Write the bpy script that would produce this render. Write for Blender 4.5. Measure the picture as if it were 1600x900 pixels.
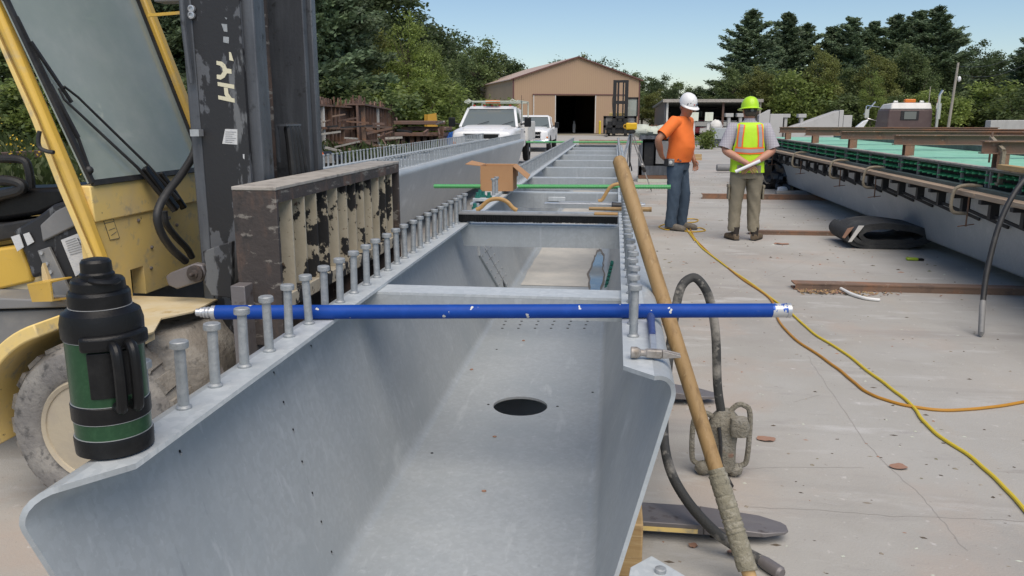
import bpy, bmesh, math, random
from math import radians as R, sin, cos, pi, sqrt, atan, exp
from mathutils import Vector as V, Matrix, noise as mnoise
import numpy as np

for o in list(bpy.data.objects):
    bpy.data.objects.remove(o)
S = bpy.context.scene
COL = S.collection
rnd = random.Random(7)

# ------------------------------------------------------------------ camera
FPX = 1250.0
CAMH = 1.5
PITCH = atan(269 / FPX)
YAW = atan(162 * cos(PITCH) / FPX)
cd = bpy.data.cameras.new('camera')
cam = bpy.data.objects.new('camera', cd)
COL.objects.link(cam)
cam.location = (0, 0, CAMH)
cam.rotation_euler = (pi / 2 - PITCH, 0, YAW)
cd.sensor_width = 36
cd.lens = 36 * FPX / 1600
cd.clip_start = 0.05
cd.clip_end = 3000
S.camera = cam

# ------------------------------------------------------------------ light
W = bpy.data.worlds.new('World')
S.world = W
W.use_nodes = True
SUN_EL, SUN_AZ = R(60), R(160)      # azimuth clockwise from +Y
wn, wl = W.node_tree.nodes, W.node_tree.links
bg = wn['Background']
sky = wn.new('ShaderNodeTexSky')
sky.sky_type = 'NISHITA'
sky.sun_disc = False
sky.sun_elevation = SUN_EL
sky.sun_rotation = SUN_AZ
sky.air_density = 1.0
sky.dust_density = 0.25
sky.ozone_density = 3.2
bg.inputs['Strength'].default_value = 0.095
wl.new(sky.outputs[0], bg.inputs[0])
sd = bpy.data.lights.new('sun', 'SUN')
sd.energy = 3.1
sd.angle = R(60)
sd.color = (1.0, 0.90, 0.77)
sun = bpy.data.objects.new('sun', sd)
COL.objects.link(sun)
sun_dir = V((sin(SUN_AZ) * cos(SUN_EL), cos(SUN_AZ) * cos(SUN_EL), sin(SUN_EL)))
sun.rotation_euler = sun_dir.to_track_quat('Z', 'Y').to_euler()
S.view_settings.view_transform = 'Standard'
S.view_settings.look = 'None'
S.view_settings.gamma = 1
S.view_settings.exposure = 0.27
S.render.engine = 'CYCLES'
S.cycles.max_bounces = 6
S.cycles.transparent_max_bounces = 12

# ------------------------------------------------------------------ surveying: photo pixel (1600x900) -> point of the place
FW = V((-sin(YAW) * cos(PITCH), cos(YAW) * cos(PITCH), -sin(PITCH)))
RT = V((cos(YAW), sin(YAW), 0))
UP = RT.cross(FW)
CC = V((0, 0, CAMH))
def ray(x, y): return FW + RT * ((x - 800) / FPX) + UP * ((450 - y) / FPX)
def zg(Y):
    t = min(1, max(0, (Y - 18) / 24)); return -0.35 * t * t * (3 - 2 * t)
def G(x, y, z=None):
    d = ray(x, y)
    if z is not None: return CC + d * ((z - CAMH) / d.z)
    zz = 0.0
    for _ in range(30):
        p = CC + d * ((zz - CAMH) / d.z); zz = zg(p.y)
    return p
def PY(x, y, Y): d = ray(x, y); return CC + d * (Y / d.y)
def PX(x, y, X): d = ray(x, y); return CC + d * (X / d.x)
def PL(x, y, p0, n): d = ray(x, y); return CC + d * ((V(p0) - CC).dot(V(n)) / d.dot(V(n)))
def PZC(x, y, zc): return CC + ray(x, y) * zc       # at depth zc along the lens axis

# ------------------------------------------------------------------ materials
def mat(name, base, rough=.6, metal=0.0, layers=(), bump=None, spec=None, rnd_v=0.0, isl=0.0, transl=None, alpha=None, wave=None, off=False):
    m = bpy.data.materials.new(name); m.use_nodes = True
    n, l = m.node_tree.nodes, m.node_tree.links
    b = n['Principled BSDF']
    b.inputs['Roughness'].default_value = rough
    b.inputs['Metallic'].default_value = metal
    if spec is not None: b.inputs['Specular IOR Level'].default_value = spec
    tc = n.new('ShaderNodeTexCoord'); src = tc.outputs['Object']
    if off:
        oi = n.new('ShaderNodeObjectInfo'); va = n.new('ShaderNodeVectorMath'); va.operation = 'MULTIPLY_ADD'; va.inputs[1].default_value = (37, 23, 51)
        l.new(oi.outputs['Random'], va.inputs[0]); l.new(src, va.inputs[2]); src = va.outputs[0]
    def ntex(scale, st=(1, 1, 1), detail=6, seed=0.0, vor=False):
        mp = n.new('ShaderNodeMapping'); mp.inputs['Scale'].default_value = st
        mp.inputs['Location'].default_value = (seed * 3.7, seed * 1.3, seed * 2.1)
        l.new(src, mp.inputs[0])
        if vor:
            t = n.new('ShaderNodeTexVoronoi'); t.inputs['Scale'].default_value = scale
            l.new(mp.outputs[0], t.inputs['Vector'])
            sp = n.new('ShaderNodeSeparateColor'); l.new(t.outputs['Color'], sp.inputs[0])
            return sp.outputs[0]
        t = n.new('ShaderNodeTexNoise'); t.inputs['Scale'].default_value = scale; t.inputs['Detail'].default_value = detail
        t.inputs['Roughness'].default_value = .62
        l.new(mp.outputs[0], t.inputs['Vector'])
        return t.outputs['Fac']
    cur = None
    def mix(fac, a, colr, mode='MIX'):
        x = n.new('ShaderNodeMix'); x.data_type = 'RGBA'; x.blend_type = mode
        if hasattr(fac, 'links'): l.new(fac, x.inputs[0])
        else: x.inputs[0].default_value = fac
        if a is None: x.inputs[6].default_value = (*base, 1)
        else: l.new(a, x.inputs[6])
        if hasattr(colr, 'links'): l.new(colr, x.inputs[7])
        else: x.inputs[7].default_value = (*colr, 1)
        return x.outputs[2]
    for i, L in enumerate(layers):
        c, sc, lo, hi = L[:4]; st = L[4] if len(L) > 4 else (1, 1, 1); kw = L[5] if len(L) > 5 else {}
        f = ntex(sc, st, kw.get('detail', 6), i + 1.0 + kw.get('seed', 0), kw.get('vor', False))
        mr = n.new('ShaderNodeMapRange'); mr.inputs[1].default_value = lo; mr.inputs[2].default_value = hi
        mr.inputs[4].default_value = kw.get('amt', 1.0)
        l.new(f, mr.inputs[0])
        cur = mix(mr.outputs[0], cur, c)
    if wave:
        sc, colr, amt, axis = wave
        mp = n.new('ShaderNodeMapping'); l.new(tc.outputs['Object'], mp.inputs[0])
        w = n.new('ShaderNodeTexWave'); w.bands_direction = axis; w.inputs['Scale'].default_value = sc
        l.new(mp.outputs[0], w.inputs['Vector'])
        mm = n.new('ShaderNodeMath'); mm.operation = 'MULTIPLY'; mm.inputs[1].default_value = amt; l.new(w.outputs['Fac'], mm.inputs[0])
        cur = mix(mm.outputs[0], cur, colr)
    if rnd_v or isl:
        hs = n.new('ShaderNodeHueSaturation')
        if cur is None: hs.inputs['Color'].default_value = (*base, 1)
        else: l.new(cur, hs.inputs['Color'])
        acc = None
        for src, amt in ((('ObjectInfo', 'Random'), rnd_v), (('NewGeometry', 'Random Per Island'), isl)):
            if not amt: continue
            q = n.new('ShaderNode' + src[0])
            mr = n.new('ShaderNodeMapRange'); mr.inputs[3].default_value = 1 - amt; mr.inputs[4].default_value = 1 + amt
            l.new(q.outputs[src[1]], mr.inputs[0])
            if acc is None: acc = mr.outputs[0]
            else:
                mu = n.new('ShaderNodeMath'); mu.operation = 'MULTIPLY'; l.new(acc, mu.inputs[0]); l.new(mr.outputs[0], mu.inputs[1]); acc = mu.outputs[0]
        l.new(acc, hs.inputs['Value'])
        cur = hs.outputs[0]
    if cur is None: b.inputs['Base Color'].default_value = (*base, 1)
    else: l.new(cur, b.inputs['Base Color'])
    if bump:
        sc, stg = bump[:2]; st = bump[2] if len(bump) > 2 else (1, 1, 1)
        f = ntex(sc, st, 8, .5)
        bp = n.new('ShaderNodeBump'); bp.inputs['Strength'].default_value = stg; bp.inputs['Distance'].default_value = .02
        l.new(f, bp.inputs['Height']); l.new(bp.outputs[0], b.inputs['Normal'])
    out = n['Material Output']
    if transl:
        tr = n.new('ShaderNodeBsdfTranslucent'); mx = n.new('ShaderNodeMixShader'); mx.inputs[0].default_value = transl
        if cur is None: tr.inputs[0].default_value = (*base, 1)
        else: l.new(cur, tr.inputs[0])
        l.new(b.outputs[0], mx.inputs[1]); l.new(tr.outputs[0], mx.inputs[2]); l.new(mx.outputs[0], out.inputs[0])
    if alpha is not None:
        tr = n.new('ShaderNodeBsdfTransparent'); mx = n.new('ShaderNodeMixShader'); mx.inputs[0].default_value = alpha
        l.new(tr.outputs[0], mx.inputs[1]); l.new(b.outputs[0], mx.inputs[2]); l.new(mx.outputs[0], out.inputs[0])
    return m

GALV = mat('galvanized_steel', (.385, .41, .42), .42, .12, [
    ((.43, .46, .475), 70, .3, .8, (1, 1, 1), {'vor': True, 'amt': .7}),
    ((.33, .365, .385), 2.2, .45, .75),
    ((.50, .53, .54), 9, .60, .72, (1.6, .25, .12)), ((.50, .525, .54), 34, .60, .68, (1, 1, .02), {'amt': .6}), ((.27, .29, .31), 28, .64, .72, (1, 1, .025), {'amt': .6, 'seed': 3}), ((.29, .30, .30), .9, .52, .8, (1, .4, 1), {'amt': .6}), ((.47, .50, .51), 120, .62, .70, (1, 1, 1), {'amt': .7}),
    ((.35, .375, .39), 25, .5, .8, (1, 1, .15)),
    ((.40, .36, .29), 5, .72, .80)], (90, .06))
GALV_TOP = mat('galvanized_lit_top', (.48, .515, .53), .45, .12, [
    ((.58, .61, .62), 50, .3, .8, (1, 1, 1), {'vor': True, 'amt': .6}),
    ((.40, .44, .46), 4, .5, .8), ((.62, .64, .64), 14, .62, .75)], (80, .06))  # lighter copy of the zinc: light on upward faces put into the colour
STUD = mat('stud_steel', (.33, .35, .36), .5, .4, [((.44, .45, .45), 40, .4, .7), ((.25, .27, .28), 90, .5, .8)], (200, .15))
DUSTY = mat('dusty_plate', (.41, .405, .385), .8, 0, [((.52, .50, .46), 4, .4, .7), ((.30, .29, .28), 9, .62, .8), ((.36, .31, .26), 22, .68, .76)], (60, .1))
PUDDLE = mat('puddle_water', (.08, .11, .14), .06, 0, [((.20, .22, .22), 9, .5, .7)], spec=.8)
CONC = mat('concrete_slab', (.362, .348, .318), .9, 0, [
    ((.405, .395, .37), 1.1, .40, .68), ((.30, .28, .255), .55, .48, .70), ((.39, .335, .29), .75, .55, .68, (1, 1, 1), {'seed': 6}), ((.46, .45, .43), 3.2, .58, .70, (.5, 1.6, 1), {'seed': 8}),
    ((.385, .355, .31), 2.3, .58, .74, (1, .35, 1)), ((.30, .28, .27), 5, .60, .78, (.5, 1.6, 1)),
    ((.23, .20, .18), 38, .66, .74), ((.52, .50, .475), 19, .64, .74), ((.29, .26, .24), 150, .56, .8, (1, 1, 1), {'amt': .6}), ((.27, .255, .24), .8, .57, .70, (.25, 2.2, 1), {'amt': .7}), ((.245, .22, .20), 2.6, .66, .74, (.3, 3, 1), {'amt': .7, 'seed': 4}), ((.43, .40, .36), .35, .5, .7, (1, 1, 1), {'amt': .6})], (130, .25))
DIRT = mat('packed_dirt', (.27, .235, .19), .95, 0, [((.17, .16, .10), .35, .45, .6), ((.10, .13, .04), .5, .52, .66), ((.36, .33, .28), 3, .55, .75)], (20, .5))
YEL = mat('yellow_paint', (.66, .42, .07), .42, 0, [((.56, .37, .10), 4, .45, .7), ((.50, .38, .18), 11, .58, .75), ((.16, .12, .07), 45, .69, .73)], (60, .04))
YELD = mat('dusty_yellow_paint', (.82, .60, .21), .6, 0, [((.72, .55, .26), 6, .4, .7), ((.46, .39, .26), 14, .56, .72), ((.15, .12, .08), 42, .68, .73)], (50, .06))
YELS = mat('sandy_yellow_step', (.55, .44, .25), .75, 0, [((.58, .50, .34), 7, .4, .6), ((.42, .30, .13), 12, .60, .7)], (60, .08))
BLK = mat('black_steel', (.022, .022, .024), .5, 0, [((.10, .105, .115), 5, .545, .56, (1, 1, .6), {'detail': 9}), ((.14, .145, .15), 12, .60, .64, (1, 1, .25)), ((.20, .19, .17), 40, .70, .76)], (60, .08))
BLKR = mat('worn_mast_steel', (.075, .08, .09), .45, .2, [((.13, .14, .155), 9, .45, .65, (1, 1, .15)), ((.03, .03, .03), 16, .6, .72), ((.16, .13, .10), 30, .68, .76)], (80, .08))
RUSTB = mat('rusty_channel', (.055, .045, .041), .75, 0, [((.13, .08, .058), 7, .5, .65, (1, 1, .4)), ((.21, .19, .165), 13, .58, .64, (1, .5, 2.2), {'detail': 9}), ((.03, .028, .027), 10, .6, .68)], (40, .25))
CARR = mat('carriage_tan_paint', (.50, .44, .33), .75, 0, [((.41, .35, .25), 5, .45, .7), ((.022, .021, .021), 8, .515, .53, (1, 1, .75), {'detail': 9}), ((.15, .09, .06), 30, .64, .70)], (50, .12), off=True)
DUSTTOP = mat('dust_covered_steel', (.36, .33, .29), .85, 0, [((.20, .18, .16), 14, .5, .65), ((.44, .41, .37), 6, .5, .7)], (60, .15))
RUB = mat('black_rubber', (.02, .02, .021), .55, 0, [((.045, .044, .042), 12, .5, .75)], (60, .08))
BPL = mat('black_plastic', (.007, .007, .0075), .38, 0, [((.016, .016, .016), 20, .5, .75)], (220, .08), spec=.3)
MUD = mat('muddy_tyre', (.21, .19, .165), .95, 0, [((.30, .28, .25), 7, .45, .65), ((.08, .075, .07), 11, .58, .68)], (35, .6))
TYRE = mat('dusty_tyre_wall', (.20, .19, .18), .9, 0, [((.30, .285, .26), 9, .45, .65), ((.09, .088, .085), 26, .55, .68)], (60, .35))
RIM = mat('cream_wheel_rim', (.44, .38, .28), .6, 0, [((.38, .33, .26), 8, .5, .7)], (40, .1))
GREY = mat('grey_machine_paint', (.20, .20, .20), .6, 0, [((.27, .265, .25), 6, .5, .7)], (60, .06))
LABEL = mat('white_label', (.62, .62, .61), .5, 0, [((.50, .51, .53), 60, .5, .62, (1, 1, 6))])
INK = mat('label_ink', (.08, .08, .09), .6)
CREAM = mat('cream_lettering', (.66, .62, .45), .6, 0, [((.40, .38, .30), 60, .6, .7)])
GLASS = mat('dusty_cab_glass', (.40, .46, .43), .12, 0, [((.46, .51, .48), 4, .45, .7), ((.34, .41, .38), 1.5, .5, .7)], alpha=.68, spec=.5)
BLUE = mat('blue_tube_paint', (.007, .055, .30), .5, 0, [((.010, .065, .34), 20, .5, .7), ((.62, .60, .55), 30, .685, .69, (1, 1, 1), {'detail': 2}), ((.10, .13, .20), 22, .64, .70, (.5, 1, 1), {'amt': .6})], (60, .03), spec=.2)
TIPW = mat('bare_chipped_steel', (.55, .55, .54), .4, .3, [((.02, .09, .40), 30, .47, .475)])
ALU = mat('aluminium', (.55, .56, .57), .35, .6, [((.42, .43, .44), 20, .5, .7)])
GREB = mat('green_epoxy_rebar', (.08, .36, .12), .45, 0, [((.10, .42, .15), 20, .5, .7)])
GREB2 = mat('dark_green_rebar', (.05, .30, .14), .45, 0, [((.08, .38, .19), 20, .5, .7)])
TEAL = mat('teal_bolt', (.02, .15, .12), .45, .1, [((.03, .22, .17), 60, .5, .7)])
CARD = mat('cardboard', (.42, .23, .11), .85, 0, [((.38, .205, .10), 6, .5, .7)], (90, .05))
CARDI = mat('cardboard_inside', (.35, .19, .10), .9)
WOODH = mat('worn_wood_handle', (.33, .21, .09), .6, 0, [((.22, .135, .055), 14, .5, .68, (3, 3, .25)), ((.40, .28, .14), 30, .58, .72, (3, 3, .2))], (90, .1, (3, 3, .2)))
WOODG = mat('golden_wood', (.45, .27, .10), .55, 0, [((.36, .20, .07), 18, .5, .68, (.3, 3, 3))], (90, .06))
WRAP = mat('cement_coated_wrap', (.25, .23, .17), .9, 0, [((.36, .335, .27), 25, .5, .65, (1, 1, 1.5)), ((.16, .145, .11), 40, .58, .7)], (70, .7))
HOSE = mat('cement_hose', (.045, .045, .043), .7, 0, [((.30, .28, .245), 5, .49, .60), ((.23, .215, .19), 26, .60, .68)], (120, .3))
VIB = mat('cement_caked_motor', (.245, .225, .18), .95, 0, [((.33, .31, .265), 18, .5, .65), ((.15, .13, .10), 30, .58, .7), ((.28, .17, .12), 9, .63, .7)], (70, .9))
STEELD = mat('dark_fork_steel', (.18, .165, .165), .5, .3, [((.20, .185, .18), 7, .45, .65, (.4, 2, 1)), ((.09, .07, .06), 14, .58, .7), ((.42, .41, .40), 35, .69, .74)], (50, .12))
HAMS = mat('hammer_steel', (.34, .31, .28), .5, .4, [((.20, .17, .14), 30, .5, .65), ((.46, .44, .41), 18, .56, .7)], (150, .1))
HAMB = mat('blue_grip', (.035, .06, .19), .55, 0, [((.08, .10, .22), 60, .55, .7)], (200, .1))
TIMB = mat('pine_block', (.44, .29, .13), .75, 0, [((.34, .21, .09), 6, .5, .65, (.4, 1, 5)), ((.52, .37, .19), 14, .55, .7, (.4, 1, 5))], (60, .1))
PLANK = mat('weathered_plank', (.36, .27, .19), .85, 0, [((.26, .19, .135), 4, .5, .65, (4, .3, 4)), ((.44, .36, .27), 9, .58, .7, (4, .3, 4))], (60, .15))
RUSTY = mat('brown_rusted_steel', (.19, .125, .09), .8, 0, [((.27, .14, .08), 3, .48, .62), ((.13, .09, .07), 7, .55, .68), ((.30, .24, .19), 18, .62, .72)], (50, .2))
RUSTF = mat('dark_rusty_forms', (.15, .095, .075), .85, 0, [((.16, .085, .05), 1.5, .48, .62), ((.055, .04, .035), 4, .55, .68), ((.24, .18, .14), 3, .64, .72)], (10, .3))
DGRN = mat('dark_green_form', (.075, .10, .09), .6, 0, [((.11, .135, .125), 4, .5, .66), ((.12, .13, .12), 14, .62, .72)], (60, .1))
DECK = mat('pale_green_deck', (.22, .50, .35), .6, 0, [((.30, .57, .43), 3, .45, .65), ((.16, .34, .25), 1.2, .55, .75), ((.04, .08, .05), 13, .655, .67)], (40, .05))
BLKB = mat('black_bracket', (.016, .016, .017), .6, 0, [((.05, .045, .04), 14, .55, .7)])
CLAMP = mat('clamp_iron', (.24, .205, .15), .7, .2, [((.31, .27, .20), 18, .5, .65), ((.15, .11, .08), 24, .58, .7)], (90, .3))
GEOT = mat('folded_geotextile', (.035, .036, .037), .85, 0, [((.085, .085, .082), 6, .5, .7), ((.05, .05, .045), 30, .5, .7)], (70, .35))
BAG = mat('black_sheeting', (.014, .014, .016), .3, 0, [((.03, .03, .032), 9, .5, .7)], (16, .5))
WHITEP = mat('white_plastic', (.74, .74, .72), .4)
LIME = mat('lime_plastic', (.30, .42, .03), .4)
CORD = mat('yellow_cord', (.55, .34, .03), .5, 0, [((.48, .29, .04), 12, .5, .65)])
CORDO = mat('orange_cord', (.46, .22, .025), .5, 0, [((.40, .20, .03), 12, .5, .65)])
CORDY = mat('bright_yellow_cord', (.62, .47, .03), .5)
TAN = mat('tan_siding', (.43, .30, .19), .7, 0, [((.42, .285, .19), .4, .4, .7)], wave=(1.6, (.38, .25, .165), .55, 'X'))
TAN2 = mat('shaded_side_siding', (.40, .30, .20), .7, 0, [((.35, .27, .18), .4, .4, .7)], wave=(1.6, (.26, .18, .12), .5, 'Y'))  # tan siding darkened: the side wall's shade is put into the colour
TRIM = mat('maroon_trim', (.13, .055, .05), .6)
ROOFT = mat('pinkish_tan_roof', (.47, .36, .29), .6, 0, [((.42, .31, .25), .5, .4, .7)])
DARKIN = mat('opening_shade', (.012, .012, .012), .9)  # near-black colour holds the shade inside openings and holes
OFFW = mat('off_white_paint', (.66, .64, .60), .5, 0, [((.56, .54, .50), 2, .5, .7)])
WHITE = mat('white_car_paint', (.74, .74, .74), .25, 0, [((.66, .655, .64), 1.2, .5, .75)], spec=.5)
CARGL = mat('car_glass', (.13, .15, .15), .05, 0, spec=.6)  # grey-green base carries some of the reflected sky and trees
CHROME = mat('chrome', (.62, .62, .63), .2, .9)
LAMPG = mat('headlamp_lens', (.50, .50, .48), .1, 0, spec=.6)
AMBER = mat('amber_lens', (.62, .17, .02), .3)
REDL = mat('red_lens', (.45, .02, .02), .3)
TYREB = mat('black_tyre', (.02, .02, .02), .8)
TARP = mat('blue_tarp', (.02, .10, .36), .5, 0, [((.03, .14, .44), 3, .5, .65)], (6, .5))
OCHRE = mat('ochre_panel', (.46, .25, .02), .6, 0, [((.38, .19, .02), 3, .5, .7)])
STACKW = mat('pale_stacked_slab', (.50, .53, .45), .8, 0, [((.40, .42, .34), 2, .5, .7)])
SHEDR = mat('shed_roof', (.20, .21, .19), .7, 0, [((.26, .27, .24), 1, .5, .7)])
SHEDW = mat('shed_wall_tan', (.40, .36, .28), .8, 0, [((.36, .32, .25), .5, .5, .7)], wave=(1.2, (.34, .30, .24), .4, 'Y'))
PRECAST = mat('precast_concrete', (.44, .435, .42), .9, 0, [((.36, .355, .34), .8, .5, .7), ((.30, .29, .27), 2.5, .6, .72, (1, 1, .3))], (6, .15))
MAROON = mat('maroon_truck_paint', (.10, .065, .06), .5, 0, [((.12, .085, .075), 3, .5, .7)])
POLEW = mat('pale_wood_pole', (.34, .31, .26), .85, 0, [((.27, .25, .21), 1.5, .5, .7, (1, 1, .2))])
BARK = mat('tree_bark', (.10, .08, .06), .95, 0, [((.06, .05, .04), 3, .5, .7, (1, 1, .2))], (8, .6))
def leafmat(name, c, tl=.48): return mat(name, c, .6, 0, [(tuple(x * .62 for x in c), .5, .42, .62), ((c[0] * 1.35, c[1] * 1.25, c[2]), 1.1, .56, .72)], rnd_v=.16, isl=.32, transl=tl)
LF_DARK = leafmat('dark_oak_leaves', (.105, .150, .062))
LF_MID = leafmat('mid_green_leaves', (.165, .220, .085))
LF_LIGHT = leafmat('light_green_leaves', (.25, .32, .085))
LF_YEL = leafmat('yellow_green_leaves', (.235, .260, .080))
LF_PINE = leafmat('pine_needles', (.140, .200, .105), .2)
LF_PINEL = leafmat('pale_pine_needles', (.150, .205, .105), .2)
WEED = leafmat('weed_leaves', (.085, .115, .035))
FLOW = mat('yellow_flowers', (.55, .36, .02), .6)
SKIN = mat('skin', (.47, .235, .155), .55, 0, [((.42, .19, .12), 9, .5, .7)])
SKINR = mat('tanned_skin', (.40, .19, .115), .55, 0, [((.34, .15, .09), 9, .5, .7)])
HAIR = mat('grey_brown_hair', (.07, .055, .045), .8, 0, [((.12, .10, .09), 60, .5, .7)])
ORAN = mat('orange_tshirt', (.86, .185, .03), .8, 0, [((.80, .16, .028), 5, .5, .7)], (18, .25))
DENIM = mat('blue_denim', (.055, .085, .125), .85, 0, [((.08, .115, .16), 6, .5, .7), ((.04, .06, .09), 12, .55, .7)], (20, .3))
KHAKI = mat('khaki_cloth', (.245, .215, .155), .85, 0, [((.21, .185, .13), 6, .5, .7)], (18, .3))
NEON = mat('neon_lime_vest', (.50, .80, .015), .6, 0, [((.46, .74, .015), 8, .5, .7)], (20, .15))
NEONH = mat('neon_lime_helmet', (.44, .72, .02), .35)
VORG = mat('vest_orange_tape', (.88, .17, .02), .6)
VGRY = mat('vest_silver_tape', (.34, .33, .33), .5)
BOOT = mat('tan_work_boots', (.13, .095, .06), .8, 0, [((.19, .145, .10), 20, .5, .65)], (60, .2))
BOOTB = mat('dark_boot_shaft', (.03, .024, .02), .7)
GBOOT = mat('dusty_grey_boots', (.16, .14, .115), .85, 0, [((.22, .195, .165), 18, .5, .65)], (60, .2))
HELW = mat('white_helmet', (.78, .77, .76), .35)
GREENF = mat('flask_green', (.030, .090, .042), .3, .45, [((.042, .115, .055), 90, .5, .7)], (260, .05))
PAPER = mat('white_paper', (.80, .80, .80), .7)
LEAFB = mat('dry_leaf', (.32, .185, .13), .8, 0, [((.30, .16, .10), 40, .5, .7)])
def plaid():
    m = mat('plaid_shirt', (.44, .43, .44), .85)
    n, l = m.node_tree.nodes, m.node_tree.links
    tc = n.new('ShaderNodeTexCoord'); prev = None
    for ax in ('X', 'Z'):
        w = n.new('ShaderNodeTexWave'); w.bands_direction = ax; w.inputs['Scale'].default_value = 16
        l.new(tc.outputs['Object'], w.inputs['Vector'])
        mr = n.new('ShaderNodeMapRange'); mr.inputs[1].default_value = .72; mr.inputs[2].default_value = .95; l.new(w.outputs['Fac'], mr.inputs[0])
        x = n.new('ShaderNodeMix'); x.data_type = 'RGBA'; l.new(mr.outputs[0], x.inputs[0])
        if prev: l.new(prev, x.inputs[6])
        else: x.inputs[6].default_value = (.45, .44, .46, 1)
        x.inputs[7].default_value = (.29, .26, .31, 1); prev = x.outputs[2]
    l.new(prev, n['Principled BSDF'].inputs['Base Color'])
    return m
PLAID = plaid()

# ------------------------------------------------------------------ mesh building
def woff(o):
    v = V((0, 0, 0))
    while o is not None:
        v = v + o.location; o = o.parent
    return v

class MB:
    def __init__(s): s.v, s.f, s.m, s.mats = [], [], [], []; s.cur = 0
    def use(s, m):
        if m not in s.mats: s.mats.append(m)
        s.cur = s.mats.index(m); return s
    def add(s, vs, fs):
        o = len(s.v); s.v += [tuple(p) for p in vs]
        s.f += [tuple(i + o for i in q) for q in fs]; s.m += [s.cur] * len(fs); return s
    def box(s, a, b):
        x0, x1 = sorted((a[0], b[0])); y0, y1 = sorted((a[1], b[1])); z0, z1 = sorted((a[2], b[2]))
        return s.add([(x0, y0, z0), (x1, y0, z0), (x1, y1, z0), (x0, y1, z0), (x0, y0, z1), (x1, y0, z1), (x1, y1, z1), (x0, y1, z1)],
                     [(3, 2, 1, 0), (4, 5, 6, 7), (0, 1, 5, 4), (1, 2, 6, 5), (2, 3, 7, 6), (3, 0, 4, 7)])
    def hexa(s, p):     # 8 points, bottom ring then top ring
        return s.add(p, [(3, 2, 1, 0), (4, 5, 6, 7), (0, 1, 5, 4), (1, 2, 6, 5), (2, 3, 7, 6), (3, 0, 4, 7)])
    def bar(s, a, b, w, h, up=(0, 0, 1)):
        a, b = V(a), V(b); d = (b - a).normalized(); u = V(up)
        if abs(d.dot(u)) > .97: u = V((1, 0, 0))
        r = d.cross(u).normalized() * (w / 2); q = r.cross(d).normalized() * (h / 2)
        return s.hexa([a - r - q, a + r - q, b + r - q, b - r - q, a - r + q, a + r + q, b + r + q, b - r + q])
    def prism(s, poly, d):  # 3-D polygon pushed along d
        d = V(d); n = len(poly); A = [V(p) for p in poly]
        return s.add(A + [p + d for p in A], [tuple(range(n))[::-1], tuple(range(n, 2 * n))] + [(i, (i + 1) % n, n + (i + 1) % n, n + i) for i in range(n)])
    def tube(s, pts, r, n=10, caps=True, ell=1.0):
        P = [V(p) for p in pts]; k = len(P); rs = r if isinstance(r, (list, tuple)) else [r] * k
        t0 = (P[1] - P[0]).normalized(); u = V((0, 0, 1)) if abs(t0.z) < .9 else V((1, 0, 0))
        u = (u - t0 * u.dot(t0)).normalized(); vs = []
        for i in range(k):
            t = (P[min(i + 1, k - 1)] - P[max(i - 1, 0)]).normalized()
            u = (u - t * u.dot(t)).normalized(); w = t.cross(u)
            vs += [P[i] + u * (rs[i] * cos(2 * pi * j / n)) + w * (rs[i] * ell * sin(2 * pi * j / n)) for j in range(n)]
        fs = [(i * n + j, i * n + (j + 1) % n, (i + 1) * n + (j + 1) % n, (i + 1) * n + j) for i in range(k - 1) for j in range(n)]
        if caps: fs += [tuple(range(n))[::-1], tuple(range((k - 1) * n, k * n))]
        return s.add(vs, fs)
    def cyl(s, a, b, r, n=14, r2=None): return s.tube([a, b], [r, r if r2 is None else r2], n)
    def lathe(s, c, prof, n=28, axis='Z', caps=True):
        c = V(c); ax = {'Z': V((0, 0, 1)), 'Y': V((0, 1, 0)), 'X': V((1, 0, 0))}.get(axis) if isinstance(axis, str) else V(axis).normalized()
        u = ax.orthogonal().normalized(); w = ax.cross(u)
        vs = [c + ax * h + (u * cos(2 * pi * j / n) + w * sin(2 * pi * j / n)) * max(r, 1e-4) for r, h in prof for j in range(n)]
        k = len(prof)
        fs = [(i * n + j, i * n + (j + 1) % n, (i + 1) * n + (j + 1) % n, (i + 1) * n + j) for i in range(k - 1) for j in range(n)]
        if caps: fs += [tuple(range(n))[::-1], tuple(range((k - 1) * n, k * n))]
        return s.add(vs, fs)
    def loft(s, rings, n=24, caps=True, nz=0.0, nsc=6.0, seed=0.0, sub=0, fold=0.0):  # ring = (centre, rx, ry[, xdir, ydir, power])
        vs = []
        if sub:
            q = []
            for i in range(len(rings) - 1):
                A, B = rings[i], rings[i + 1]
                for j in range(sub):
                    t = j / sub; q.append((V(A[0]).lerp(V(B[0]), t), A[1] + (B[1] - A[1]) * t, A[2] + (B[2] - A[2]) * t) + tuple(A[3:]))
            rings = q + [rings[-1]]
        for rg in rings:
            c = V(rg[0]); rx, ry = rg[1], rg[2]; xd = V(rg[3]) if len(rg) > 3 and rg[3] else V((1, 0, 0)); yd = V(rg[4]) if len(rg) > 4 and rg[4] else V((0, 1, 0)); pw = rg[5] if len(rg) > 5 else 1.0
            for j in range(n):
                a = 2 * pi * j / n; ca, sa = cos(a), sin(a)
                ca = math.copysign(abs(ca) ** pw, ca); sa = math.copysign(abs(sa) ** pw, sa)
                p = c + xd * (rx * ca) + yd * (ry * sa)
                if nz:
                    q = mnoise.noise(V((p.x * nsc + seed, p.y * nsc, p.z * nsc * 1.3))) ; p = c + (p - c) * (1 + nz * q)
                if fold:
                    w = mnoise.noise(V((p.x * 5 + seed, p.y * 5, p.z * 13 + 2.2 * a))) + .6 * mnoise.noise(V((p.x * 11, p.y * 11 + seed, p.z * 26 - 3 * a)))
                    p = p + (p - c).normalized() * (fold * w)
                vs.append(p)
        k = len(rings)
        fs = [(i * n + j, i * n + (j + 1) % n, (i + 1) * n + (j + 1) % n, (i + 1) * n + j) for i in range(k - 1) for j in range(n)]
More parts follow.
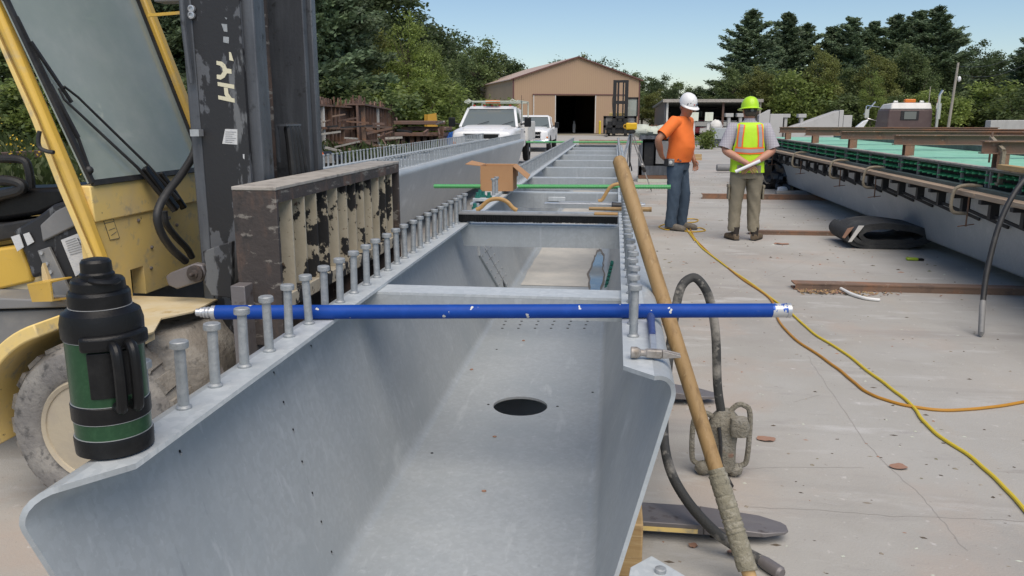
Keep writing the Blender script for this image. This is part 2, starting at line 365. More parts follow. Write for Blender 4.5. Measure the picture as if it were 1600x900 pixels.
        if caps: fs += [tuple(range(n))[::-1], tuple(range((k - 1) * n, k * n))]
        return s.add(vs, fs)
    def ball(s, c, r, n=16, m=10, nz=0.0, nsc=5.0, seed=0.0):
        rr = (r, r, r) if not isinstance(r, (tuple, list)) else r; c = V(c)
        vs = []
        for i in range(m + 1):
            ph = pi * i / m
            for j in range(n):
                a = 2 * pi * j / n; d = V((sin(ph) * cos(a), sin(ph) * sin(a), cos(ph)))
                k = 1 + (nz * mnoise.noise(d * nsc + V((seed, 0, 0))) if nz else 0)
                vs.append(c + V((d.x * rr[0], d.y * rr[1], d.z * rr[2])) * k)
        fs = [(i * n + j, (i + 1) * n + j, (i + 1) * n + (j + 1) % n, i * n + (j + 1) % n) for i in range(m) for j in range(n)]
        return s.add(vs, fs)
    def build(s, name, material=None, parent=None, bevel=0, smooth=35, seg=2, merge=False):
        off = woff(parent) if parent is not None else V((0, 0, 0))
        me = bpy.data.meshes.new(name)
        me.from_pydata([(p[0] - off.x, p[1] - off.y, p[2] - off.z) for p in s.v], [], s.f)
        for m in ([material] if material is not None and not s.mats else s.mats): me.materials.append(m)
        if len(s.mats) > 1: me.polygons.foreach_set('material_index', s.m)
        bm = bmesh.new(); bm.from_mesh(me)
        if merge: bmesh.ops.remove_doubles(bm, verts=bm.verts, dist=1e-4)
        bmesh.ops.recalc_face_normals(bm, faces=bm.faces)
        bm.to_mesh(me); bm.free(); me.update()
        if smooth:
            me.shade_smooth(); me.set_sharp_from_angle(angle=R(smooth))
        o = bpy.data.objects.new(name, me); COL.objects.link(o)
        if parent is not None: o.parent = parent
        if bevel:
            b = o.modifiers.new('bevel', 'BEVEL'); b.width = bevel; b.segments = seg; b.limit_method = 'ANGLE'; b.angle_limit = R(40)
        return o

def thing(name, label, cat, loc=(0, 0, 0), group=None):
    o = bpy.data.objects.new(name, None); o.empty_display_size = .2; COL.objects.link(o)
    o.location = loc; o['label'] = label; o['category'] = cat
    if group: o['group'] = group
    return o
def tag(o, label, cat, group=None):
    o['label'] = label; o['category'] = cat
    if group: o['group'] = group
    return o
def struct(o): o['kind'] = 'structure'; return o
def stuff(o): o['kind'] = 'stuff'; return o
def dup(o, parent=None, loc=None, rot=None):
    c = o.copy(); COL.objects.link(c)
    if parent is not None: c.parent = parent
    if loc is not None: c.location = loc
    if rot is not None: c.rotation_euler = rot
    return c
def duptree(o, loc, rot=None, label=None, scale=None):
    c = dup(o, None, loc, rot)
    if label: c['label'] = label
    if scale: c.scale = (scale,) * 3 if not isinstance(scale, tuple) else scale
    for ch in list(o.children):
        d = dup(ch, c)
        for g in list(ch.children): dup(g, d)
    return c
def smooth_path(pts, k=6):
    P = [V(p) for p in pts]; out = []
    for i in range(len(P) - 1):
        p0, p1, p2, p3 = P[max(i - 1, 0)], P[i], P[i + 1], P[min(i + 2, len(P) - 1)]
        for j in range(k):
            t = j / k
            out.append(.5 * ((2 * p1) + (p2 - p0) * t + (2 * p0 - 5 * p1 + 4 * p2 - p3) * t * t + (3 * p1 - p0 - 3 * p2 + p3) * t ** 3))
    out.append(P[-1]); return out

# ================================================================== SETTING: ground, slab
def ground():
    ys = [-60, -20, -8, 0, 6, 12, 18] + [18 + 2 * i for i in range(1, 13)] + [50, 60, 75, 95, 130, 200, 400, 900]
    xs = [-900, -300, -120, -60, -30, -12, 0, 12, 30, 60, 120, 300, 900]
    mb = MB(); vs = [(x, y, zg(y) - .004) for y in ys for x in xs]; nx = len(xs)
    fs = [(j * nx + i, j * nx + i + 1, (j + 1) * nx + i + 1, (j + 1) * nx + i) for j in range(len(ys) - 1) for i in range(nx - 1)]
    mb.add(vs, fs); struct(mb.build('ground', DIRT, smooth=60))
    ys = [-20, -8, 0, 6, 12, 18] + [18 + 1.5 * i for i in range(1, 17)] + [48, 56, 66, 79]
    mb = MB(); xl = lambda y: -3.0 if y < 3 else (-4.6 if y < 18 else -4.6 - (y - 18) * .08)
    vs = []
    for y in ys: vs += [(xl(y) - 6 * (y < 3.5), y, zg(y)), (0, y, zg(y)), (12 + max(0, y - 18) * .3, y, zg(y))]
    fs = [(j * 3 + i, j * 3 + i + 1, (j + 1) * 3 + i + 1, (j + 1) * 3 + i) for j in range(len(ys) - 1) for i in range(2)]
    mb.add(vs, fs); struct(mb.build('concrete_slab', CONC, smooth=60))
ground()

# ================================================================== STEEL TUB GIRDERS
def fillet(pts, r, k=7):
    out = [V(pts[0])]
    for i in range(1, len(pts) - 1):
        p, a, b = V(pts[i]), (V(pts[i - 1]) - V(pts[i])).normalized(), (V(pts[i + 1]) - V(pts[i])).normalized()
        rr_ = r[i - 1] if isinstance(r, tuple) else r
        h = a.angle(b) / 2; d = rr_ / math.tan(h); c = p + (a + b).normalized() * (rr_ / sin(h))
        s, e = p + a * d - c, p + b * d - c; w = s.angle(e)
        for j in range(k + 1):
            t = j / k; out.append(c + (s * sin((1 - t) * w) + e * sin(t * w)) / sin(w))
    out.append(V(pts[-1])); return out
HW, DEP, TK = .575, .70, .011
def stud_mesh():
    mb = MB(); mb.lathe((0, 0, 0), [(.0165, 0), (.0165, .004), (.0118, .008), (.0113, .131), (.0185, .133), (.0192, .137), (.0188, .146), (.0165, .148)], 14)
    return mb
STUD0 = None
def girder(label, loc, yf, y1, cross, left, right, hole=None, tips=None, group=None):
    global STUD0
    g = thing('tub_girder', label, 'steel girder', loc, group); L = V(loc)
    prof = fillet([V((-.43, 0)), V((-HW, 0)), V((-.375, -DEP)), V((.375, -DEP)), V((HW, 0)), V((.43, 0))], (.055, .055, .055, .055))
    n = len(prof); inn = []
    for i in range(n):
        d = (prof[min(i + 1, n - 1)] - prof[max(i - 1, 0)]).normalized(); inn.append(prof[i] + V((-d.y, d.x)) * TK)
    mids = [] if not hole else [hole[0] - .22, hole[0] + .22]
    def y0(i):
        if tips and i < 1: return tips[0]
        if tips and i == n - 1: return tips[1]
        return yf(prof[i].x)
    ny = 2 + len(mids); P = lambda i, s, k: (L.x + (prof if s == 0 else inn)[i].x, L.y + ([y0(i)] + mids + [y1])[k], L.z + (prof if s == 0 else inn)[i].y)
    mb = MB(); vs = [P(i, s, k) for k in range(ny) for s in (0, 1) for i in range(n)]; ix = lambda i, s, k: (k * 2 + s) * n + i
    bot = [i for i in range(n - 1) if prof[i].y < -DEP + 1e-4 and prof[i + 1].y < -DEP + 1e-4 and prof[i + 1].x - prof[i].x > .3][0]
    fl, gv = [], []
    for k in range(ny - 1):
        for i in range(n - 1):
            if hole and i == bot and k == 1: continue
            tgt = fl if i == 0 or i == n - 2 else gv
            tgt.append((ix(i, 0, k), ix(i + 1, 0, k), ix(i + 1, 0, k + 1), ix(i, 0, k + 1)))
            tgt.append((ix(i, 1, k), ix(i + 1, 1, k), ix(i + 1, 1, k + 1), ix(i, 1, k + 1)))
        fl += [(ix(0, 0, k), ix(0, 1, k), ix(0, 1, k + 1), ix(0, 0, k + 1)), (ix(n - 1, 0, k), ix(n - 1, 1, k), ix(n - 1, 1, k + 1), ix(n - 1, 0, k + 1))]
    for k in (0, ny - 1): gv += [(ix(i, 0, k), ix(i + 1, 0, k), ix(i + 1, 1, k), ix(i, 1, k)) for i in range(n - 1)]
    mb.use(GALV); mb.add(vs, gv); mb.use(GALV_TOP); mb.f += fl; mb.m += [mb.cur] * len(fl)
    if hole:
        mb.use(GALV); x0, x1 = prof[bot].x, prof[bot + 1].x; hy, hr = hole
        an = sorted([2 * pi * j / 40 for j in range(40)] + [math.atan2(b, a) % (2 * pi) for a in (x0, x1) for b in (-.22, .22)])
        o, c = [], []
        for a in an:
            ca, sa = cos(a), sin(a); t = min((x1 / ca if ca > 1e-6 else x0 / ca if ca < -1e-6 else 9), (.22 / abs(sa) if abs(sa) > 1e-6 else 9))
            o.append((t * ca, t * sa)); c.append((hr * ca, hr * sa))
        m = len(an); vv = []
        for z in (-DEP, -DEP + TK):
            for q in (o, c): vv += [(L.x + a, L.y + hy + b, L.z + z) for a, b in q]
        ff = []
        for j in range(m):
            e = (j + 1) % m
            ff += [(j, e, m + e, m + j), (2 * m + j, 2 * m + e, 3 * m + e, 3 * m + j), (m + j, m + e, 3 * m + e, 3 * m + j)]
        mb.add(vv, ff)
    mb.build('folded_plate', None, g, smooth=40, merge=True)
    for k, y in enumerate(cross):
        mb = MB(); wd = .13 if k == 0 and hole else .085; yy = L.y + y; fh = .095 if k == 0 and hole else .14
        mb.use(GALV_TOP).box((L.x - .47, yy - wd, L.z - .022), (L.x + .47, yy, L.z - .0125))
        mb.use(GALV).hexa([(L.x - .46, yy - wd, L.z - fh), (L.x + .46, yy - wd, L.z - fh), (L.x + .46, yy - wd + .009, L.z - fh), (L.x - .46, yy - wd + .009, L.z - fh),
                           (L.x - .49, yy - wd, L.z - .0225), (L.x + .49, yy - wd, L.z - .0225), (L.x + .49, yy - wd + .009, L.z - .0225), (L.x - .49, yy - wd + .009, L.z - .0225)])
        mb.build('cross_member', None, g, smooth=30)
    for sx, ys in ((-.487, left), (.461, right)):
        for y in ys:
            if STUD0 is None:
                STUD0 = stud_mesh().build('shear_stud', STUD, None); STUD0.parent = g; o = STUD0
            else: o = dup(STUD0, g)
            o.location = (sx + rnd.uniform(-.003, .003), y + rnd.uniform(-.004, .004), 0); o.rotation_euler = (rnd.uniform(-.025, .025), rnd.uniform(-.03, .03), rnd.uniform(0, 6))
    return g
GX, GZ = -.395, .9
yf1 = lambda x: 1.09 + .70 * (x + .555)
lst = [1.353 + .14 * k for k in range(25)] + [5.90, 6.06] + [7.3 + .14 * k for k in range(74)]
rst = [2.171 + .14 * k for k in range(27)] + [6.3 + .14 * k for k in range(81)]
g1 = girder('open galvanized tub girder in the foreground with the green flask and blue tube on it', (GX, 0, GZ), yf1, 17.8,
            [2.83, 4.62, 6.63, 8.25, 9.9, 11.5, 13.1, 14.7, 16.2, 17.6], lst, rst, hole=(3.42, .123), tips=(1.222, 1.9), group='galvanized tub girders')
g2 = girder('galvanized tub girder on the left, alongside the white utility truck', (-2.86, 0, .915), lambda x: 6.2, 20.7,
            [6.6 + 1.55 * k for k in range(10)], [6.4 + .155 * k for k in range(92)], [6.4 + .155 * k for k in range(92)], group='galvanized tub girders')

def girder_details():
    # splice plates over the joint, gap inside the web, bolts
    L = V((GX, 0, GZ)); P = []
    mb = MB(); mb.use(GALV_TOP).box((-1.0, 5.65, .902), (-.865, 6.62, .922)); mb.build('splice_plate', None, g1, bevel=.002)
    mb = MB(); mb.use(GALV_TOP).box((-1.02, 5.66, .872), (-.955, 6.5, .888)); mb.build('splice_plate', None, g1, bevel=.002)
    n = V((.7, 0, .2)).normalized()
    def web(x, y, off=.012): return PL(x, y, L + V((-.375, 0, -DEP)) + n * off, n)
    a, b = web(751, 381), web(788, 446)
    for dx, m, wd, th in ((-.012, BLKB, .022, .006), (.10, GALV, .13, .012), (-.12, GALV, .15, .012)):
        mb = MB(); d = V((0, dx, 0)); s = (b - a).normalized(); w = n.cross(s).normalized() * wd / 2
        if w.y < 0: w = -w
        mb.prism([a + d - w, a + d + w, b + d + w, b + d - w], n * th); mb.build('web_splice_plate' if m is GALV else 'joint_gap', m, g1)
        if m is GALV:
            for k in range(6):
                c = a + d + (b - a) * ((k + .5) / 6) + n * th
                for q in (-.32, .32):
                    e = MB(); e.cyl(c + w * q * 2, c + w * q * 2 + n * .007, .007, 8); e.build('bolt_head', STUD, g1)
    n2 = V((-.7, 0, .2)).normalized(); p2 = L + V((.375, 0, -DEP)) + n2 * .012
    e0, e1 = PL(958, 412, p2, n2), PL(949, 448, p2, n2)
    for k in range(7):
        for q in (-.03, .04):
            c = e0 + (e1 - e0) * (k / 6) + V((0, q, 0)); e = MB(); e.cyl(c, c + n2 * .022, .014, 6); e.build('teal_bolt', TEAL, g1)
    for px, py, z in ((746, 304, .923), (755, 303, .923), (764, 304, .923), (750, 300, .923), (742, 322, .886)):
        c = G(px, py + 5, z); e = MB(); e.cyl(c, c + V((0, 0, .016)), .022, 6); e.cyl(c + V((0, 0, .016)), c + V((0, 0, .04)), .013, 8); e.build('teal_bolt', TEAL, g1)
    # dust, puddle, drain holes, nicks
    zb = GZ - DEP + TK
    mb = MB(); pts = []
    for k in range(40):
        y = 6.05 + k * .29; pts.append((y, -.70 + .03 * mnoise.noise(V((k * .7, 3, 0))), -.10 + .03 * mnoise.noise(V((k * .7, 9, 0)))))
    mb.add([(x, y, zb + .003) for y, a_, b_ in pts for x in (a_, b_)], [(2 * i, 2 * i + 1, 2 * i + 3, 2 * i + 2) for i in range(39)])
    stuff(mb.build('dust_layer', DUSTY, g1))
    for cx, cy, rx, ry, nm in ((-.12, 6.45, .05, 1.25, 'puddle'), (-.125, 9.6, .045, .8, 'puddle')):
        mb = MB(); mb.add([(cx + rx * cos(t) * (1 + .45 * mnoise.noise(V((cos(t) * 2, sin(t) * 6, cy)))), cy + ry * sin(t) * (1 + .2 * mnoise.noise(V((cos(t) * 3, 5, sin(t) * 3)))), zb + .006) for t in [2 * pi * j / 90 for j in range(90)]], [tuple(range(90))])
        mb.build(nm, PUDDLE, g1)
        mr = MB(); cz = zb + .0045; mr.add([(cx + (x - cx) * 1.28 + .006 * mnoise.noise(V((i * .4, cy, 0))), cy + (y - cy) * 1.12, cz) for i, (x, y, z) in enumerate(mb.v)], [tuple(range(len(mb.v)))]); mr.build('damp_rim', mat('damp_stain', (.15, .135, .12), .7), g1)
    mb = MB()
    for r_, py in enumerate((502, 507.5, 513)):
        for px in (790, 815, 841, 866, 892, 918):
            c = G(px + r_ * -2.5, py, zb); mb.cyl(c - V((0, 0, .002)), c + V((0, 0, .0012)), .0085, 10)
    for px, py in ((763, 632), (871, 635), (926, 613), (776, 546), (675, 708)):
        c = G(px, py, zb); mb.cyl(c - V((0, 0, .002)), c + V((0, 0, .0012)), .006, 8)
    stuff(mb.build('drain_hole_discs', DARKIN, g1))  # flat dark discs stand in for the shade inside the holes
    mb = MB()
    for px, py in ((430, 546), (428, 582), (443, 628), (458, 671), (472, 721), (488, 770), (502, 815), (518, 862), (281, 705), (486, 540)):
        c = web(px, py, .0115); mb.use(DARKIN).cyl(c - n * .004, c + n * .0008, .0034, 8); mb.use(STUD).tube([c + n * .001 + V((0, 0, -.004)), c + n * .002 + V((0, 0, -.011))], [.004, .002], 6)
    stuff(mb.build('weld_nicks', None, g1))
    for px, py in ((543 + 194, 577),):
        pass
    for px, py in ((737, 577), (773, 682), (756, 767), (818, 532)):
        c = G(px, py, zb + .003); mb = MB(); mb.ball(c, (.009, .006, .004), 7, 5, .5, 3, px); tag(mb.build('wood_chip', LEAFB), {737: 'brown bark chip inside the girder, left of its round hole', 773: 'brown chip inside the girder just in front of the round hole', 756: 'small brown chip lying nearest in the girder trough', 818: 'thin brown sliver inside the girder under the blue tube'}[px], 'wood chip', 'chips lying in the girder')
    mb = MB(); c = G(741, 927, zb); mb.cyl(c, c + V((0, 0, .025)), .013, 10); mb.lathe(c + V((0, 0, .025)), [(.013, 0), (.022, .002), (.022, .014), (.018, .018)], 14); mb.build('anchor_bolt', STUD, g1)
    # small galvanized bracket bolted outside the near end
    a = G(985, 886, .42); b = G(1018, 868, .42); c = G(1072, 900, .42)
    e = MB(); e.prism([a, b, c, c + V((-.02, -.22, 0)), a + V((-.02, -.16, 0))], (0, 0, -.012)); e.build('end_bracket', GALV_TOP, g1, bevel=.002)
    c = G(1032, 894, .42); e = MB(); e.lathe(c, [(.014, 0), (.014, .01), (.011, .012)], 12); e.build('bracket_bolt', STUD, g1)
    # number plate of weld bead on a cross member
    e = MB(); c = PY(870, 311, 6.53); e.box(c + V((-.07, -.012, -.018)), c + V((.07, .0, .018))); e.build('lifting_handle', GALV_TOP, g1, bevel=.004)
girder_details()
def support(label, loc, sz, m=TIMB):
    mb = MB(); x, y, z = loc; mb.box((x - sz[0] / 2, y - sz[1] / 2, z), (x + sz[0] / 2, y + sz[1] / 2, z + sz[2]))
    return tag(mb.build('timber_block', m, None, bevel=.006), label, 'timber', 'timbers under the girders')
support('cut pine timber under the near end of the foreground girder', (-.36, 2.5, 0), (.97, .15, .195))
support('timber under the far end of the foreground girder', (-.36, 17.2, 0), (1.1, .2, .19), PLANK)
support('timber under the middle of the foreground girder', (-.36, 9.0, 0), (1.0, .2, .19), PLANK)
support('timber under the girder beside the utility truck', (-2.86, 20.0, -.03), (1.1, .2, .23), PLANK)
support('timber under the left girder just behind the forklift', (-2.86, 7.0, 0), (1.1, .2, .20), PLANK)

# ================================================================== RIGHT GIRDER WITH DECK FORM
def deck_girder():
    g = girder('galvanized girder on the right carrying green decking under rusty cross beams', (3.93, 0, .81), lambda x: 3.2, 20.0, [4 + 1.6 * k for k in range(10)], [], [], group='galvanized tub girders')
    Y0, Y1 = 3.4, 19.4
    mb = MB()
    y = Y0
    while y < Y1:                                     # waler planks laid end to end
        y2 = min(y + 4.05, Y1); m = MB(); m.box((3.12, y, .797 + rnd.uniform(-.004, .004)), (3.235, y2 - .012, .838)); m.build('waler_plank', PLANK, g, bevel=.003); y = y2
    m = MB(); m.box((3.24, Y0, .79), (3.30, Y1, .872)); m.build('edge_channel', DGRN, g, bevel=.004)
    m = MB(); m.box((3.45, Y0, .80), (3.47, Y1, 1.02)); m.build('form_back', BLKB, g)
    m = MB(); m.box((3.26, Y0, .80), (3.449, Y1, .825)); m.build('form_floor', DGRN, g)
    m = MB(); m.box((3.29, Y0, 1.036), (3.36, Y1, 1.05)); m.build('top_lip', OFFW if False else DUSTTOP, g)
    m = MB(); m.box((3.30, Y0, 1.018), (3.40, Y1, 1.0355)); m.build('top_rail', DGRN, g)
    m = MB(); m.box((3.405, Y0, 1.0), (4.95, Y1, 1.022)); m.build('deck_sheet', DECK, g)
    m = MB(); m.box((4.955, Y0, 1.0), (5.05, Y1, 1.10)); m.build('far_kerb', BLKR, g)
    m = MB(); m.box((4.80, Y0, .79), (5.04, Y1, .998)); m.build('far_form', DGRN, g)
    post0 = stub0 = br0 = None
    k = 0; y = 7.65 - 2.28 * 1.75
    while y < Y1 - .2:
        dbl = k % 4 == 3
        for q in ((-.035, .035) if dbl else (0,)):
            if post0 is None:
                post0 = MB().box((-.012, -.011, 0), (.012, .011, .145)).build('form_post', GREY, None); post0.parent = g; o = post0
            else: o = dup(post0, g)
            o.location = V((3.315, y + q, .873)) - g.location
        y += .57; k += 1
    y = 3.6
    while y < Y1 - .1:
        for z in (.978, .912):
            if stub0 is None:
                stub0 = MB().cyl((0, 0, 0), (-.172, 0, 0), .0095, 7).build('rebar_stub', GREB2, None); stub0.parent = g; o = stub0
            else: o = dup(stub0, g)
            o.location = V((3.452, y + rnd.uniform(-.012, .012), z)) - g.location; o.rotation_euler = (0, rnd.uniform(-.03, .03), rnd.uniform(-.03, .03))
        y += .135
    y = 3.9
    while y < Y1 - .2:
        if br0 is None:
            m = MB(); m.box((-.12, -.028, .755 - .79), (.2, .028, .79 - .79)); m.box((-.035, -.028, -.16), (.035, .028, -.035)); m.bar((.0, 0, -.13), (.17, -.5, -.24), .02, .025)
            br0 = m.build('bracket', BLKB, None); br0.parent = g; o = br0
        else: o = dup(br0, g)
        o.location = V((3.24, y, .79)) - g.location
        y += .57
    return g
g3 = deck_girder()
def ibeam(label, y, x0, x1, z0):
    t = thing('steel_beam', label, 'steel beam', (x0, y, z0), 'rusty beams across the deck form'); m = MB(); h = .112
    m.box((x0, y - .055, z0), (x1, y + .055, z0 + .010)); m.box((x0, y - .055, z0 + h - .010), (x1, y + .055, z0 + h)); m.box((x0 + .004, y - .005, z0 + .0105), (x1 - .004, y + .005, z0 + h - .0105)); m.build('beam_section', RUSTY, t)
    for xx in (x0 + .17, x1 - .6):
        m = MB(); m.box((xx - .05, y - .05, 1.052 if xx < 4.9 else 1.102), (xx + .05, y - .04, z0 - .001)); m.box((xx - .05, y + .04, 1.052 if xx < 4.9 else 1.102), (xx + .05, y + .05, z0 - .001)); m.box((xx - .006, y - .0395, 1.052 if xx < 4.9 else 1.102), (xx + .006, y + .0395, z0 - .001)); m.build('post', RUSTY, t)
    return t
for y, lb in ((7.58, 'nearest of the five rusty beams across the deck, running off the right edge'), (9.86, 'second nearest rusty beam across the deck, reddish brown end'), (12.1, 'middle rusty beam of the five lying across the deck'), (14.3, 'second farthest rusty beam across the deck form'), (16.5, 'farthest rusty beam across the deck, beside the man in the vest')):
    ibeam(lb, y, 3.19, 7.2, 1.175)
def cclamp(label, c, s=1.0, rz=0.0):
    t = thing('c_clamp', label, 'clamp', c, 'iron clamps on the plank edge'); c = V(c)
    pth = smooth_path([c + V((.16 * s, 0, .03 * s)), c + V((.05 * s, 0, .045 * s)), c + V((-.055 * s, 0, .02 * s)), c + V((-.085 * s, 0, -.06 * s)), c + V((-.085 * s, 0, -.16 * s)), c + V((-.05 * s, 0, -.205 * s)), c + V((.055 * s, 0, -.21 * s))], 5)
    m = MB(); m.tube(pth, .016 * s, 8, True, .8); m.build('frame', CLAMP, t)
    m = MB(); m.cyl(c + V((.06 * s, 0, -.33 * s)), c + V((.06 * s, 0, -.035 * s)), .008 * s, 8); m.cyl(c + V((.06 * s, 0, -.045 * s)), c + V((.06 * s, 0, -.034 * s)), .018 * s, 8); m.build('screw', RUSTY, t)
    m = MB(); m.cyl(c + V((-.03 * s, -.05 * s, -.325 * s)), c + V((.15 * s, .05 * s, -.315 * s)), .005 * s, 6); m.build('turn_handle', RUSTY, t)
for x, y, lb in ((1203, 232, 'iron C-clamp on the plank edge beside the vest man\'s elbow'), (1247, 242, 'tilted small C-clamp on the plank edge, second from the vest man'), (1308, 252, 'C-clamp on the plank edge above the folded black fabric\'s left'), (1362, 266, 'large C-clamp on the plank edge, fourth from the vest man'), (1505, 294, 'nearest and biggest C-clamp hanging on the plank edge at right')):
    p = PX(x, y, 3.14); cclamp(lb, (3.14, p.y, .842))
def top_clamp():
    c = PX(1560, 300, 3.33); t = thing('bar_clamp', 'rusty upright clamp holding the nearest beam down on the rail', 'clamp', (3.33, c.y, 1.052)); y = c.y; m = MB()
    m.box((3.315, y - .02, .93), (3.345, y + .02, 1.20)); m.bar((3.33, y, 1.205), (3.33, y + .27, 1.31), .03, .03); m.box((3.31, y - .01, .905), (3.36, y + .06, .9295)); m.build('frame', CLAMP, t)
    m = MB(); m.cyl((3.33, y + .25, 1.09), (3.33, y + .25, 1.36), .009, 8); m.build('screw', RUSTY, t)
    a = PX(1568, 272, 3.30); m = MB(); m.box((3.24, a.y - .6, 1.054), (3.32, a.y, 1.095)); tag(m.build('timber_offcut', TIMB, None, bevel=.003), 'pale timber offcut lying on the deck rail at the right edge', 'timber')
top_clamp()

# ================================================================== ITEMS ON THE FOREGROUND GIRDER
def flask():
    c = G(181, 700, .9); c.z = .9; c = c + V((-.002, .004, 0)); t = thing('vacuum_flask', 'big green vacuum flask with black lid and handle on the near flange', 'flask', c)
    c = c + V((0, .0, 0)); s = .0612
    m = MB(); m.lathe(c, [(.052, 0), (.0615, .004), (.0625, .03), (.061, .034)], 40); m.build('base_ring', BPL, t, smooth=24)
    m = MB(); m.lathe(c + V((0, 0, .0345)), [(.0595, 0), (.0598, .03), (.0598, .1), (.0598, .178)], 40); m.build('body', GREENF, t, smooth=24)
    m = MB(); m.lathe(c + V((0, 0, .062)), [(.0600, 0), (.0622, .002), (.0622, .028), (.0600, .030)], 40); m.build('lower_band', BPL, t, smooth=24)
    m = MB(); m.lathe(c + V((0, 0, .2)), [(.0600, 0), (.0635, .003), (.0640, .026), (.060, .043), (.049, .051), (.0478, .052)], 40); m.build('shoulder', BPL, t, smooth=24)
    m = MB(); m.lathe(c + V((0, 0, .2525)), [(.0468, 0), (.0480, .002), (.0478, .021), (.0455, .026), (.0418, .0275), (.0412, .041), (.0385, .045), (.029, .0465), (.0270, .0475), (.0268, .053), (.0240, .056), (.0236, .072), (.0205, .0765), (.012, .0785)], 36); m.build('lid', BPL, t, smooth=24)
    for h in (.0342, .0618, .0922, .1995, .2523):
        m = MB(); m.lathe(c + V((0, 0, h)), [(.0600, -.0004), (.0612 if h < .25 else .0492, -.0003), (.0612 if h < .25 else .0492, .0004), (.0600, .0005)] if h < .25 else [(.047, -.0004), (.0488, -.0003), (.0488, .0004), (.047, .0005)], 40); m.build('seam', ALU, t)
    d = (CC - c); d.z = 0; d.normalize(); fwd = V((d.x * cos(.28) - d.y * sin(.28), d.x * sin(.28) + d.y * cos(.28), 0)); sd_ = V((-fwd.y, fwd.x, 0))
    # handle: mounting plate, bumper above, two grips
    m = MB(); R_ = .0605
    def arc(a0, a1, z0, z1, r0, r1, k=9):
        vs = []
        for j in range(k + 1):
            a = a0 + (a1 - a0) * j / k; u = fwd * cos(a) + sd_ * sin(a)
            vs += [c + u * r0 + V((0, 0, z0)), c + u * r1 + V((0, 0, z0)), c + u * r1 + V((0, 0, z1)), c + u * r0 + V((0, 0, z1))]
        fs = [(4 * j + e, 4 * j + (e + 1) % 4, 4 * j + 4 + (e + 1) % 4, 4 * j + 4 + e) for j in range(k) for e in range(4)] + [(0, 1, 2, 3), (4 * k, 4 * k + 1, 4 * k + 2, 4 * k + 3)]
        m.add(vs, fs)
    arc(-.75, .55, .108, .186, .0602, .0642); m.build('handle_mount', BPL, t, bevel=.006, seg=3)
    m = MB(); arc(-.85, .95, .188, .214, .0605, .0725, 12); m.build('bumper', BPL, t, bevel=.006, seg=3)
    for q in (-.009, .016):
        m = MB(); b = c + sd_ * q; pth = smooth_path([b + fwd * .062 + V((0, 0, .196)), b + fwd * .083 + V((0, 0, .194)), b + fwd * .090 + V((0, 0, .172)), b + fwd * .090 + V((0, 0, .125)), b + fwd * .084 + V((0, 0, .095)), b + fwd * .064 + V((0, 0, .094))], 5)
        m.tube(pth, .0092, 12, True, 1.0); m.build('grip', BPL, t, smooth=24)
    m = MB(); z = .280; pth = [c + fwd * r + sd_ * q + V((0, 0, zz)) for r, q, zz in ((.030, -.02, .300), (.042, -.010, .297), (.046, .008, .295), (.040, .02, .297))]; m.tube(smooth_path(pth, 4), .005, 8); m.build('lid_strap', BPL, t, smooth=24)
    # scale so that the flask stands about 37 cm tall like its neighbours suggest
    k = 1.075; t.scale = (k, k, k)
flask()
def blue_tube():
    a, b = G(338, 488, .9225), G(1205, 485, .9225); t = thing('blue_tube', 'blue painted tube lying across both flanges of the foreground girder', 'tube', a)
    m = MB(); m.cyl(a, b, .0215, 28); m.build('tube', BLUE, t)
    d = (b - a).normalized()
    m = MB(); m.cyl(b + d * .0005, b + d * .045, .0214, 28); m.build('chipped_end', TIPW, t)
    m = MB(); m.lathe(b + d * .0455, [(.0222, 0), (.0226, .006), (.0222, .012), (.015, .0125)], 24, d); m.build('end_cap', ALU, t)
    m = MB(); m.lathe(a - d * .001, [(.0205, 0), (.0205, -.012), (.014, -.0125), (.014, -.018), (.017, -.02), (.017, -.026), (.0135, -.027), (.0165, -.031), (.0165, -.036), (.0125, -.037), (.015, -.041), (.015, -.045), (.011, -.046), (.0115, -.058), (.008, -.06)], 20, d); m.build('threaded_fitting', ALU, t)
blue_tube()
def rebar(label, a, b, r):
    t = V(b) - V(a); m = MB(); n = int(t.length / .022); pts, rs = [], []
    for i in range(n):
        for q, k in ((0, 1.0), (.45, 1.0), (.5, 1.16), (.9, 1.16), (.95, 1.0)): pts.append(V(a) + t * ((i + q) / n)); rs.append(r * k)
    m.tube(pts, rs, 8); return tag(m.build('rebar', GREB, None, smooth=30), label, 'rebar', 'green coated bars on the girder')
rebar('green coated rebar across the girder just behind the cardboard box', PY(678, 291, 6.95), PY(1048, 292, 6.95), .0165)
rebar('far green coated rebar across the girder\'s far end', PY(822, 222, 17.0), PY(1004, 222, 17.0), .016)
m = MB(); a, b = PY(905, 218, 17.5), PY(1002, 218, 17.5); m.box((a.x, 17.42, .902), (b.x, 17.56, 1.0)); tag(m.build('timber', PLANK, None, bevel=.004), 'brown timber across the far end of the foreground girder', 'timber')
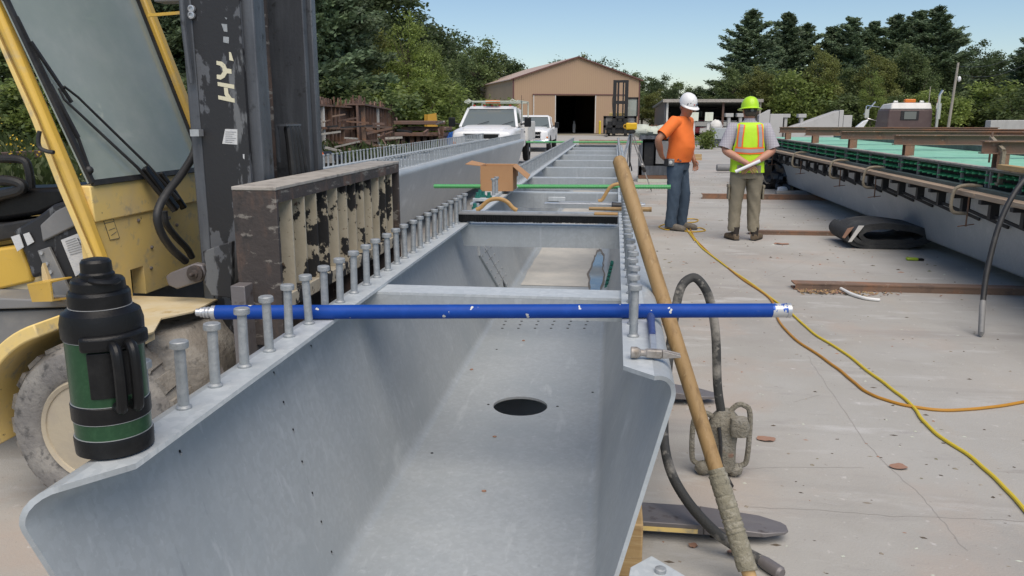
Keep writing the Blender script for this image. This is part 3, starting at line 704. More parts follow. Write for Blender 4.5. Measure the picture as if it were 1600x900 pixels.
def cardboard_box():
    c = V((G(748, 300, .923).x, 6.22, .924)); t = thing('cardboard_box', 'open cardboard box with spread flaps on the girder flange', 'box', c); w, d, h = .255, .27, .192; th = .005
    x, y, z = c; m = MB()
    m.use(CARD).box((x, y, z), (x + w, y + th, z + h)); m.box((x, y + d - th, z), (x + w, y + d, z + h)); m.box((x, y + th, z), (x + th, y + d - th, z + h)); m.box((x + w - th, y + th, z), (x + w, y + d - th, z + h)); m.box((x + th, y + th, z), (x + w - th, y + d - th, z + th)); m.build('carton', None, t)
    m = MB(); m.box((x + .002, y - .0025, z), (x + w - .03, y - .0005, z + .075)); m.build('side_fold', CARD, t)
    for nm, p in (('left', [(x, y, z + h), (x, y + d, z + h), (x - .11, y + d - .02, z + h + .025), (x - .12, y + .01, z + h + .012)]), ('right', [(x + w, y, z + h), (x + w, y + d, z + h), (x + w + .11, y + d - .01, z + h - .085), (x + w + .115, y, z + h - .10)])):
        m = MB(); m.prism(p, (.0, .0, .005)); m.build('flap', CARD, t)
    m = MB(); m.prism([(x, y + d, z + h), (x + w, y + d, z + h), (x + w, y + d + .09, z + h - .10), (x, y + d + .09, z + h - .10)], (0, .004, .004)); m.build('flap', CARD, t)
    m = MB(); m.prism([(x + .006, y + .006, z + h), (x + w - .006, y + .006, z + h), (x + w - .006, y + .02, z + h - .11), (x + .006, y + .02, z + h - .11)], (0, .004, 0)); m.build('flap', CARDI, t)
cardboard_box()
def brush(label, p0, p1, y, arch, strip, bristle, arch_h):
    a, b = p0, p1; t = thing('hand_float' if not bristle else 'concrete_brush', label, 'concrete tool', a)
    z = a.z
    if bristle:
        m = MB(); m.box((a.x, y, z + .044), (b.x, y + .07, z + .052)); m.build('back_board', GREY, t, bevel=.002); m = MB(); m.box((strip[1].x + .002, y + .004, z + .0525), (b.x - .004, y + .066, z + .063)); m.build('wooden_end', WOODG, t, bevel=.002)
        m = MB(); nb = 260
        for i in range(nb):
            x = a.x + .005 + (b.x - a.x - .01) * i / nb; h = rnd.uniform(0, .006); m.box((x, y + .004 + rnd.uniform(-.004, .004), z + .002 + h), (x + .0045, y + .066, z + .0435))
        stuff(m.build('bristles', BPL, t))
        m = MB(); m.box((strip[0].x, y + .02, z + .0525), (strip[1].x, y + .05, z + .064)); m.build('metal_rail', ALU, t)
        top = z + .064
    else:
        m = MB(); m.box((a.x, y, z + .001), (b.x, y + .07, z + .010)); m.build('blade', ALU, t, bevel=.002); m = MB(); m.box((a.x + .1, y + .026, z + .0105), (b.x - .02, y + .044, z + .02)); m.build('stiffener', ALU, t); top = z + .02
    x0, x1 = arch; L = x1 - x0; yy = y + .035
    pth = [(x0, yy, top + .006), (x0 + .10 * L, yy, top + .016), (x0 + .27 * L, yy, top + arch_h * .78), (x0 + .42 * L, yy, top + arch_h), (x0 + .6 * L, yy, top + arch_h), (x0 + .76 * L, yy, top + arch_h * .76), (x0 + .9 * L, yy, top + .018), (x1, yy, top + .006)]
    m = MB(); m.tube(smooth_path(pth, 5), [.012] * 36, 10, True, .9); m.build('handle', WOODG, t)
a, b = PY(716, 357, 4.52), PY(966, 357, 4.52); a.z = b.z = .902
brush('long black-bristled concrete brush with arched wooden handle across the girder', a, b, 4.5, (PY(744, 340, 4.53).x, PY(808, 340, 4.53).x), (PY(722, 345, 4.53), PY(928, 345, 4.53)), True, .068)
a, b = PY(851, 323, 5.55), PY(1008, 325, 5.55); a.z = b.z = .902
brush('bare metal hand float with wooden handle near the right flange', a, b, 5.5, (PY(935, 300, 5.53).x, PY(998, 300, 5.53).x), None, False, .12)
def mallet():
    a, b = PY(920, 333, 5.15), PY(1018, 333, 5.15); a.z = b.z = .918; t = thing('mallet', 'dark-headed mallet with a brown handle across the right flange', 'mallet', a)
    m = MB(); m.tube([a, a.lerp(b, .6), b], [.011, .013, .016], 10); m.build('handle', WOODH, t)
    c = PY(970, 327, 5.22); c.z = .93; m = MB(); m.lathe(c - V((.06, 0, 0)), [(.02, 0), (.026, .005), (.022, .04), (.022, .07), (.026, .11), (.02, .116)], 14, 'X'); m.build('head', BLK, t)
mallet()
def hammer():
    c = G(1022, 551, .918); t = thing('claw_hammer', 'claw hammer with blue grip lying on the right flange', 'hammer', (c.x, c.y, .9)); x, y = c.x, c.y; z = .9165
    a = G(986, 551, .9165); m = MB()
    m.lathe((a.x - .001, y, z), [(.0135, 0), (.0150, .002), (.0150, .016), (.0115, .022), (.0085, .026), (.0085, .034), (.011, .040)], 18, 'X'); m.build('striking_face', HAMS, t)
    e = G(1063, 552, .9165)
    m = MB(); m.hexa([(a.x + .037, y - .011, z - .010), (x + .02, y - .011, z - .012), (x + .02, y + .011, z - .012), (a.x + .037, y + .011, z - .010), (a.x + .037, y - .010, z + .010), (x + .02, y - .010, z + .010), (x + .02, y + .010, z + .010), (a.x + .037, y + .010, z + .010)]); m.build('head', HAMS, t, bevel=.003)
    for q in (-1, 1):
        m = MB(); x2 = x + .0205; m.hexa([(x2, y + q * .0015, z - .011), (e.x, y + q * .006, z - .006), (e.x, y + q * .014, z - .006), (x2, y + q * .011, z - .011), (x2, y + q * .0015, z + .009), (e.x, y + q * .006, z - .001), (e.x, y + q * .014, z - .001), (x2, y + q * .011, z + .009)]); m.build('claw', HAMS, t, bevel=.001)
    h = G(1018, 498, .925) + V((0, .02, 0)); p1 = V((x, y + .012, z)); p3 = V((h.x, h.y + .03, .918)); p2 = p1.lerp(p3, .42)
    m = MB(); m.bar(p1, p2, .016, .011); m.build('shank', ALU, t, bevel=.002)
    m = MB(); m.tube([p2, p1.lerp(p3, .5), p1.lerp(p3, .75), p1.lerp(p3, .95), p3], [.0105, .0125, .0125, .0155, .0135], 14, True, .8); m.build('grip', HAMB, t)
hammer()
def pole_tool():
    b = G(1180, 928, .004); tp = CC + ray(966, 246) * (3.0 / FW.length); t = thing('long_wooden_handle', 'long wooden handle with cement-caked wrapping leaning on the right flange', 'handle', b)
    P = lambda k: b.lerp(tp, k)
    m = MB(); m.tube([P(.245), P(.5), P(.8), P(.96), P(.992), P(1.0)], [.0255, .0265, .0270, .0275, .025, .016], 18); m.build('shaft', WOODH, t)
    m = MB(); pts, rs = [], []
    for i in range(46):
        k = .045 + .21 * i / 45; pts.append(P(k) + V((mnoise.noise(V((i * .5, 0, 0))) * .002, mnoise.noise(V((i * .5, 5, 0))) * .002, 0))); rs.append(.0315 + .004 * mnoise.noise(V((i * .8, 2, 1))) - .004 * (i > 42))
    m.tube(pts, rs, 16); m.build('wrapping', WRAP, t)
    m = MB(); m.tube([P(0), P(.05)], [.021, .0225], 12); m.build('handle_tip', TIMB, t)
pole_tool()
def vibrator():
    Y = 3.27; c = G(1126, 744, 0); c = V((PY(1126, 700, Y).x, Y, 0)); t = thing('concrete_vibrator', 'cement-caked vibrator motor with loop handles and a long hose, standing on the slab', 'concrete vibrator', c)
    m = MB(); X = c.x
    m.loft([((X, Y, .03), .055, .05, None, None, .6), ((X, Y, .06), .062, .055, None, None, .6), ((X + .004, Y, .14), .058, .053, None, None, .6), ((X + .006, Y, .2), .058, .054, None, None, .6), ((X + .008, Y, .235), .062, .058, None, None, .6), ((X + .012, Y, .26), .056, .05, None, None, .6), ((X + .012, Y, .29), .03, .03, None, None, .7)], 24, True, .09, 22); m.build('motor', VIB, t)
    m = MB(); m.loft([((X + .062, Y - .05, .20), .036, .03, None, None, .5), ((X + .064, Y - .05, .24), .04, .034, None, None, .5), ((X + .062, Y - .05, .275), .034, .03, None, None, .5)], 16, True, .15, 30); m.build('switch_box', VIB, t)
    for sx, xo, top in ((-1, .118, .27), (1, .112, .315)):
        m = MB(); xa = X + sx * .03; xb = X + sx * xo
        m.tube(smooth_path([(xa, Y, top - .03), (xa + sx * .025, Y, top - .002), (xb - sx * .028, Y, top), (xb, Y, top - .04), (xb, Y, .085), (xb - sx * .02, Y, .045), (xa, Y, .03)], 5), .0115, 9); m.build('loop_handle', VIB, t)
    for sx in (-.07, .06):
        m = MB(); m.ball((X + sx, Y - .01, .03), (.035, .035, .03), 12, 8, .35, 3, sx); m.build('foot', VIB, t)
    m = MB(); m.tube(smooth_path([(X - .02, Y - .06, .235), (X - .012, Y - .075, .17), (X - .005, Y - .08, .08), (X + .028, Y - .12, .02), (X + .034, Y - .14, .014)], 5), .0075, 8); m.build('power_lead', RUB, t)
    h = [(X - .006, Y, .28), PY(1121, 600, Y), PY(1118, 520, Y), PY(1108, 465, Y), PY(1092, 438, Y), PY(1078, 435, Y), PY(1063, 452, Y - .03), PY(1053, 500, Y - .08), PY(1043, 580, Y - .2), PY(1037, 670, 2.95), PY(1046, 730, 2.82), PY(1072, 780, 2.72), G(1112, 826, .09), G(1150, 854, .045), G(1190, 876, .025)]
    hp = smooth_path(h, 6); m = MB(); m.tube(hp, .0185, 14); m.build('hose', HOSE, t)
    m = MB(); e0 = hp[-1]; e1 = G(1222, 897, .022); m.tube([e0, e0.lerp(e1, .25), e1.lerp(e0, .1), e1], [.0195, .0225, .0225, .016], 14); m.build('vibrating_head', STEELD, t)
vibrator()

# ================================================================== THINGS LYING ON THE SLAB
def skid(label, x0, x1, y, w=.10, h=.055):
    m = MB(); m.box((x0, y - w / 2, 0.001), (x1, y + w / 2, .012)); m.box((x0 + .01, y - w / 2 + .004, .0125), (x1, y - w / 2 + .012, h - .012)); m.box((x0, y - w / 2, h - .0115), (x1, y + w / 2, h))
    return tag(m.build('steel_channel', RUSTY), label, 'steel channel', 'rusty channels lying on the slab')
skid('nearest rusty channel on the slab, its broken end amid splinters', 1.60, 4.6, 7.22, .14, .06)
skid('middle rusty channel on the slab, behind the vest man\'s boots', 1.75, 4.4, 10.62, .11, .05)
skid('farthest rusty channel on the slab, beside the black sheeting', 1.62, 4.4, 15.2, .13, .09)
def folded_mat():
    Y0, Y1 = 9.55, 10.25; c = V((PY(1393, 366, Y0).x, 0, .155)); t = thing('folded_fabric', 'folded roll of black geotextile fabric lying beside the right girder', 'fabric roll', (c.x, Y0, 0)); th = .046
    def sp(turns, a0, b0, k0):
        pts = []
        n = int(turns * 40)
        for i in range(n + 1):
            a = 2 * pi * i / 40 + 2.6; f = 1 - k0 * i / 40
            x = a0 * cos(a) * f; z = b0 * sin(a) * f
            z = max(z, -b0 * .93 * f); pts.append(V((c.x + x + .02 * mnoise.noise(V((i * .13, 0, 0))), 0, c.z + z * (1 - .22 * x / a0) + .012 * mnoise.noise(V((i * .2, 4, 0))))))
        return pts
    P = sp(2.5, .51, .14, .17); m = MB(); vs = []
    n = len(P)
    for k, Y in enumerate((Y0, Y0 + .25, Y0 + .5, Y1)):
        for i in range(n):
            d = (P[min(i + 1, n - 1)] - P[max(i - 1, 0)]).normalized(); q = V((-d.z, 0, d.x)) * th / 2; w = V((0, .03 * mnoise.noise(V((i * .1, k, 0))), 0))
            vs += [P[i] + q + V((0, Y, 0)) + w, P[i] - q + V((0, Y, 0)) + w]
    fs = []
    for k in range(3):
        for i in range(n - 1):
            for s in (0, 1): fs.append((k * 2 * n + 2 * i + s, k * 2 * n + 2 * i + 2 + s, (k + 1) * 2 * n + 2 * i + 2 + s, (k + 1) * 2 * n + 2 * i + s))
    for k in (0, 3): fs += [(k * 2 * n + 2 * i, k * 2 * n + 2 * i + 1, k * 2 * n + 2 * i + 3, k * 2 * n + 2 * i + 2) for i in range(n - 1)]
    m.add(vs, fs); m.build('fabric', GEOT, t, smooth=50)
    m = MB(); x = c.x - .47; m.prism([(x, Y0 - .014, .08), (x + .035, Y0 - .014, .08), (x + .16, Y0 - .014, .270), (x + .10, Y0 - .014, .270)], (0, .01, 0)); m.build('white_label_strip', OFFW, t)
    m = MB(); x = c.x - .54; m.prism([(x, Y0 - .012, .13), (x + .03, Y0 - .012, .12), (x + .12, Y0 - .012, .255), (x + .05, Y0 - .012, .235)], (0, .01, 0)); m.build('orange_label_strip', LEAFB, t)
folded_mat()
def sheeting():
    c = G(1212, 296, 0); t = thing('black_sheeting', 'crumpled heap of shiny black plastic sheeting under the deck edge', 'plastic sheeting', c)
    for k, (dx, dy, r) in enumerate(((-.15, .3, (.38, .3, .42)), (.2, .1, (.34, .3, .36)), (.05, .9, (.4, .35, .5)))):
        m = MB(); m.ball(c + V((dx, dy, r[2] * .62)), r, 30, 20, .55, 3.5, k * 7.0); m.build('crumpled_sheet', BAG, t)
    m = MB(); a, b = G(1212, 303, .07), G(1268, 303, .07); m.cyl(a, b, .062, 14); tag(m.build('grey_pipe', GREY), 'short grey pipe lying in front of the black sheeting', 'pipe')
    m = MB(); a, b = G(1120, 262, .1), G(1150, 262, .1); m.lathe(a, [(.09, 0), (.1, .02), (.095, (b - a).length), (.08, (b - a).length + .01)], 12, (b - a)); tag(m.build('grey_roll', GREY), 'grey roll lying on the slab just left of the vest man', 'roll')
    m = MB(); a = G(1222, 300, 0); m.ball(a + V((0, 0, .05)), (.1, .08, .06), 12, 8, .5, 4, 1); tag(m.build('white_cloth', PAPER), 'scrap of white plastic at the foot of the black sheeting', 'scrap')
sheeting()
def small_slab_items():
    p = [G(1314, 451, .025), G(1330, 459, .02), G(1352, 466, .016), G(1375, 469, .014)]
    m = MB(); m.tube(smooth_path(p, 5), .014, 10, True); tag(m.build('white_tube', WHITEP), 'short bent white plastic tube on the slab by the rusty channel', 'tube')
    c = G(1429, 407, 0); t = thing('lighter', 'lime green and black tape measure clip lying on the slab', 'small tool', c)
    m = MB(); m.box(c + V((-.085, -.03, .002)), c + V((.03, .03, .03))); m.build('green_body', LIME, t, bevel=.008); m = MB(); m.box(c + V((.031, -.025, .002)), c + V((.09, .025, .024))); m.build('black_end', BPL, t, bevel=.006)
    t['label'] = 'lime green and black pocket tool lying alone on the slab'; t.name = 'pocket_tool'
    for x, y, r, lb in ((1404, 730, .03, 'round pinkish brown leaf on the near slab below the cords'), (1197, 686, .036, 'torn brown leaf on the slab right of the vibrator'), (1221, 381, .07, 'brown scrap on the slab right of the vest man\'s boots'), (1083, 853, .014, 'small brown leaf beside the pine timber'), (1143, 864, .014, 'small brown leaf under the vibrator hose')):
        c = G(x, y, .004); m = MB(); k = 14
        m.add([c + V((r * 1.25 * cos(2 * pi * j / k) * (1 + .3 * mnoise.noise(V((j * .9, x, 0)))), r * .9 * sin(2 * pi * j / k) * (1 + .3 * mnoise.noise(V((j * .8, y, 0)))), .004 + .012 * mnoise.noise(V((j * .6, x, y))) )) for j in range(k)], [tuple(range(k))])
        tag(m.build('dry_leaf', LEAFB), lb, 'leaf', 'dry leaves on the slab')
    m = MB(); rr = random.Random(3)
    for i in range(1500):
        y = 1.8 + rr.random() ** 1.6 * 22; x = rr.uniform(.1, 3.6) if rr.random() < .8 else rr.uniform(-3.5, 8)
        if -1.1 < x < .2: continue
        s = rr.uniform(.003, .010) * (1 if y < 8 else 1.6); m.use((LEAFB, DIRT, BARK, STACKW)[rr.choice((0, 1, 1, 2, 2, 3))])
        a = rr.uniform(0, pi); h = s * rr.uniform(.2, .7); z = zg(y) + .0005; ca, sa = cos(a) * s * rr.uniform(.8, 2.5), sin(a) * s; 
        m.add([(x - ca, y - sa, z), (x + sa, y - ca * .4, z), (x + ca, y + sa, z), (x - sa, y + ca * .4, z), (x, y, z + h)], [(0, 1, 4), (1, 2, 4), (2, 3, 4), (3, 0, 4)])
    for i in range(260):
        x = 1.62 + abs(rr.gauss(.15, .3)); y = 7.1 + rr.gauss(-.03, .05); s = rr.uniform(.006, .02); m.use((LEAFB, TIMB, BARK)[i % 3]); a = rr.uniform(0, pi)
        m.bar((x - cos(a) * s, y - sin(a) * s, .006), (x + cos(a) * s, y + sin(a) * s, .012), .006, .005)
    stuff(m.build('slab_debris', None))
small_slab_items()
def cracks():
    m = MB()
    for px in ([(1262, 556), (1285, 592), (1318, 640), (1352, 690), (1395, 735), (1440, 775), (1470, 812), (1510, 860)], [(1170, 792), (1280, 797), (1380, 805), (1490, 809), (1605, 815)], [(1150, 733), (1230, 730), (1350, 731)], [(1240, 628), (1280, 617)], [(1100, 480), (1180, 440), (1290, 395)], [(1062, 330), (1075, 300), (1086, 262), (1100, 236)]):
        P = smooth_path([G(x, y, .0008) for x, y in px], 10); P = [p + V((.012 * mnoise.noise(V((i * .35, 0, 0))), .012 * mnoise.noise(V((0, i * .35, 7))), 0)) for i, p in enumerate(P)]; vs = []
        for i, p in enumerate(P):
            d = (P[min(i + 1, len(P) - 1)] - P[max(i - 1, 0)]).normalized(); q = V((-d.y, d.x, 0)) * (.0016 * (1 + .8 * mnoise.noise(V((i * .6, 3, 0))))); vs += [p - q, p + q]
        m.add(vs, [(2 * i, 2 * i + 1, 2 * i + 3, 2 * i + 2) for i in range(len(P) - 1)])
    struct(m.build('slab_cracks', mat('crack_dirt', (.30, .282, .26), .95)))
cracks()
def cords():
    def cord(nm, label, px, mt, r=.0085):
        P = [G(x, y, r) if len(q) == 2 else G(x, y, q[2]) for q in px for x, y in (q[:2],)]
        sp = smooth_path(P, 8); sp = [p + V((.008 * mnoise.noise(V((i * .21, 0, r * 900))), 0, 0)) for i, p in enumerate(sp)]
        m = MB(); m.tube(sp, r, 8); tag(m.build(nm, mt), label, 'cord', 'cords on the slab')
    cord('extension_cord', 'orange cord curving across the slab to the right edge', [(1076, 352), (1086, 372), (1108, 395), (1130, 412), (1160, 436), (1205, 468), (1216, 500), (1245, 532), (1290, 562), (1320, 585), (1350, 610), (1385, 625), (1430, 636), (1480, 641), (1540, 637), (1605, 627), (1760, 596), (2100, 560)], CORDO)
    cord('extension_cord', 'bright yellow cord running from the men to the lower right corner', [(1078, 362), (1095, 385), (1133, 415), (1170, 440), (1214, 472), (1240, 492), (1270, 520), (1310, 545), (1350, 575), (1390, 605), (1425, 634), (1445, 660), (1480, 690), (1520, 715), (1560, 752), (1612, 808), (1720, 930), (1900, 1060)], CORDY)
    cord('cord_coil', 'yellow cord loops lying around the orange-shirted man\'s boots', [(1040, 350), (1030, 354), (1042, 359), (1060, 358), (1075, 362), (1090, 362), (1102, 360), (1094, 356), (1080, 357), (1070, 353), (1060, 346), (1075, 342), (1090, 343), (1086, 347), (1066, 349), (1072, 356), (1078, 366), (1086, 376)], CORD)
cords()
def right_hose():
    p = [G(1533, 520, .03), PY(1536, 470, 5.86), PY(1543, 420, 5.95), PY(1560, 355, 6.05), PY(1580, 310, 6.12), PY(1603, 278, 6.2), PY(1640, 240, 6.3), V((3.32, 6.62, 1.115)), V((3.55, 6.95, 1.05)), V((4.2, 7.3, 1.043))]
    sp = smooth_path(p, 6); t = thing('vibrator_hose', 'black hose with grey metal tip hanging off the deck onto the slab', 'hose', p[0])
    m = MB(); m.tube(sp[5:], .019, 12); m.build('hose', RUB, t); m = MB(); m.tube([sp[0] - V((0, 0, .02)), sp[0], sp[5], sp[6]], [.012, .02, .021, .0195], 12); m.build('metal_tip', GREY, t)
right_hose()

# ================================================================== LARGE YELLOW FORKLIFT
def forklift():
    f = thing('forklift', 'large yellow forklift with black mast, its forks under the foreground girder', 'forklift', (-2.0, 3.5, 0))
    YN = 2.85; FX = -2.03
    # --- near A-pillar: side outline taken in the plane of the cab side, pushed into the cab
    def side(px, y, d, name, mt, bv=.004, **k):
        m = MB(); m.prism([PY(a, b, y) for a, b in px], (0, d, 0)); return m.build(name, mt, f, bevel=bv, **k)
    side([(-70, -100), (-50, -100), (-8, 0), (68, 180), (112, 284), (164, 420), (184, 470), (172, 470), (148, 407), (109, 313), (95, 280), (56, 180), (0, 56)], YN, .055, 'pillar', YEL, .014)
    side([(-70, -92), (0, 62), (57, 186), (96, 286), (110, 319), (150, 413), (176, 472), (168, 472), (141, 411), (101, 319), (87, 286), (49, 188), (-4, 66), (-76, -90)], YN + .012, .03, 'pillar_edge', YELD, .003)
    n = V((1, 0, .335)).normalized(); p0 = V((FX, 3.0, 1.235))
    W_ = lambda x, y, o=0: PL(x, y, p0 + n * o, n)
    # far pillar and header
    def wp(y, z, o=0): return V((FX - (z - 1.235) * .335 + o, y, z))
    m = MB(); m.bar(wp(3.83, 1.2), wp(3.83, 2.26), .06, .08, (1, 0, 0)); m.build('pillar', YEL, f, bevel=.012)
    m = MB(); m.bar(wp(2.9, 2.26), wp(3.9, 2.26), .09, .09); m.build('cab_header', YEL, f, bevel=.012)
    # windshield and its rubber seal
    m = MB(); m.prism([wp(2.905, 1.243), wp(3.795, 1.243), wp(3.795, 2.215), wp(2.83, 2.215)], n * -.006); m.build('windshield', GLASS, f)
    m = MB()
    ring = [wp(2.918, 1.242, .006), wp(3.80, 1.242, .006), wp(3.80, 2.22, .006), wp(2.84, 2.22, .006)]
    for i in range(4): m.bar(ring[i], ring[(i + 1) % 4], .022, .016, n)
    m.build('window_seal', RUB, f)
    # cowl
    m = MB(); m.hexa([(FX - .06, 2.90, 1.09), (FX + .012, 2.90, 1.09), (FX + .012, 4.15, 1.09), (FX - .06, 4.15, 1.09), (FX - .06, 2.90, 1.232), (FX + .004, 2.90, 1.232), (FX + .004, 4.15, 1.232), (FX - .06, 4.15, 1.232)]); m.build('cowl_upper', YELD, f, bevel=.005)
    m = MB(); m.box((FX - .06, 2.90, .735), (FX, 3.11, 1.088)); m.box((FX - .06, 3.21, .735), (FX, 4.15, 1.088)); m.box((FX - .06, 3.1105, .86), (FX, 3.2095, 1.088)); m.build('cowl_lower', YELD, f)
    m = MB(); m.box((FX - .09, 3.10, .735), (FX - .065, 3.22, .87)); m.build('cowl_recess', DARKIN, f)
    for yy, zz in ((3.32, 1.05), (3.38, .97), (3.28, .93), (3.44, 1.04), (3.20, 1.06), (3.5, 1.0), (3.26, .84)):
        m = MB(); m.lathe((FX, yy, zz), [(.008, 0), (.008, .006), (.004, .010)], 8, 'X'); m.build('cowl_bolt', STEELD, f)
    q = [PX(a, b, FX + .0015) for a, b in ((162, 345), (177, 342), (187, 372), (172, 375))]; m = MB(); m.prism(q, (.0008, 0, 0)); m.build('warning_sticker', YELD, f)
    m = MB()
    for a, b in (((162, 345), (177, 342)), ((177, 342), (187, 372)), ((187, 372), (172, 375)), ((172, 375), (162, 345)), ((164, 349), (178, 346)), ((170, 360), (180, 356)), ((174, 368), (182, 362))): m.bar(PX(*a, FX + .0028), PX(*b, FX + .0028), .0018, .0012, (1, 0, 0))
    m.build('sticker_print', INK, f)
    # step over the wheel and fender
    zt = .745
    m = MB(); m.prism([G(205, 462, zt), G(342, 466, zt), G(300, 487, zt), G(252, 497, zt), G(240, 518, zt), G(226, 523, zt), G(180, 500, zt)], (0, 0, -.006)); m.build('step_plate', YELS, f)
    a, b, c_, d_ = G(226, 523, zt - .006), G(240, 518, zt - .006), G(252, 497, zt - .006), G(300, 487, zt - .006)
    m = MB(); m.prism([a, b, b - V((0, 0, .03)), a - V((0, 0, .035))], (0, .005, 0)); m.build('step_lip', YELS, f)
    wc = V((-1.93, 2.62, .335)); Rw = .335
    m = MB(); vs = []; k = 20
    for j in range(k + 1):
        an = pi * (.60 + .46 * j / k)
        for r_, y_ in ((Rw + .065, 2.56), (Rw + .115, 2.56), (Rw + .115, 2.95), (Rw + .065, 2.95)): vs.append(wc + V((r_ * cos(an), y_ - wc.y, r_ * sin(an))))
    m.add(vs, [(4 * j + e, 4 * j + (e + 1) % 4, 4 * j + 4 + (e + 1) % 4, 4 * j + 4 + e) for j in range(k) for e in range(4)] + [(0, 1, 2, 3), (4 * k, 4 * k + 1, 4 * k + 2, 4 * k + 3)]); m.build('fender', YELD, f, bevel=.006)
    # wheels
    def wheel(c, rad, w, sgn):
        m = MB(); pr = [(rad * .62, 0), (rad * .66, .012), (rad * .80, .022), (rad * .93, .012), (rad, -.03), (rad, -w + .03), (rad * .93, -w), (rad * .62, -w)]
        m.use(TYRE).lathe(c, [(r_, -h * sgn if sgn > 0 else h) for r_, h in pr], 48, 'Y', False)
        m.use(MUD)
        for j in range(22):
            a = 2 * pi * j / 22
            for s2 in (0, 1):
                aa = a + s2 * pi / 22; u = V((cos(aa), 0, sin(aa))); tt = V((-sin(aa), 0, cos(aa))); y0 = .02 + s2 * w / 2; y1 = y0 + w / 2 - .03
                b0 = c + u * (rad - .005); m.hexa([b0 - tt * .035 + V((0, y0, 0)), b0 + tt * .035 + V((0, y0, 0)), b0 + tt * .045 + V((0, y1, 0)), b0 - tt * .02 + V((0, y1, 0)), b0 - tt * .03 + u * .016 + V((0, y0, 0)), b0 + tt * .03 + u * .016 + V((0, y0, 0)), b0 + tt * .04 + u * .016 + V((0, y1, 0)), b0 - tt * .015 + u * .016 + V((0, y1, 0))])
        ty = m.build('tyre', None, f)
        m = MB(); m.lathe(c, [(rad * .625, .0), (rad * .60, -.012), (rad * .56, -.006), (rad * .52, .03), (rad * .30, .05), (rad * .16, .03), (rad * .14, -.01), (.01, -.012)], 40, 'Y'); m.build('rim', RIM, f)
    wheel(wc, Rw, .36, 1)
    wheel(V((-3.95, 2.80, .34)), .34, .26, 1)
    wheel(V((-1.93, 4.02, .36)), Rw, .36, 1); wheel(V((-3.95, 4.0, .34)), .34, .26, 1)
    m = MB(); rr = random.Random(5)
    m.loft([((-1.72, 3.05, .36), .16, .30, None, None, .8), ((-1.70, 3.05, .55), .15, .30, None, None, .8), ((-1.76, 3.05, .68), .12, .28, None, None, .8)], 26, True, .35, 9); m.build('mud_clods', MUD, f, smooth=60)
    m = MB(); m.bar((-1.63, 2.95, .62), (-1.52, 2.86, .40), .05, .03); m.bar((-1.60, 3.2, .66), (-1.45, 3.2, .34), .05, .06); m.build('axle_strut', STEELD, f)
    # chassis, counterweight, hood, roof
    m = MB(); m.box((-4.3, 3.0, .35), (-2.1, 4.05, .72)); m.build('chassis', GREY, f, bevel=.02)
    m = MB(); m.hexa([(-4.75, 2.85, .3), (-3.75, 2.85, .3), (-3.75, 4.2, .3), (-4.75, 4.2, .3), (-4.65, 2.9, 1.2), (-3.75, 2.9, 1.25), (-3.75, 4.15, 1.25), (-4.65, 4.15, 1.2)]); m.build('counterweight', YEL, f, bevel=.05)
    m = MB(); m.box((-3.74, 2.95, .73), (-2.95, 4.1, 1.0)); m.build('engine_hood', YEL, f, bevel=.03)
    m = MB(); m.box((-3.7, 2.86, 2.27), (-2.28, 4.0, 2.33)); m.build('cab_roof', YEL, f, bevel=.02)
    for yy in (2.9, 3.95): 
        m = MB(); m.bar((-3.6, yy, 1.2), (-3.5, yy, 2.27), .07, .06, (0, 1, 0)); m.build('pillar', YEL, f, bevel=.01)
    # running board, bracket box, side panel seen at the picture's left edge
    m = MB(); m.hexa([PY(-160, 488, 2.87), PY(112, 480, 2.87), PY(112, 480, 2.87) + V((0, .4, 0)), PY(-160, 488, 2.87) + V((0, .4, 0)), PY(-160, 460, 2.87), PY(105, 470, 2.87), PY(105, 470, 2.87) + V((0, .4, 0)), PY(-160, 460, 2.87) + V((0, .4, 0))]); m.build('running_board', GREY, f, bevel=.006)
    side([(-160, 491), (112, 483), (95, 508), (45, 540), (0, 576), (-160, 640)], 2.90, .35, 'side_frame', GREY, .006)
    b0 = [PY(*q, 2.74) for q in ((40, 443), (78, 441), (112, 432), (115, 466), (82, 470), (48, 471))]
    m = MB(); A, B, C_, D = PY(42, 444, 2.76), PY(78, 440, 2.70), PY(82, 471, 2.70), PY(50, 472, 2.76); e = V((.02, .17, .0)); w = .006
    dz = A.z - D.z
    m.prism([A, B, C_, D], e.normalized() * .006)
    E_ = PY(112, 432, 2.84); F_ = PY(115, 466, 2.84)
    m.prism([B, E_, E_ - V((0, 0, .006)), B - V((0, 0, .006))], A - B); m.prism([C_, F_, F_ + V((0, 0, .006)), C_ + V((0, 0, .006))], D - C_); m.prism([B, C_, C_ + (E_ - B).normalized() * .01, B + (E_ - B).normalized() * .01], (A - B) * .12); m.build('bracket_box', YEL, f)
    side([(64, 418), (66, 411), (78, 444), (66, 447)], 2.86, .02, 'bracket_fin', YELS, .002)
    side([(-80, 400), (0, 388), (30, 384), (44, 420), (50, 440), (0, 452), (-80, 462)], 3.02, .3, 'side_panel', YEL, .01)
    side([(-80, 453), (0, 444), (60, 432), (110, 455), (108, 470), (-80, 478)], 3.04, .3, 'lower_side_panel', YELS, .012)
    # dash and seat
    side([(18, 362), (58, 338), (82, 320), (106, 312), (118, 345), (150, 430), (150, 462), (100, 458), (62, 430), (50, 436), (38, 398)], 2.98, .22, 'dash_console', BLK, .012)
    side([(62, 352), (86, 330), (110, 318), (123, 350), (66, 378)], 2.965, .02, 'console_cover', GREY, .006)
    side([(58, 392), (76, 386), (112, 462), (86, 462)], 2.962, .015, 'grey_bracket', GREY, .003)
    for a, b in ((66, 395), (74, 412), (80, 425)):
        c = PY(a, b, 2.960); m = MB(); m.cyl(c, c - V((0, .008, 0)), .008, 8); m.build('bracket_bolt', ALU, f)
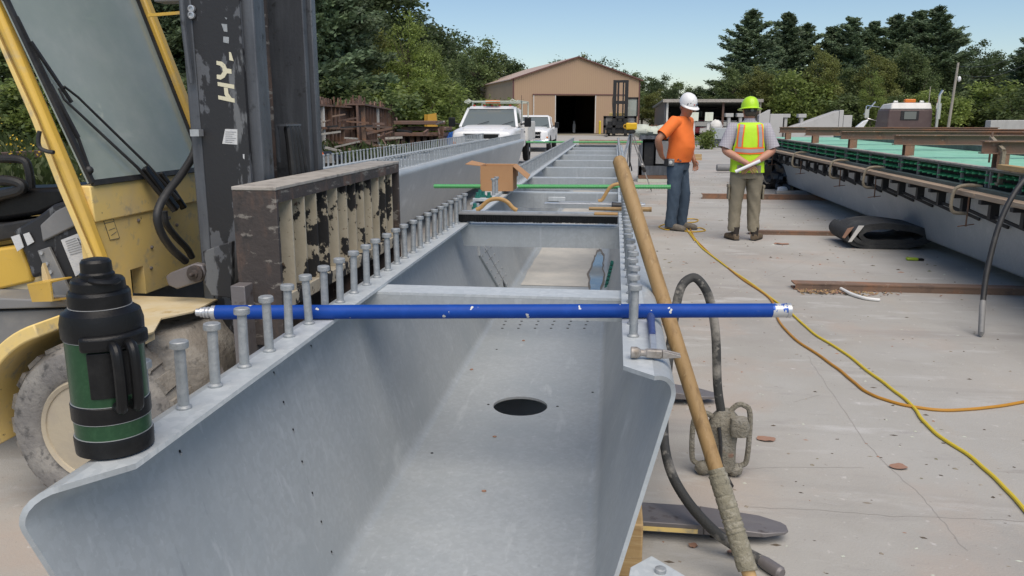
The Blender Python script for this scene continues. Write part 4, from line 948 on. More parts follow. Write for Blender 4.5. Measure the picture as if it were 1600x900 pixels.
    side([(95, 375), (126, 363), (147, 412), (118, 432)], 2.955, .003, 'service_label', LABEL, 0)
    m = MB()
    for i in range(7): a = PY(102 + i * 1.2, 378 + i * 3.4, 2.9525); b = PY(118 + i * 2.2, 372 + i * 3.4, 2.9525); m.bar(a, b, .0015, .001, (0, 1, 0))
    for i in range(6): a = PY(121 + i * 3, 372 + i * 6.5, 2.9525); m.bar(a, a + V((.006, 0, -.013)), .004, .001, (0, 1, 0))
    m.build('label_print', INK, f)
    side([(17, 370), (30, 366), (37, 386), (27, 393)], 2.972, .003, 'small_label', LABEL, 0)
    side([(36, 366), (45, 363), (53, 378), (43, 384)], 2.972, .003, 'small_label', LABEL, 0)
    m = MB(); P = [PY(*q, 3.15) for q in ((-60, 300), (0, 298), (50, 294), (92, 292), (104, 304), (104, 318), (60, 336), (0, 345), (-60, 350))]; m.prism(P, (0, .35, 0)); m.build('dashboard', BPL, f, bevel=.03, seg=3)
    side([(-80, 352), (0, 350), (62, 340), (30, 372), (0, 378), (-80, 386)], 3.1, .3, 'seat_base', RUB, .01)
    m = MB(); m.tube(smooth_path([PY(*q, 3.2) for q in ((-40, 248), (0, 248), (35, 250), (44, 262), (48, 290), (46, 320))], 5), .018, 10); m.build('grab_rail', RUB, f)
    m = MB(); m.tube(smooth_path([PY(*q, 3.12) for q in ((-30, 320), (0, 306), (30, 298), (34, 288), (10, 282), (-30, 285))], 5), .022, 10); m.build('control_arm', RUB, f)
    m = MB(); m.tube(smooth_path([PY(*q, 2.8) for q in ((62, 205), (60, 218), (62, 230), (72, 236), (84, 238))], 5), .008, 8); m.build('door_handle', RUB, f)
    # interior mirror seen through the glass
    c = W_(195, 26, -.12); m = MB(); mw = n.cross(V((0, 1, 0))).normalized()
    m.prism([W_(167, 30, -.05), W_(195, 13, -.05), W_(222, 34, -.05), W_(210, 50, -.05), W_(190, 45, -.05)], n * -.02); m.build('mirror', BLK, f, bevel=.004)
    m = MB(); m.tube([W_(182, -2, -.12), W_(166, 14, -.12), W_(170, 26, -.12)], .004, 6); m.build('mirror_arm', RUB, f)
    # wipers
    m = MB(); m.tube([W_(272, 330, .05), W_(215, 262, .03), W_(100, 155, .02), W_(92, 138, .02)], [.011, .007, .005, .005], 7); m.tube([W_(278, 312, .06), W_(233, 260, .035), W_(122, 152, .03), W_(100, 135, .03)], [.010, .006, .005, .005], 7); m.build('wiper_arm', RUB, f)
    m = MB(); m.bar(W_(26, 26, .012), W_(78, 132, .012), .008, .012, n); m.bar(W_(78, 132, .014), W_(122, 215, .012), .012, .014, n); m.bar(W_(122, 215, .012), W_(141, 268, .012), .008, .01, n); m.bar(W_(48, 65, .02), W_(112, 160, .02), .012, .01, n); m.build('wiper_blade', RUB, f)
    m = MB(); m.ball(W_(139, 266, .012), .017, 10, 8); m.build('wiper_knob', RUB, f)
    m = MB(); m.bar(W_(225, 262, .04), W_(276, 328, .055), .035, .03, n); m.bar(W_(250, 270, .04), W_(288, 326, .05), .022, .03, n); m.build('wiper_pivot', BPL, f, bevel=.006)
    # mast
    def chan(y0, y1, x0, x1, nm, mt=BLKR):
        m = MB(); m.box((x0, y0, .12), (x1, y1, 2.95)); return m.build(nm, mt, f, bevel=.006)
    m = MB(); m.box((-1.655, 3.105, .12), (-1.46, 3.125, 2.95)); m.build('mast_side', BLK, f)
    chan(3.13, 3.20, -1.66, -1.415, 'mast_channel'); chan(3.106, 3.127, -1.705, -1.658, 'mast_edge_strip', BLKR)
    chan(3.215, 3.27, -1.64, -1.43, 'inner_mast_channel'); chan(3.69, 3.735, -1.64, -1.43, 'inner_mast_channel', BLKR); chan(3.745, 3.80, -1.66, -1.41, 'mast_channel')
    m = MB(); m.box((-1.71, 3.28, .3), (-1.69, 3.68, 2.95)); m.build('mast_back_plate', BLK, f)
    for yy in (3.36, 3.60):
        m = MB(); m.cyl((-1.60, yy, .3), (-1.60, yy, 2.9), .036, 14); m.build('lift_cylinder', RUSTB, f)
    m = MB(); m.box((-1.67, 3.21, 2.35), (-1.63, 3.74, 2.45)); m.box((-1.67, 3.21, .25), (-1.63, 3.74, .45)); m.build('mast_crossbar', BLK, f)
    m = MB()
    for k, yy in enumerate((3.44, 3.475, 3.51, 3.545)):
        pth = [(-1.44, yy, 1.455), (-1.43, yy, 1.43), (-1.42, yy + .012 * k, 1.25), (-1.42, yy + .018 * k, 1.10), (-1.43, yy, .9), (-1.5, yy, .5)]; m = MB(); m.tube(smooth_path(pth, 4), .017, 9); m.build('hydraulic_hose', RUB, f)
    m = MB(); m.box((-1.47, 3.40, 1.456), (-1.42, 3.57, 1.464)); m.box((-1.47, 3.40, 1.30), (-1.462, 3.415, 1.456)); m.build('hose_bracket', BLKR, f)
    for zz in (1.22, 1.16, 1.10, 1.05):
        m = MB(); m.tube(smooth_path([(-1.41, 3.36, zz), (-1.39, 3.38, zz - .01), (-1.38, 3.41, zz), (-1.40, 3.44, zz + .015)], 4), .008, 6); m.build('rope_loop', WRAP, f)
    # lettering left on the mast side, read upwards
    FY = 3.1045
    def dec(px, mt=CREAM, nm='mast_lettering'):
        m = MB(); m.prism([PY(a, b, FY) for a, b in px], (0, -.0012, 0)); return m.build(nm, mt, f, smooth=0)
    dec([(341, 149), (366.5, 154), (367, 160.5), (341.5, 155)]); dec([(340, 128), (366, 132.5), (366, 139), (340.5, 134)]); dec([(350, 136.5), (356, 137.5), (357, 146), (362, 153), (353, 151.5), (351, 147)])
    dec([(338.5, 95), (347, 96.5), (352, 101), (354.5, 107), (361.5, 108), (362, 115.5), (355, 114.5), (351, 121), (345, 124.5), (339, 123), (339, 116.5), (345, 117), (348.5, 112), (347.5, 106), (344, 102.5), (338.5, 101)])
    dec([(358, 81), (361, 82), (365, 95.5), (358.5, 94)]); dec([(346, 37), (355, 38), (355.5, 50), (350, 49)], STUD, 'bare_paint_patch'); dec([(349, 57), (358, 58), (357.5, 68), (349, 66)], STUD, 'bare_paint_patch'); dec([(351, 27), (355, 28), (354, 31)], STUD, 'bare_paint_patch')
    dec([(352, 201.5), (371, 202), (371, 226), (347.5, 224.5)], LABEL, 'warning_label'); dec([(379.5, 241), (382, 241), (382, 249), (380, 247)], LABEL, 'paint_chip')
    m = MB()
    for i in range(6): m.bar(PY(352, 206 + i * 3.2, FY - .002), PY(369 - (i % 3) * 3, 206.4 + i * 3.2, FY - .002), .0012, .0006, (0, 1, 0))
    m.build('label_print', INK, f)
    # twin sight holes and conduit at the mast edge, hoses to the tilt cylinder
    for yy in (14, 24):
        c = PY(300.5, yy, 3.1); m = MB(); m.lathe(c, [(.014, 0), (.014, .012), (.009, .013), (.008, .006)], 12, (0, -1, 0)); m.build('hydraulic_port', ALU, f)
    m = MB(); m.tube(smooth_path([PY(*q, 3.08) for q in ((283, -30), (285, 20), (292, 80), (299, 130))], 5), .0105, 8); m.build('hydraulic_pipe', BLKR, f)
    m = MB(); a = PY(240, 3, 3.3); m.box(a, a + V((.12, .08, .035))); m.build('work_light', GREY, f, bevel=.006); m = MB(); m.bar(PY(232, 24, 3.3), PY(282, 20, 3.3), .012, .012); m.build('work_light_arm', YEL, f)
    m = MB(); m.tube(smooth_path([PX(*q, -1.78) for q in ((308, 212), (303, 240), (284, 272), (262, 300), (248, 325), (246, 345), (254, 368), (270, 390), (290, 408))], 5), .0165, 11); m.build('tilt_hose', RUB, f)
    m = MB(); m.tube(smooth_path([PX(*q, -1.82) for q in ((256, 330), (260, 350), (275, 370), (292, 388), (300, 402))], 5), .0145, 10); m.build('tilt_hose', RUB, f)
    m = MB(); m.box(PY(304, 202, 3.098), PY(311, 213, 3.06)); m.build('hose_clamp', ALU, f)
    # tilt link and gusset
    YT = 3.02
    side([(258, 432), (266, 426), (302, 412), (316, 414), (321, 428), (314, 440), (276, 452), (262, 446)], YT, .04, 'tilt_link', STEELD, .006)
    c = PY(306, 427, YT); m = MB(); m.lathe(c, [(.034, 0), (.034, .012), (.028, .014), (.018, .014), (.016, .02), (.008, .022), (.008, .045), (.004, .05)], 20, (0, -1, 0)); m.build('tilt_pin', RUSTB, f)
    side([(316, 393), (362, 377), (362, 466), (330, 462), (318, 440), (322, 424)], 3.0, .03, 'mast_gusset', BLK, .004)
    # carriage: end plate, top and bottom bars, dividers with tan panels
    CX = -1.20; z0, z1 = .845, 1.238; y0, y1 = 2.74, 4.42
    m = MB(); m.box((CX - .165, y0, .66), (CX, y0 + .022, z1 - .001)); m.build('carriage_end_plate', RUSTB, f, bevel=.003)
    m = MB(); m.box((CX - .165, y1 - .022, .66), (CX, y1, z1 - .001)); m.build('carriage_end_plate', RUSTB, f, bevel=.003)
    m = MB(); m.box((CX - .166, y0 - .002, z1), (CX + .002, y1 + .002, z1 + .014)); m.build('carriage_top_plate', DUSTTOP, f, bevel=.003)
    m = MB(); m.box((CX - .012, y0 + .0225, z1 - .045), (CX + .001, y1 - .0225, z1 - .001)); m.build('carriage_top_bar', RUSTB, f)
    m = MB(); m.box((CX - .10, y0 + .0225, z0 - .055), (CX + .001, y1 - .0225, z0)); m.build('carriage_bottom_bar', CARR, f, bevel=.003)
    m = MB(); m.box((CX - .165, y0 + .0225, .55), (CX - .115, y1 - .0225, z0 - .06)); m.build('carriage_lower_rail', RUSTB, f)
    for yy in (3.0, 3.6, 4.15):
        m = MB(); m.box((CX - .115, yy, .55), (CX - .02, yy + .08, z0 - .056)); m.build('carriage_bracket', RUSTB, f)
    N = 13; ps = (y1 - y0 - .045) / N; pn = dv = None
    for k in range(N):
        ya = y0 + .0225 + k * ps
        if pn is None:
            pn = MB().box((0, 0, 0), (.01, ps - .012, z1 - z0 - .047)).build('carriage_panel', CARR, None); pn.parent = f; o = pn
        else: o = dup(pn, f)
        o.location = V((CX - .09, ya, z0 + .001)) - f.location
        if k < N - 1:
            if dv is None:
                dv = MB().box((0, 0, 0), (.078, .009, z1 - z0 - .047)).build('carriage_divider', CARR, None); dv.parent = f; o = dv
            else: o = dup(dv, f)
            o.location = V((CX - .0795, ya + ps - .0105, z0 + .001)) - f.location
    # forks
    for yc in (2.75, 4.16):
        m = MB(); xt = .655 if yc < 3 else .58; hw = .075
        m.hexa([(CX - .11, yc - hw, .035), (.35, yc - hw, .035), (.35, yc + hw, .035), (CX - .11, yc + hw, .035), (CX - .11, yc - hw, .085), (.35, yc - hw, .072), (.35, yc + hw, .072), (CX - .11, yc + hw, .085)])
        top = []; 
        poly = [(.3505, yc - hw), (xt - .09, yc - hw * .9), (xt - .015, yc - hw * .5), (xt, yc - hw * .25), (xt, yc + hw * .25), (xt - .015, yc + hw * .5), (xt - .09, yc + hw * .9), (.3505, yc + hw)]
        zz = lambda x: .072 - .028 * (x - .35) / (xt - .35)
        nn = len(poly); m.add([(x, y, .035) for x, y in poly] + [(x, y, zz(x)) for x, y in poly], [tuple(range(nn))[::-1], tuple(range(nn, 2 * nn))] + [(i, (i + 1) % nn, nn + (i + 1) % nn, nn + i) for i in range(nn)])
        m.box((CX - .165, yc - hw, .035), (CX - .1105, yc + hw, .9)); m.build('fork', STEELD, f, bevel=.003)
        m = MB(); m.box((-.05, yc - hw - .003, .040), (.33, yc - hw - .0005, .056)); m.build('fork_paint_line', YELD, f)
    return f
forklift()

# ================================================================== BUILDINGS
def place(px, zc):              # ground point under photo column px at lens depth zc
    p = CC + ray(px, 181) * zc; return V((p.x, p.y, zg(p.y)))
def ztop(y, zc): return CAMH + (181 - y) * cos(PITCH) * zc / FPX
def warehouse():
    o = G(801, 209.5); t = thing('warehouse', 'tan metal warehouse with a gable roof and open sliding door', 'warehouse', o); W_, L, e, p = 13.8, 24.0, 5.5, 7.75
    d0, d1, dh = 4.5, 8.85, 3.9; ax = R(19); ux, uy = V((cos(ax), sin(ax), 0)), V((-sin(ax), cos(ax), 0))
    P = lambda x, y, z: o + ux * x + uy * y + V((0, 0, z))
    def slab(pts, d, nm, mt, par=t): m = MB(); m.prism([P(*q) for q in pts], uy * d.y + ux * d.x + V((0, 0, d.z))); return m.build(nm, mt, par, smooth=0)
    fy = V((0, .15, 0))
    slab([(0, 0, 0), (d0, 0, 0), (d0, 0, e + (p - e) * d0 / (W_ / 2)), (0, 0, e)], fy, 'front_wall', TAN)
    slab([(d1, 0, 0), (W_, 0, 0), (W_, 0, e), (d1, 0, e + (p - e) * (W_ - d1) / (W_ / 2))], fy, 'front_wall', TAN)
    slab([(d0 + .003, 0, dh), (d1 - .003, 0, dh), (d1 - .003, 0, e + (p - e) * (W_ - d1) / (W_ / 2)), (W_ / 2, 0, p), (d0 + .003, 0, e + (p - e) * d0 / (W_ / 2))], fy, 'front_wall', TAN)
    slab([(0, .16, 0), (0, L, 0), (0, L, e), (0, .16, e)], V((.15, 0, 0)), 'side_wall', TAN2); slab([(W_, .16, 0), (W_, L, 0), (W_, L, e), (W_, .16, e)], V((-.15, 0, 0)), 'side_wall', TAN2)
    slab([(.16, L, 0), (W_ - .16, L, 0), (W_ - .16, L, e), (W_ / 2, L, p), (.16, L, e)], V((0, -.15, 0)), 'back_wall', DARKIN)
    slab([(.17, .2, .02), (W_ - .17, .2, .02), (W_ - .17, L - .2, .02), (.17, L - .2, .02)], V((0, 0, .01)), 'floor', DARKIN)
    for s in (0, 1):
        xs = (-.25, W_ / 2) if s == 0 else (W_ + .25, W_ / 2); sl = (p - e) / (W_ / 2); z_e = e - .25 * sl + .03
        slab([(xs[0], -.25, z_e), (xs[1], -.25, p + .03), (xs[1], L + .25, p + .03), (xs[0], L + .25, z_e)], V((0, 0, .09)), 'roof', ROOFT)
        slab([(xs[0], -.28, z_e - .02), (xs[1], -.28, p + .01), (xs[1], -.28, p + .13), (xs[0], -.28, z_e + .10)], V((0, .025, 0)), 'rake_trim', TRIM)
    slab([(0, -.03, 0), (.16, -.03, 0), (.16, -.03, e), (0, -.03, e)], V((0, .025, 0)), 'corner_trim', TRIM)
    slab([(W_ - .14, -.03, 0), (W_, -.03, 0), (W_, -.03, e), (W_ - .14, -.03, e)], V((0, .025, 0)), 'corner_trim', TRIM)
    for a, b in ((2.15, d0 + .05), (d1 - .03, 12.3)):
        dd = slab([(a, -.14, .05), (b, -.14, .05), (b, -.14, dh + .05), (a, -.14, dh + .05)], V((0, .08, 0)), 'sliding_door', TAN)
        for x in (a, b - .09): slab([(x, -.165, .05), (x + .09, -.165, .05), (x + .09, -.165, dh + .05), (x, -.165, dh + .05)], V((0, .02, 0)), 'door_edge', OFFW, dd)
    slab([(2.1, -.2, dh + .06), (12.4, -.2, dh + .06), (12.4, -.2, dh + .16), (2.1, -.2, dh + .16)], V((0, .17, 0)), 'door_track', TRIM)
    m = MB(); c = P(9.05, -1.2, 0); m.cyl(c, c + V((0, 0, 1.25)), .12, 12); m.ball(c + V((0, 0, 1.25)), .12, 12, 6); tag(m.build('bollard', CORDY), 'yellow bollard beside the warehouse door', 'bollard')
    c = P(7.6, 4, 0); m = MB(); m.box(c, c + V((.3, .3, 1.0))); m.box(c + V((.05, .05, 1.0)), c + V((.25, .25, 1.3))); tag(m.build('doorway_light_block', PRECAST, None, bevel=.05), 'pale block standing for a narrow light inside the dark warehouse doorway', 'stack')  # pale block added in place of a thin upright light in the doorway
warehouse()
def shed():
    o = place(1040, 66); t = thing('open_shed', 'long low open-fronted shed with dark interior behind the two men', 'shed', o); u = V((cos(R(4)), sin(R(4)), 0)); w = V((-sin(R(4)), cos(R(4)), 0))
    L = 7.6; h = ztop(158, 66) - o.z; D = 7; P = lambda x, y, z: o + u * x + w * y + V((0, 0, z))
    def sl(pts, d, nm, mt): m = MB(); m.prism([P(*q) for q in pts], d); m.build(nm, mt, t, smooth=0)
    sl([(-.3, -.3, h), (L + .2, -.3, h), (L + .2, D, h - .5), (-.3, D, h - .5)], V((0, 0, .14)), 'roof', SHEDR)
    sl([(-.3, -.34, h - .1), (L + .2, -.34, h - .1), (L + .2, -.34, h + .15), (-.3, -.34, h + .15)], w * .03, 'fascia', DUSTTOP)
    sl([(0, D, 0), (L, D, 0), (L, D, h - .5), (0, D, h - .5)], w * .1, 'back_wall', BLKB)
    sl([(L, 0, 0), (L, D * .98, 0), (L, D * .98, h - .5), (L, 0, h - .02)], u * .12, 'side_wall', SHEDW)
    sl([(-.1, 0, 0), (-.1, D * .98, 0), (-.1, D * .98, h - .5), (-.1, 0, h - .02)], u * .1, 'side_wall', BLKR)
    for x in (.05, 2.3, 4.6, 6.9): sl([(x, .05, 0), (x + .16, .05, 0), (x + .16, .05, h - .05), (x, .05, h - .05)], w * .16, 'post', RUSTF if x > 1 else OFFW)
    for z in (.9, 1.7): sl([(.2, D - 1.5, z), (L - .2, D - 1.5, z), (L - .2, D - .3, z), (.2, D - .3, z)], V((0, 0, .08)), 'shelf', RUSTF)
    m = MB(); rr = random.Random(2)
    for i in range(26):
        x = rr.uniform(.3, L - 1); y = rr.uniform(D - 3.5, D - 1.6); z = rr.choice((0, .98, 1.78)); c = P(x, y if z == 0 else y + 1.4, z); m.use((BLKR, RUSTF, GREY, OFFW, DGRN)[i % 5]); m.box(c, c + V((rr.uniform(.2, .7), rr.uniform(.2, .5), rr.uniform(.2, .55))))
    stuff(m.build('stored_clutter', None, t))
shed()
def car(label, o, mt):
    t = thing('parked_car', label, 'car', o); m = MB(); o = V(o)
    m.loft([(o + V((-2.1, 0, .55)), .01, .75, (0, 0, 1), (0, 1, 0), .5), (o + V((-2.05, 0, .62)), .24, .82, (0, 0, 1), (0, 1, 0), .5), (o + V((-1, 0, .66)), .30, .86, (0, 0, 1), (0, 1, 0), .5), (o + V((1.2, 0, .66)), .3, .86, (0, 0, 1), (0, 1, 0), .5), (o + V((2.05, 0, .6)), .24, .82, (0, 0, 1), (0, 1, 0), .5), (o + V((2.1, 0, .55)), .01, .75, (0, 0, 1), (0, 1, 0), .5)], 20); m.build('body', mt, t)
    m = MB(); m.hexa([o + V(q) for q in ((-1.3, -.75, .95), (1.5, -.75, .95), (1.5, .75, .95), (-1.3, .75, .95), (-.6, -.6, 1.42), (1.0, -.6, 1.42), (1.0, .6, 1.42), (-.6, .6, 1.42))]); m.build('cabin', CARGL, t, bevel=.06)
    m = MB(); m.box(o + V((-.55, -.58, 1.425)), o + V((.95, .58, 1.46))); m.build('roof', mt, t, bevel=.02)
    for x in (-1.3, 1.3):
        for y in (-.82, .82): m = MB(); m.lathe(o + V((x, y - .1, .32)), [(.2, 0), (.31, .01), (.31, .19), (.2, .2)], 18, 'Y'); m.build('wheel', TYREB, t)
car('small red car parked under the open shed roof', place(1099, 68), mat('red_car_paint', (.24, .03, .04), .3))
car('pale car half hidden in the shed beside the vest man', place(1132, 67.5), OFFW)

# ================================================================== VEHICLES
def truck(label, o, utility):
    t = thing('pickup_truck', label, 'truck', o, 'white trucks parked by the girders'); O = V(o)
    def B(nm, mt, mb, par=t, bv=.0): 
        for i, p in enumerate(mb.v): mb.v[i] = (p[0] + O.x, p[1] + O.y, p[2] + O.z)
        return mb.build(nm, mt, par, bevel=bv, seg=3)
    w = .98
    # lower body with shaped hood: lofted along Y
    rg = []
    for y, hw, zb, zt in ((0, .78, .55, 1.02), (.06, .90, .50, 1.10), (.35, .97, .48, 1.17), (.9, .99, .48, 1.21), (1.45, 1.0, .48, 1.24), (2.2, 1.0, .48, 1.22), (3.3, 1.0, .48, 1.20)):
        rg.append(((0, y, (zb + zt) / 2), hw, (zt - zb) / 2, (1, 0, 0), (0, 0, 1), .28))
    m = MB(); m.loft(rg, 36); B('body', WHITE, m)
    m = MB(); m.loft([((0, .30, 1.165), .62, .02, (1, 0, 0), (0, 0, 1), .5), ((0, .5, 1.19), .68, .05, (1, 0, 0), (0, 0, 1), .5), ((0, 1.35, 1.235), .74, .055, (1, 0, 0), (0, 0, 1), .5), ((0, 1.5, 1.24), .74, .02, (1, 0, 0), (0, 0, 1), .5)], 28); B('hood', WHITE, m)
    # cab
    m = MB(); m.hexa([(-.93, 2.02, 1.73), (.93, 2.02, 1.73), (.9, 3.15, 1.70), (-.9, 3.15, 1.70), (-.74, 2.22, 1.885), (.74, 2.22, 1.885), (.72, 3.05, 1.87), (-.72, 3.05, 1.87)])
    m.v = [(x * .86 if i < 4 else x, y, z + (.0 if i >= 4 else .06)) for i, (x, y, z) in enumerate(m.v)]; B('roof', WHITE, m, bv=.05)
    A = [(-.90, 1.42, 1.235), (.90, 1.42, 1.235), (.755, 2.10, 1.80), (-.755, 2.10, 1.80)]
    m = MB(); m.prism(A, (0, .03, .0)); B('windshield', CARGL, m)
    m = MB(); m.box((-.86, 3.12, 1.2), (.86, 3.16, 1.78)); B('rear_cab_wall', WHITE, m)
    for s in (-1, 1):
        m = MB(); m.bar((s * .925, 1.40, 1.21), (s * .765, 2.12, 1.81), .085, .07); B('pillar', WHITE, m, bv=.012)
        m = MB(); m.bar((s * .93, 3.05, 1.2), (s * .78, 3.0, 1.81), .12, .06, (1, 0, 0)); B('pillar', WHITE, m, bv=.012)
        m = MB(); m.prism([(s * .925, 1.62, 1.225), (s * .925, 2.98, 1.215), (s * .79, 2.95, 1.79), (s * .79, 2.16, 1.79)], (-s * .02, 0, 0)); B('side_window', CARGL, m)
        m = MB(); m.bar((s * 1.0, 1.75, 1.30), (s * 1.22, 1.66, 1.33), .06, .05); m.box((s * 1.14, 1.60, 1.22), (s * 1.36, 1.70, 1.52)); B('wing_mirror', BPL, m, bv=.03)
        m = MB(); m.ball((s * .77, .16, .93), (.17, .12, .13), 16, 10); B('headlight', LAMPG, m)
        m = MB(); m.box((s * .70, .02, .72), (s * .92, .1, .79)); B('indicator', AMBER, m, bv=.01)
        m = MB(); m.box((s * 1.003, 1.75, .66), (s * 1.012, 2.95, 1.16)); d = B('door', WHITE, m, bv=.01)
        m = MB(); m.box((s * 1.014, 2.72, 1.02), (s * 1.03, 2.9, 1.06)); B('handle', BPL, m, d)
        for y in (.88, 4.55):
            m = MB(); m.lathe((s * 1.005 if s < 0 else .775, y, .39), [(.24, 0), (.37, .012), (.395, .04), (.395, .19), (.37, .218), (.24, .23)], 28, 'X'); wl_ = B('wheel', TYREB, m)
            m = MB(); xx = s * 1.004; m.lathe((xx, y, .39), [(.24, -.0), (.22, -.03), (.10, -.01), (.08, .012), (.01, .012)] if s > 0 else [(.24, 0), (.22, .03), (.10, .01), (.08, -.012), (.01, -.012)], 24, 'X'); B('rim', CHROME, m, wl_)
            m = MB(); m.lathe((s * .80, y, .39), [(.40, 0), (.47, s * .18), (.47, s * .19), (.40, s * .205)], 28, 'X') ; B('wheel_arch', BLKB, m)
    m = MB(); m.box((-.52, -.035, .70), (.52, .05, 1.02)); B('grille', BPL, m, bv=.02)
    m = MB(); m.box((-.035, -.05, .69), (.035, -.036, 1.03)); m.box((-.54, -.05, .84), (.54, -.037, .88)); m.box((-.56, -.045, 1.022), (.56, .02, 1.06)); m.box((-.56, -.045, .665), (.56, .02, .699)); B('grille_bar', WHITE if utility else CHROME, m, bv=.008)
    m = MB(); m.loft([((0, -.10, .52), .80, .10, (1, 0, 0), (0, 0, 1), .4), ((0, -.03, .54), .99, .12, (1, 0, 0), (0, 0, 1), .4), ((0, .14, .54), 1.01, .12, (1, 0, 0), (0, 0, 1), .4)], 24); B('front_bumper', CHROME if not utility else OFFW, m)
    m = MB(); m.box((-.16, -.125, .48), (.16, -.112, .6)); B('number_plate', OFFW, m)
    for q in (-.45, .35): m = MB(); m.bar((q, 1.40, 1.262), (q + .45, 1.55, 1.40), .02, .015); B('wiper', BPL, m)
    m = MB(); m.hexa([(-.75, 1.62, 1.0), (.75, 1.62, 1.0), (.75, 1.9, 1.0), (-.75, 1.9, 1.0), (-.75, 1.62, 1.2), (.75, 1.62, 1.2), (.75, 1.85, 1.22), (-.75, 1.85, 1.22)]); B('dashboard', BPL, m)
    for s in (-.42, .42): m = MB(); m.box((s - .24, 2.5, .9), (s + .24, 2.65, 1.52)); B('seat', GREY, m, bv=.05)
    if utility:
        for s in (-1, 1):
            m = MB(); m.box((s * .62, 3.25, .72), (s * 1.08, 5.75, 1.38)); b = B('side_box', OFFW, m, bv=.015)
            for y0_, y1_ in ((3.3, 4.05), (4.1, 5.0), (5.05, 5.7)): m = MB(); m.box((s * 1.082, y0_, .78 if y0_ != 4.1 else 1.05), (s * 1.094, y1_, 1.34)); B('box_door', OFFW, m, b, .004)
        m = MB(); m.box((-.62, 3.25, .7), (.62, 5.75, .8)); B('bed_floor', GREY, m)
        m = MB()
        for s in (-1, 1):
            m.tube([(s * .86, 1.9, 2.02), (s * .86, 2.2, 2.06), (s * .86, 5.5, 2.06)], .022, 8)
            for y in (3.4, 5.4): m.cyl((s * .86, y, 1.38), (s * .86, y, 2.06), .025, 8)
            m.tube([(s * .86, 1.9, 2.02), (s * .72, 1.85, 2.10), (s * .62, 1.85, 2.04), (s * .72, 1.9, 1.97), (s * .86, 1.9, 2.0)], .018, 8)
        for y in (2.0, 3.4, 5.4): m.cyl((-.86, y, 2.03), (.86, y, 2.03), .022, 8)
        B('ladder_rack', STACKW, m)
        m = MB(); m.box((-.2, 2.05, 1.97), (.28, 2.25, 2.075)); B('light_bar', AMBER, m, bv=.02)
        for q in (-.6, -.25, 0, .25, .6): m = MB(); m.box((q - .04, 2.2, 1.89), (q + .04, 2.27, 1.925)); B('roof_lamp', REDL, m, bv=.01)
        m = MB(); m.cyl((.92, 2.7, 1.25), (.92, 2.75, 2.25), .007, 5); B('antenna', BPL, m)
    else:
        m = MB(); 
        for s in (-1, 1): m.box((s * .9, 3.3, .55), (s * 1.0, 5.7, 1.24))
        m.box((-.9, 3.3, .6), (.9, 5.7, .68)); m.box((-.9, 5.6, .68), (.9, 5.7, 1.22)); B('cargo_bed', WHITE, m, bv=.02)
    return t
p = place(752, 24.4); truck('white utility truck with amber light bar and ladder rack, facing the camera', (p.x, p.y, -.07), True)
p = place(838, 41.5); truck('plain white pickup truck parked behind the utility truck', (p.x - .3, p.y, zg(p.y)), False)
def far_forklift():
    o = G(968, 213); t = thing('forklift', 'dark tall-masted forklift parked by the warehouse door', 'forklift', o)
    def B(nm, mt, boxes, bv=0):
        m = MB()
        for a, b in boxes: m.box(o + V(a) * 1.12, o + V(b) * 1.12)
        m.build(nm, mt, t, bevel=bv)
    B('mast', BLKB, [((-.62, 0, .1), (-.34, .25, 4.5)), ((.34, 0, .1), (.62, .25, 4.5)), ((-.27, .05, .2), (-.12, .2, 4.3)), ((.15, .05, .2), (.27, .2, 4.3)), ((-.55, .02, 4.3), (.55, .2, 4.5)), ((-.55, .02, 2.6), (.55, .15, 2.85)), ((-.55, .02, 1.4), (.55, .15, 1.65))])
    B('carriage', BLKB, [((-1.35, -.25, 1.45), (1.35, -.1, 1.65)), ((-1.35, -.25, .7), (1.35, -.1, .9)), ((-1.35, -.25, .2), (-1.15, -.1, 1.6)), ((1.15, -.25, .2), (1.35, -.1, 1.6)), ((-.6, -.25, .2), (-.35, -.1, 1.6)), ((.35, -.25, .2), (.6, -.1, 1.6)), ((-1.0, -.09, .25), (1.1, .0, 1.2))])
    B('fork', STEELD, [((-1.2, -1.9, .08), (-.95, -.1, .16))]); B('fork', STEELD, [((.95, -1.9, .08), (1.2, -.1, .16))])
    B('cab_frame', BLKB, [((.5, .6, 1.6), (.6, .75, 3.1)), ((1.35, .6, 1.6), (1.45, .75, 3.1)), ((.5, .6, 3.0), (1.45, 2.4, 3.15)), ((.5, 2.3, 1.6), (.6, 2.4, 3.0)), ((1.35, 2.3, 1.6), (1.45, 2.4, 3.0))])
    B('cab_window', GLASS, [((.62, .64, 1.65), (1.34, .67, 2.98))]); B('body', GREY, [((-1.2, .5, .5), (1.3, 3.6, 1.6))], .08); B('body_cover', YELD, [((-.9, .9, 1.605), (.45, 3.3, 1.9))], .05)
    for x in (-1.25, 1.0):
        for y in (.9, 3.1): m = MB(); m.lathe(o + V((x, y, .5)), [(.2, 0), (.48, .02), (.5, .06), (.5, .3), (.48, .35), (.2, .36)], 22, 'X'); m.build('wheel', TYREB, t)
    m = MB(); m.tube([o + V((-.62, .1, 1.6)), o + V((-.75, .1, 3.2)), o + V((-.6, .1, 4.2)), o + V((-.4, .1, 4.5))], .03, 6); m.build('hose', RUB, t)
far_forklift()
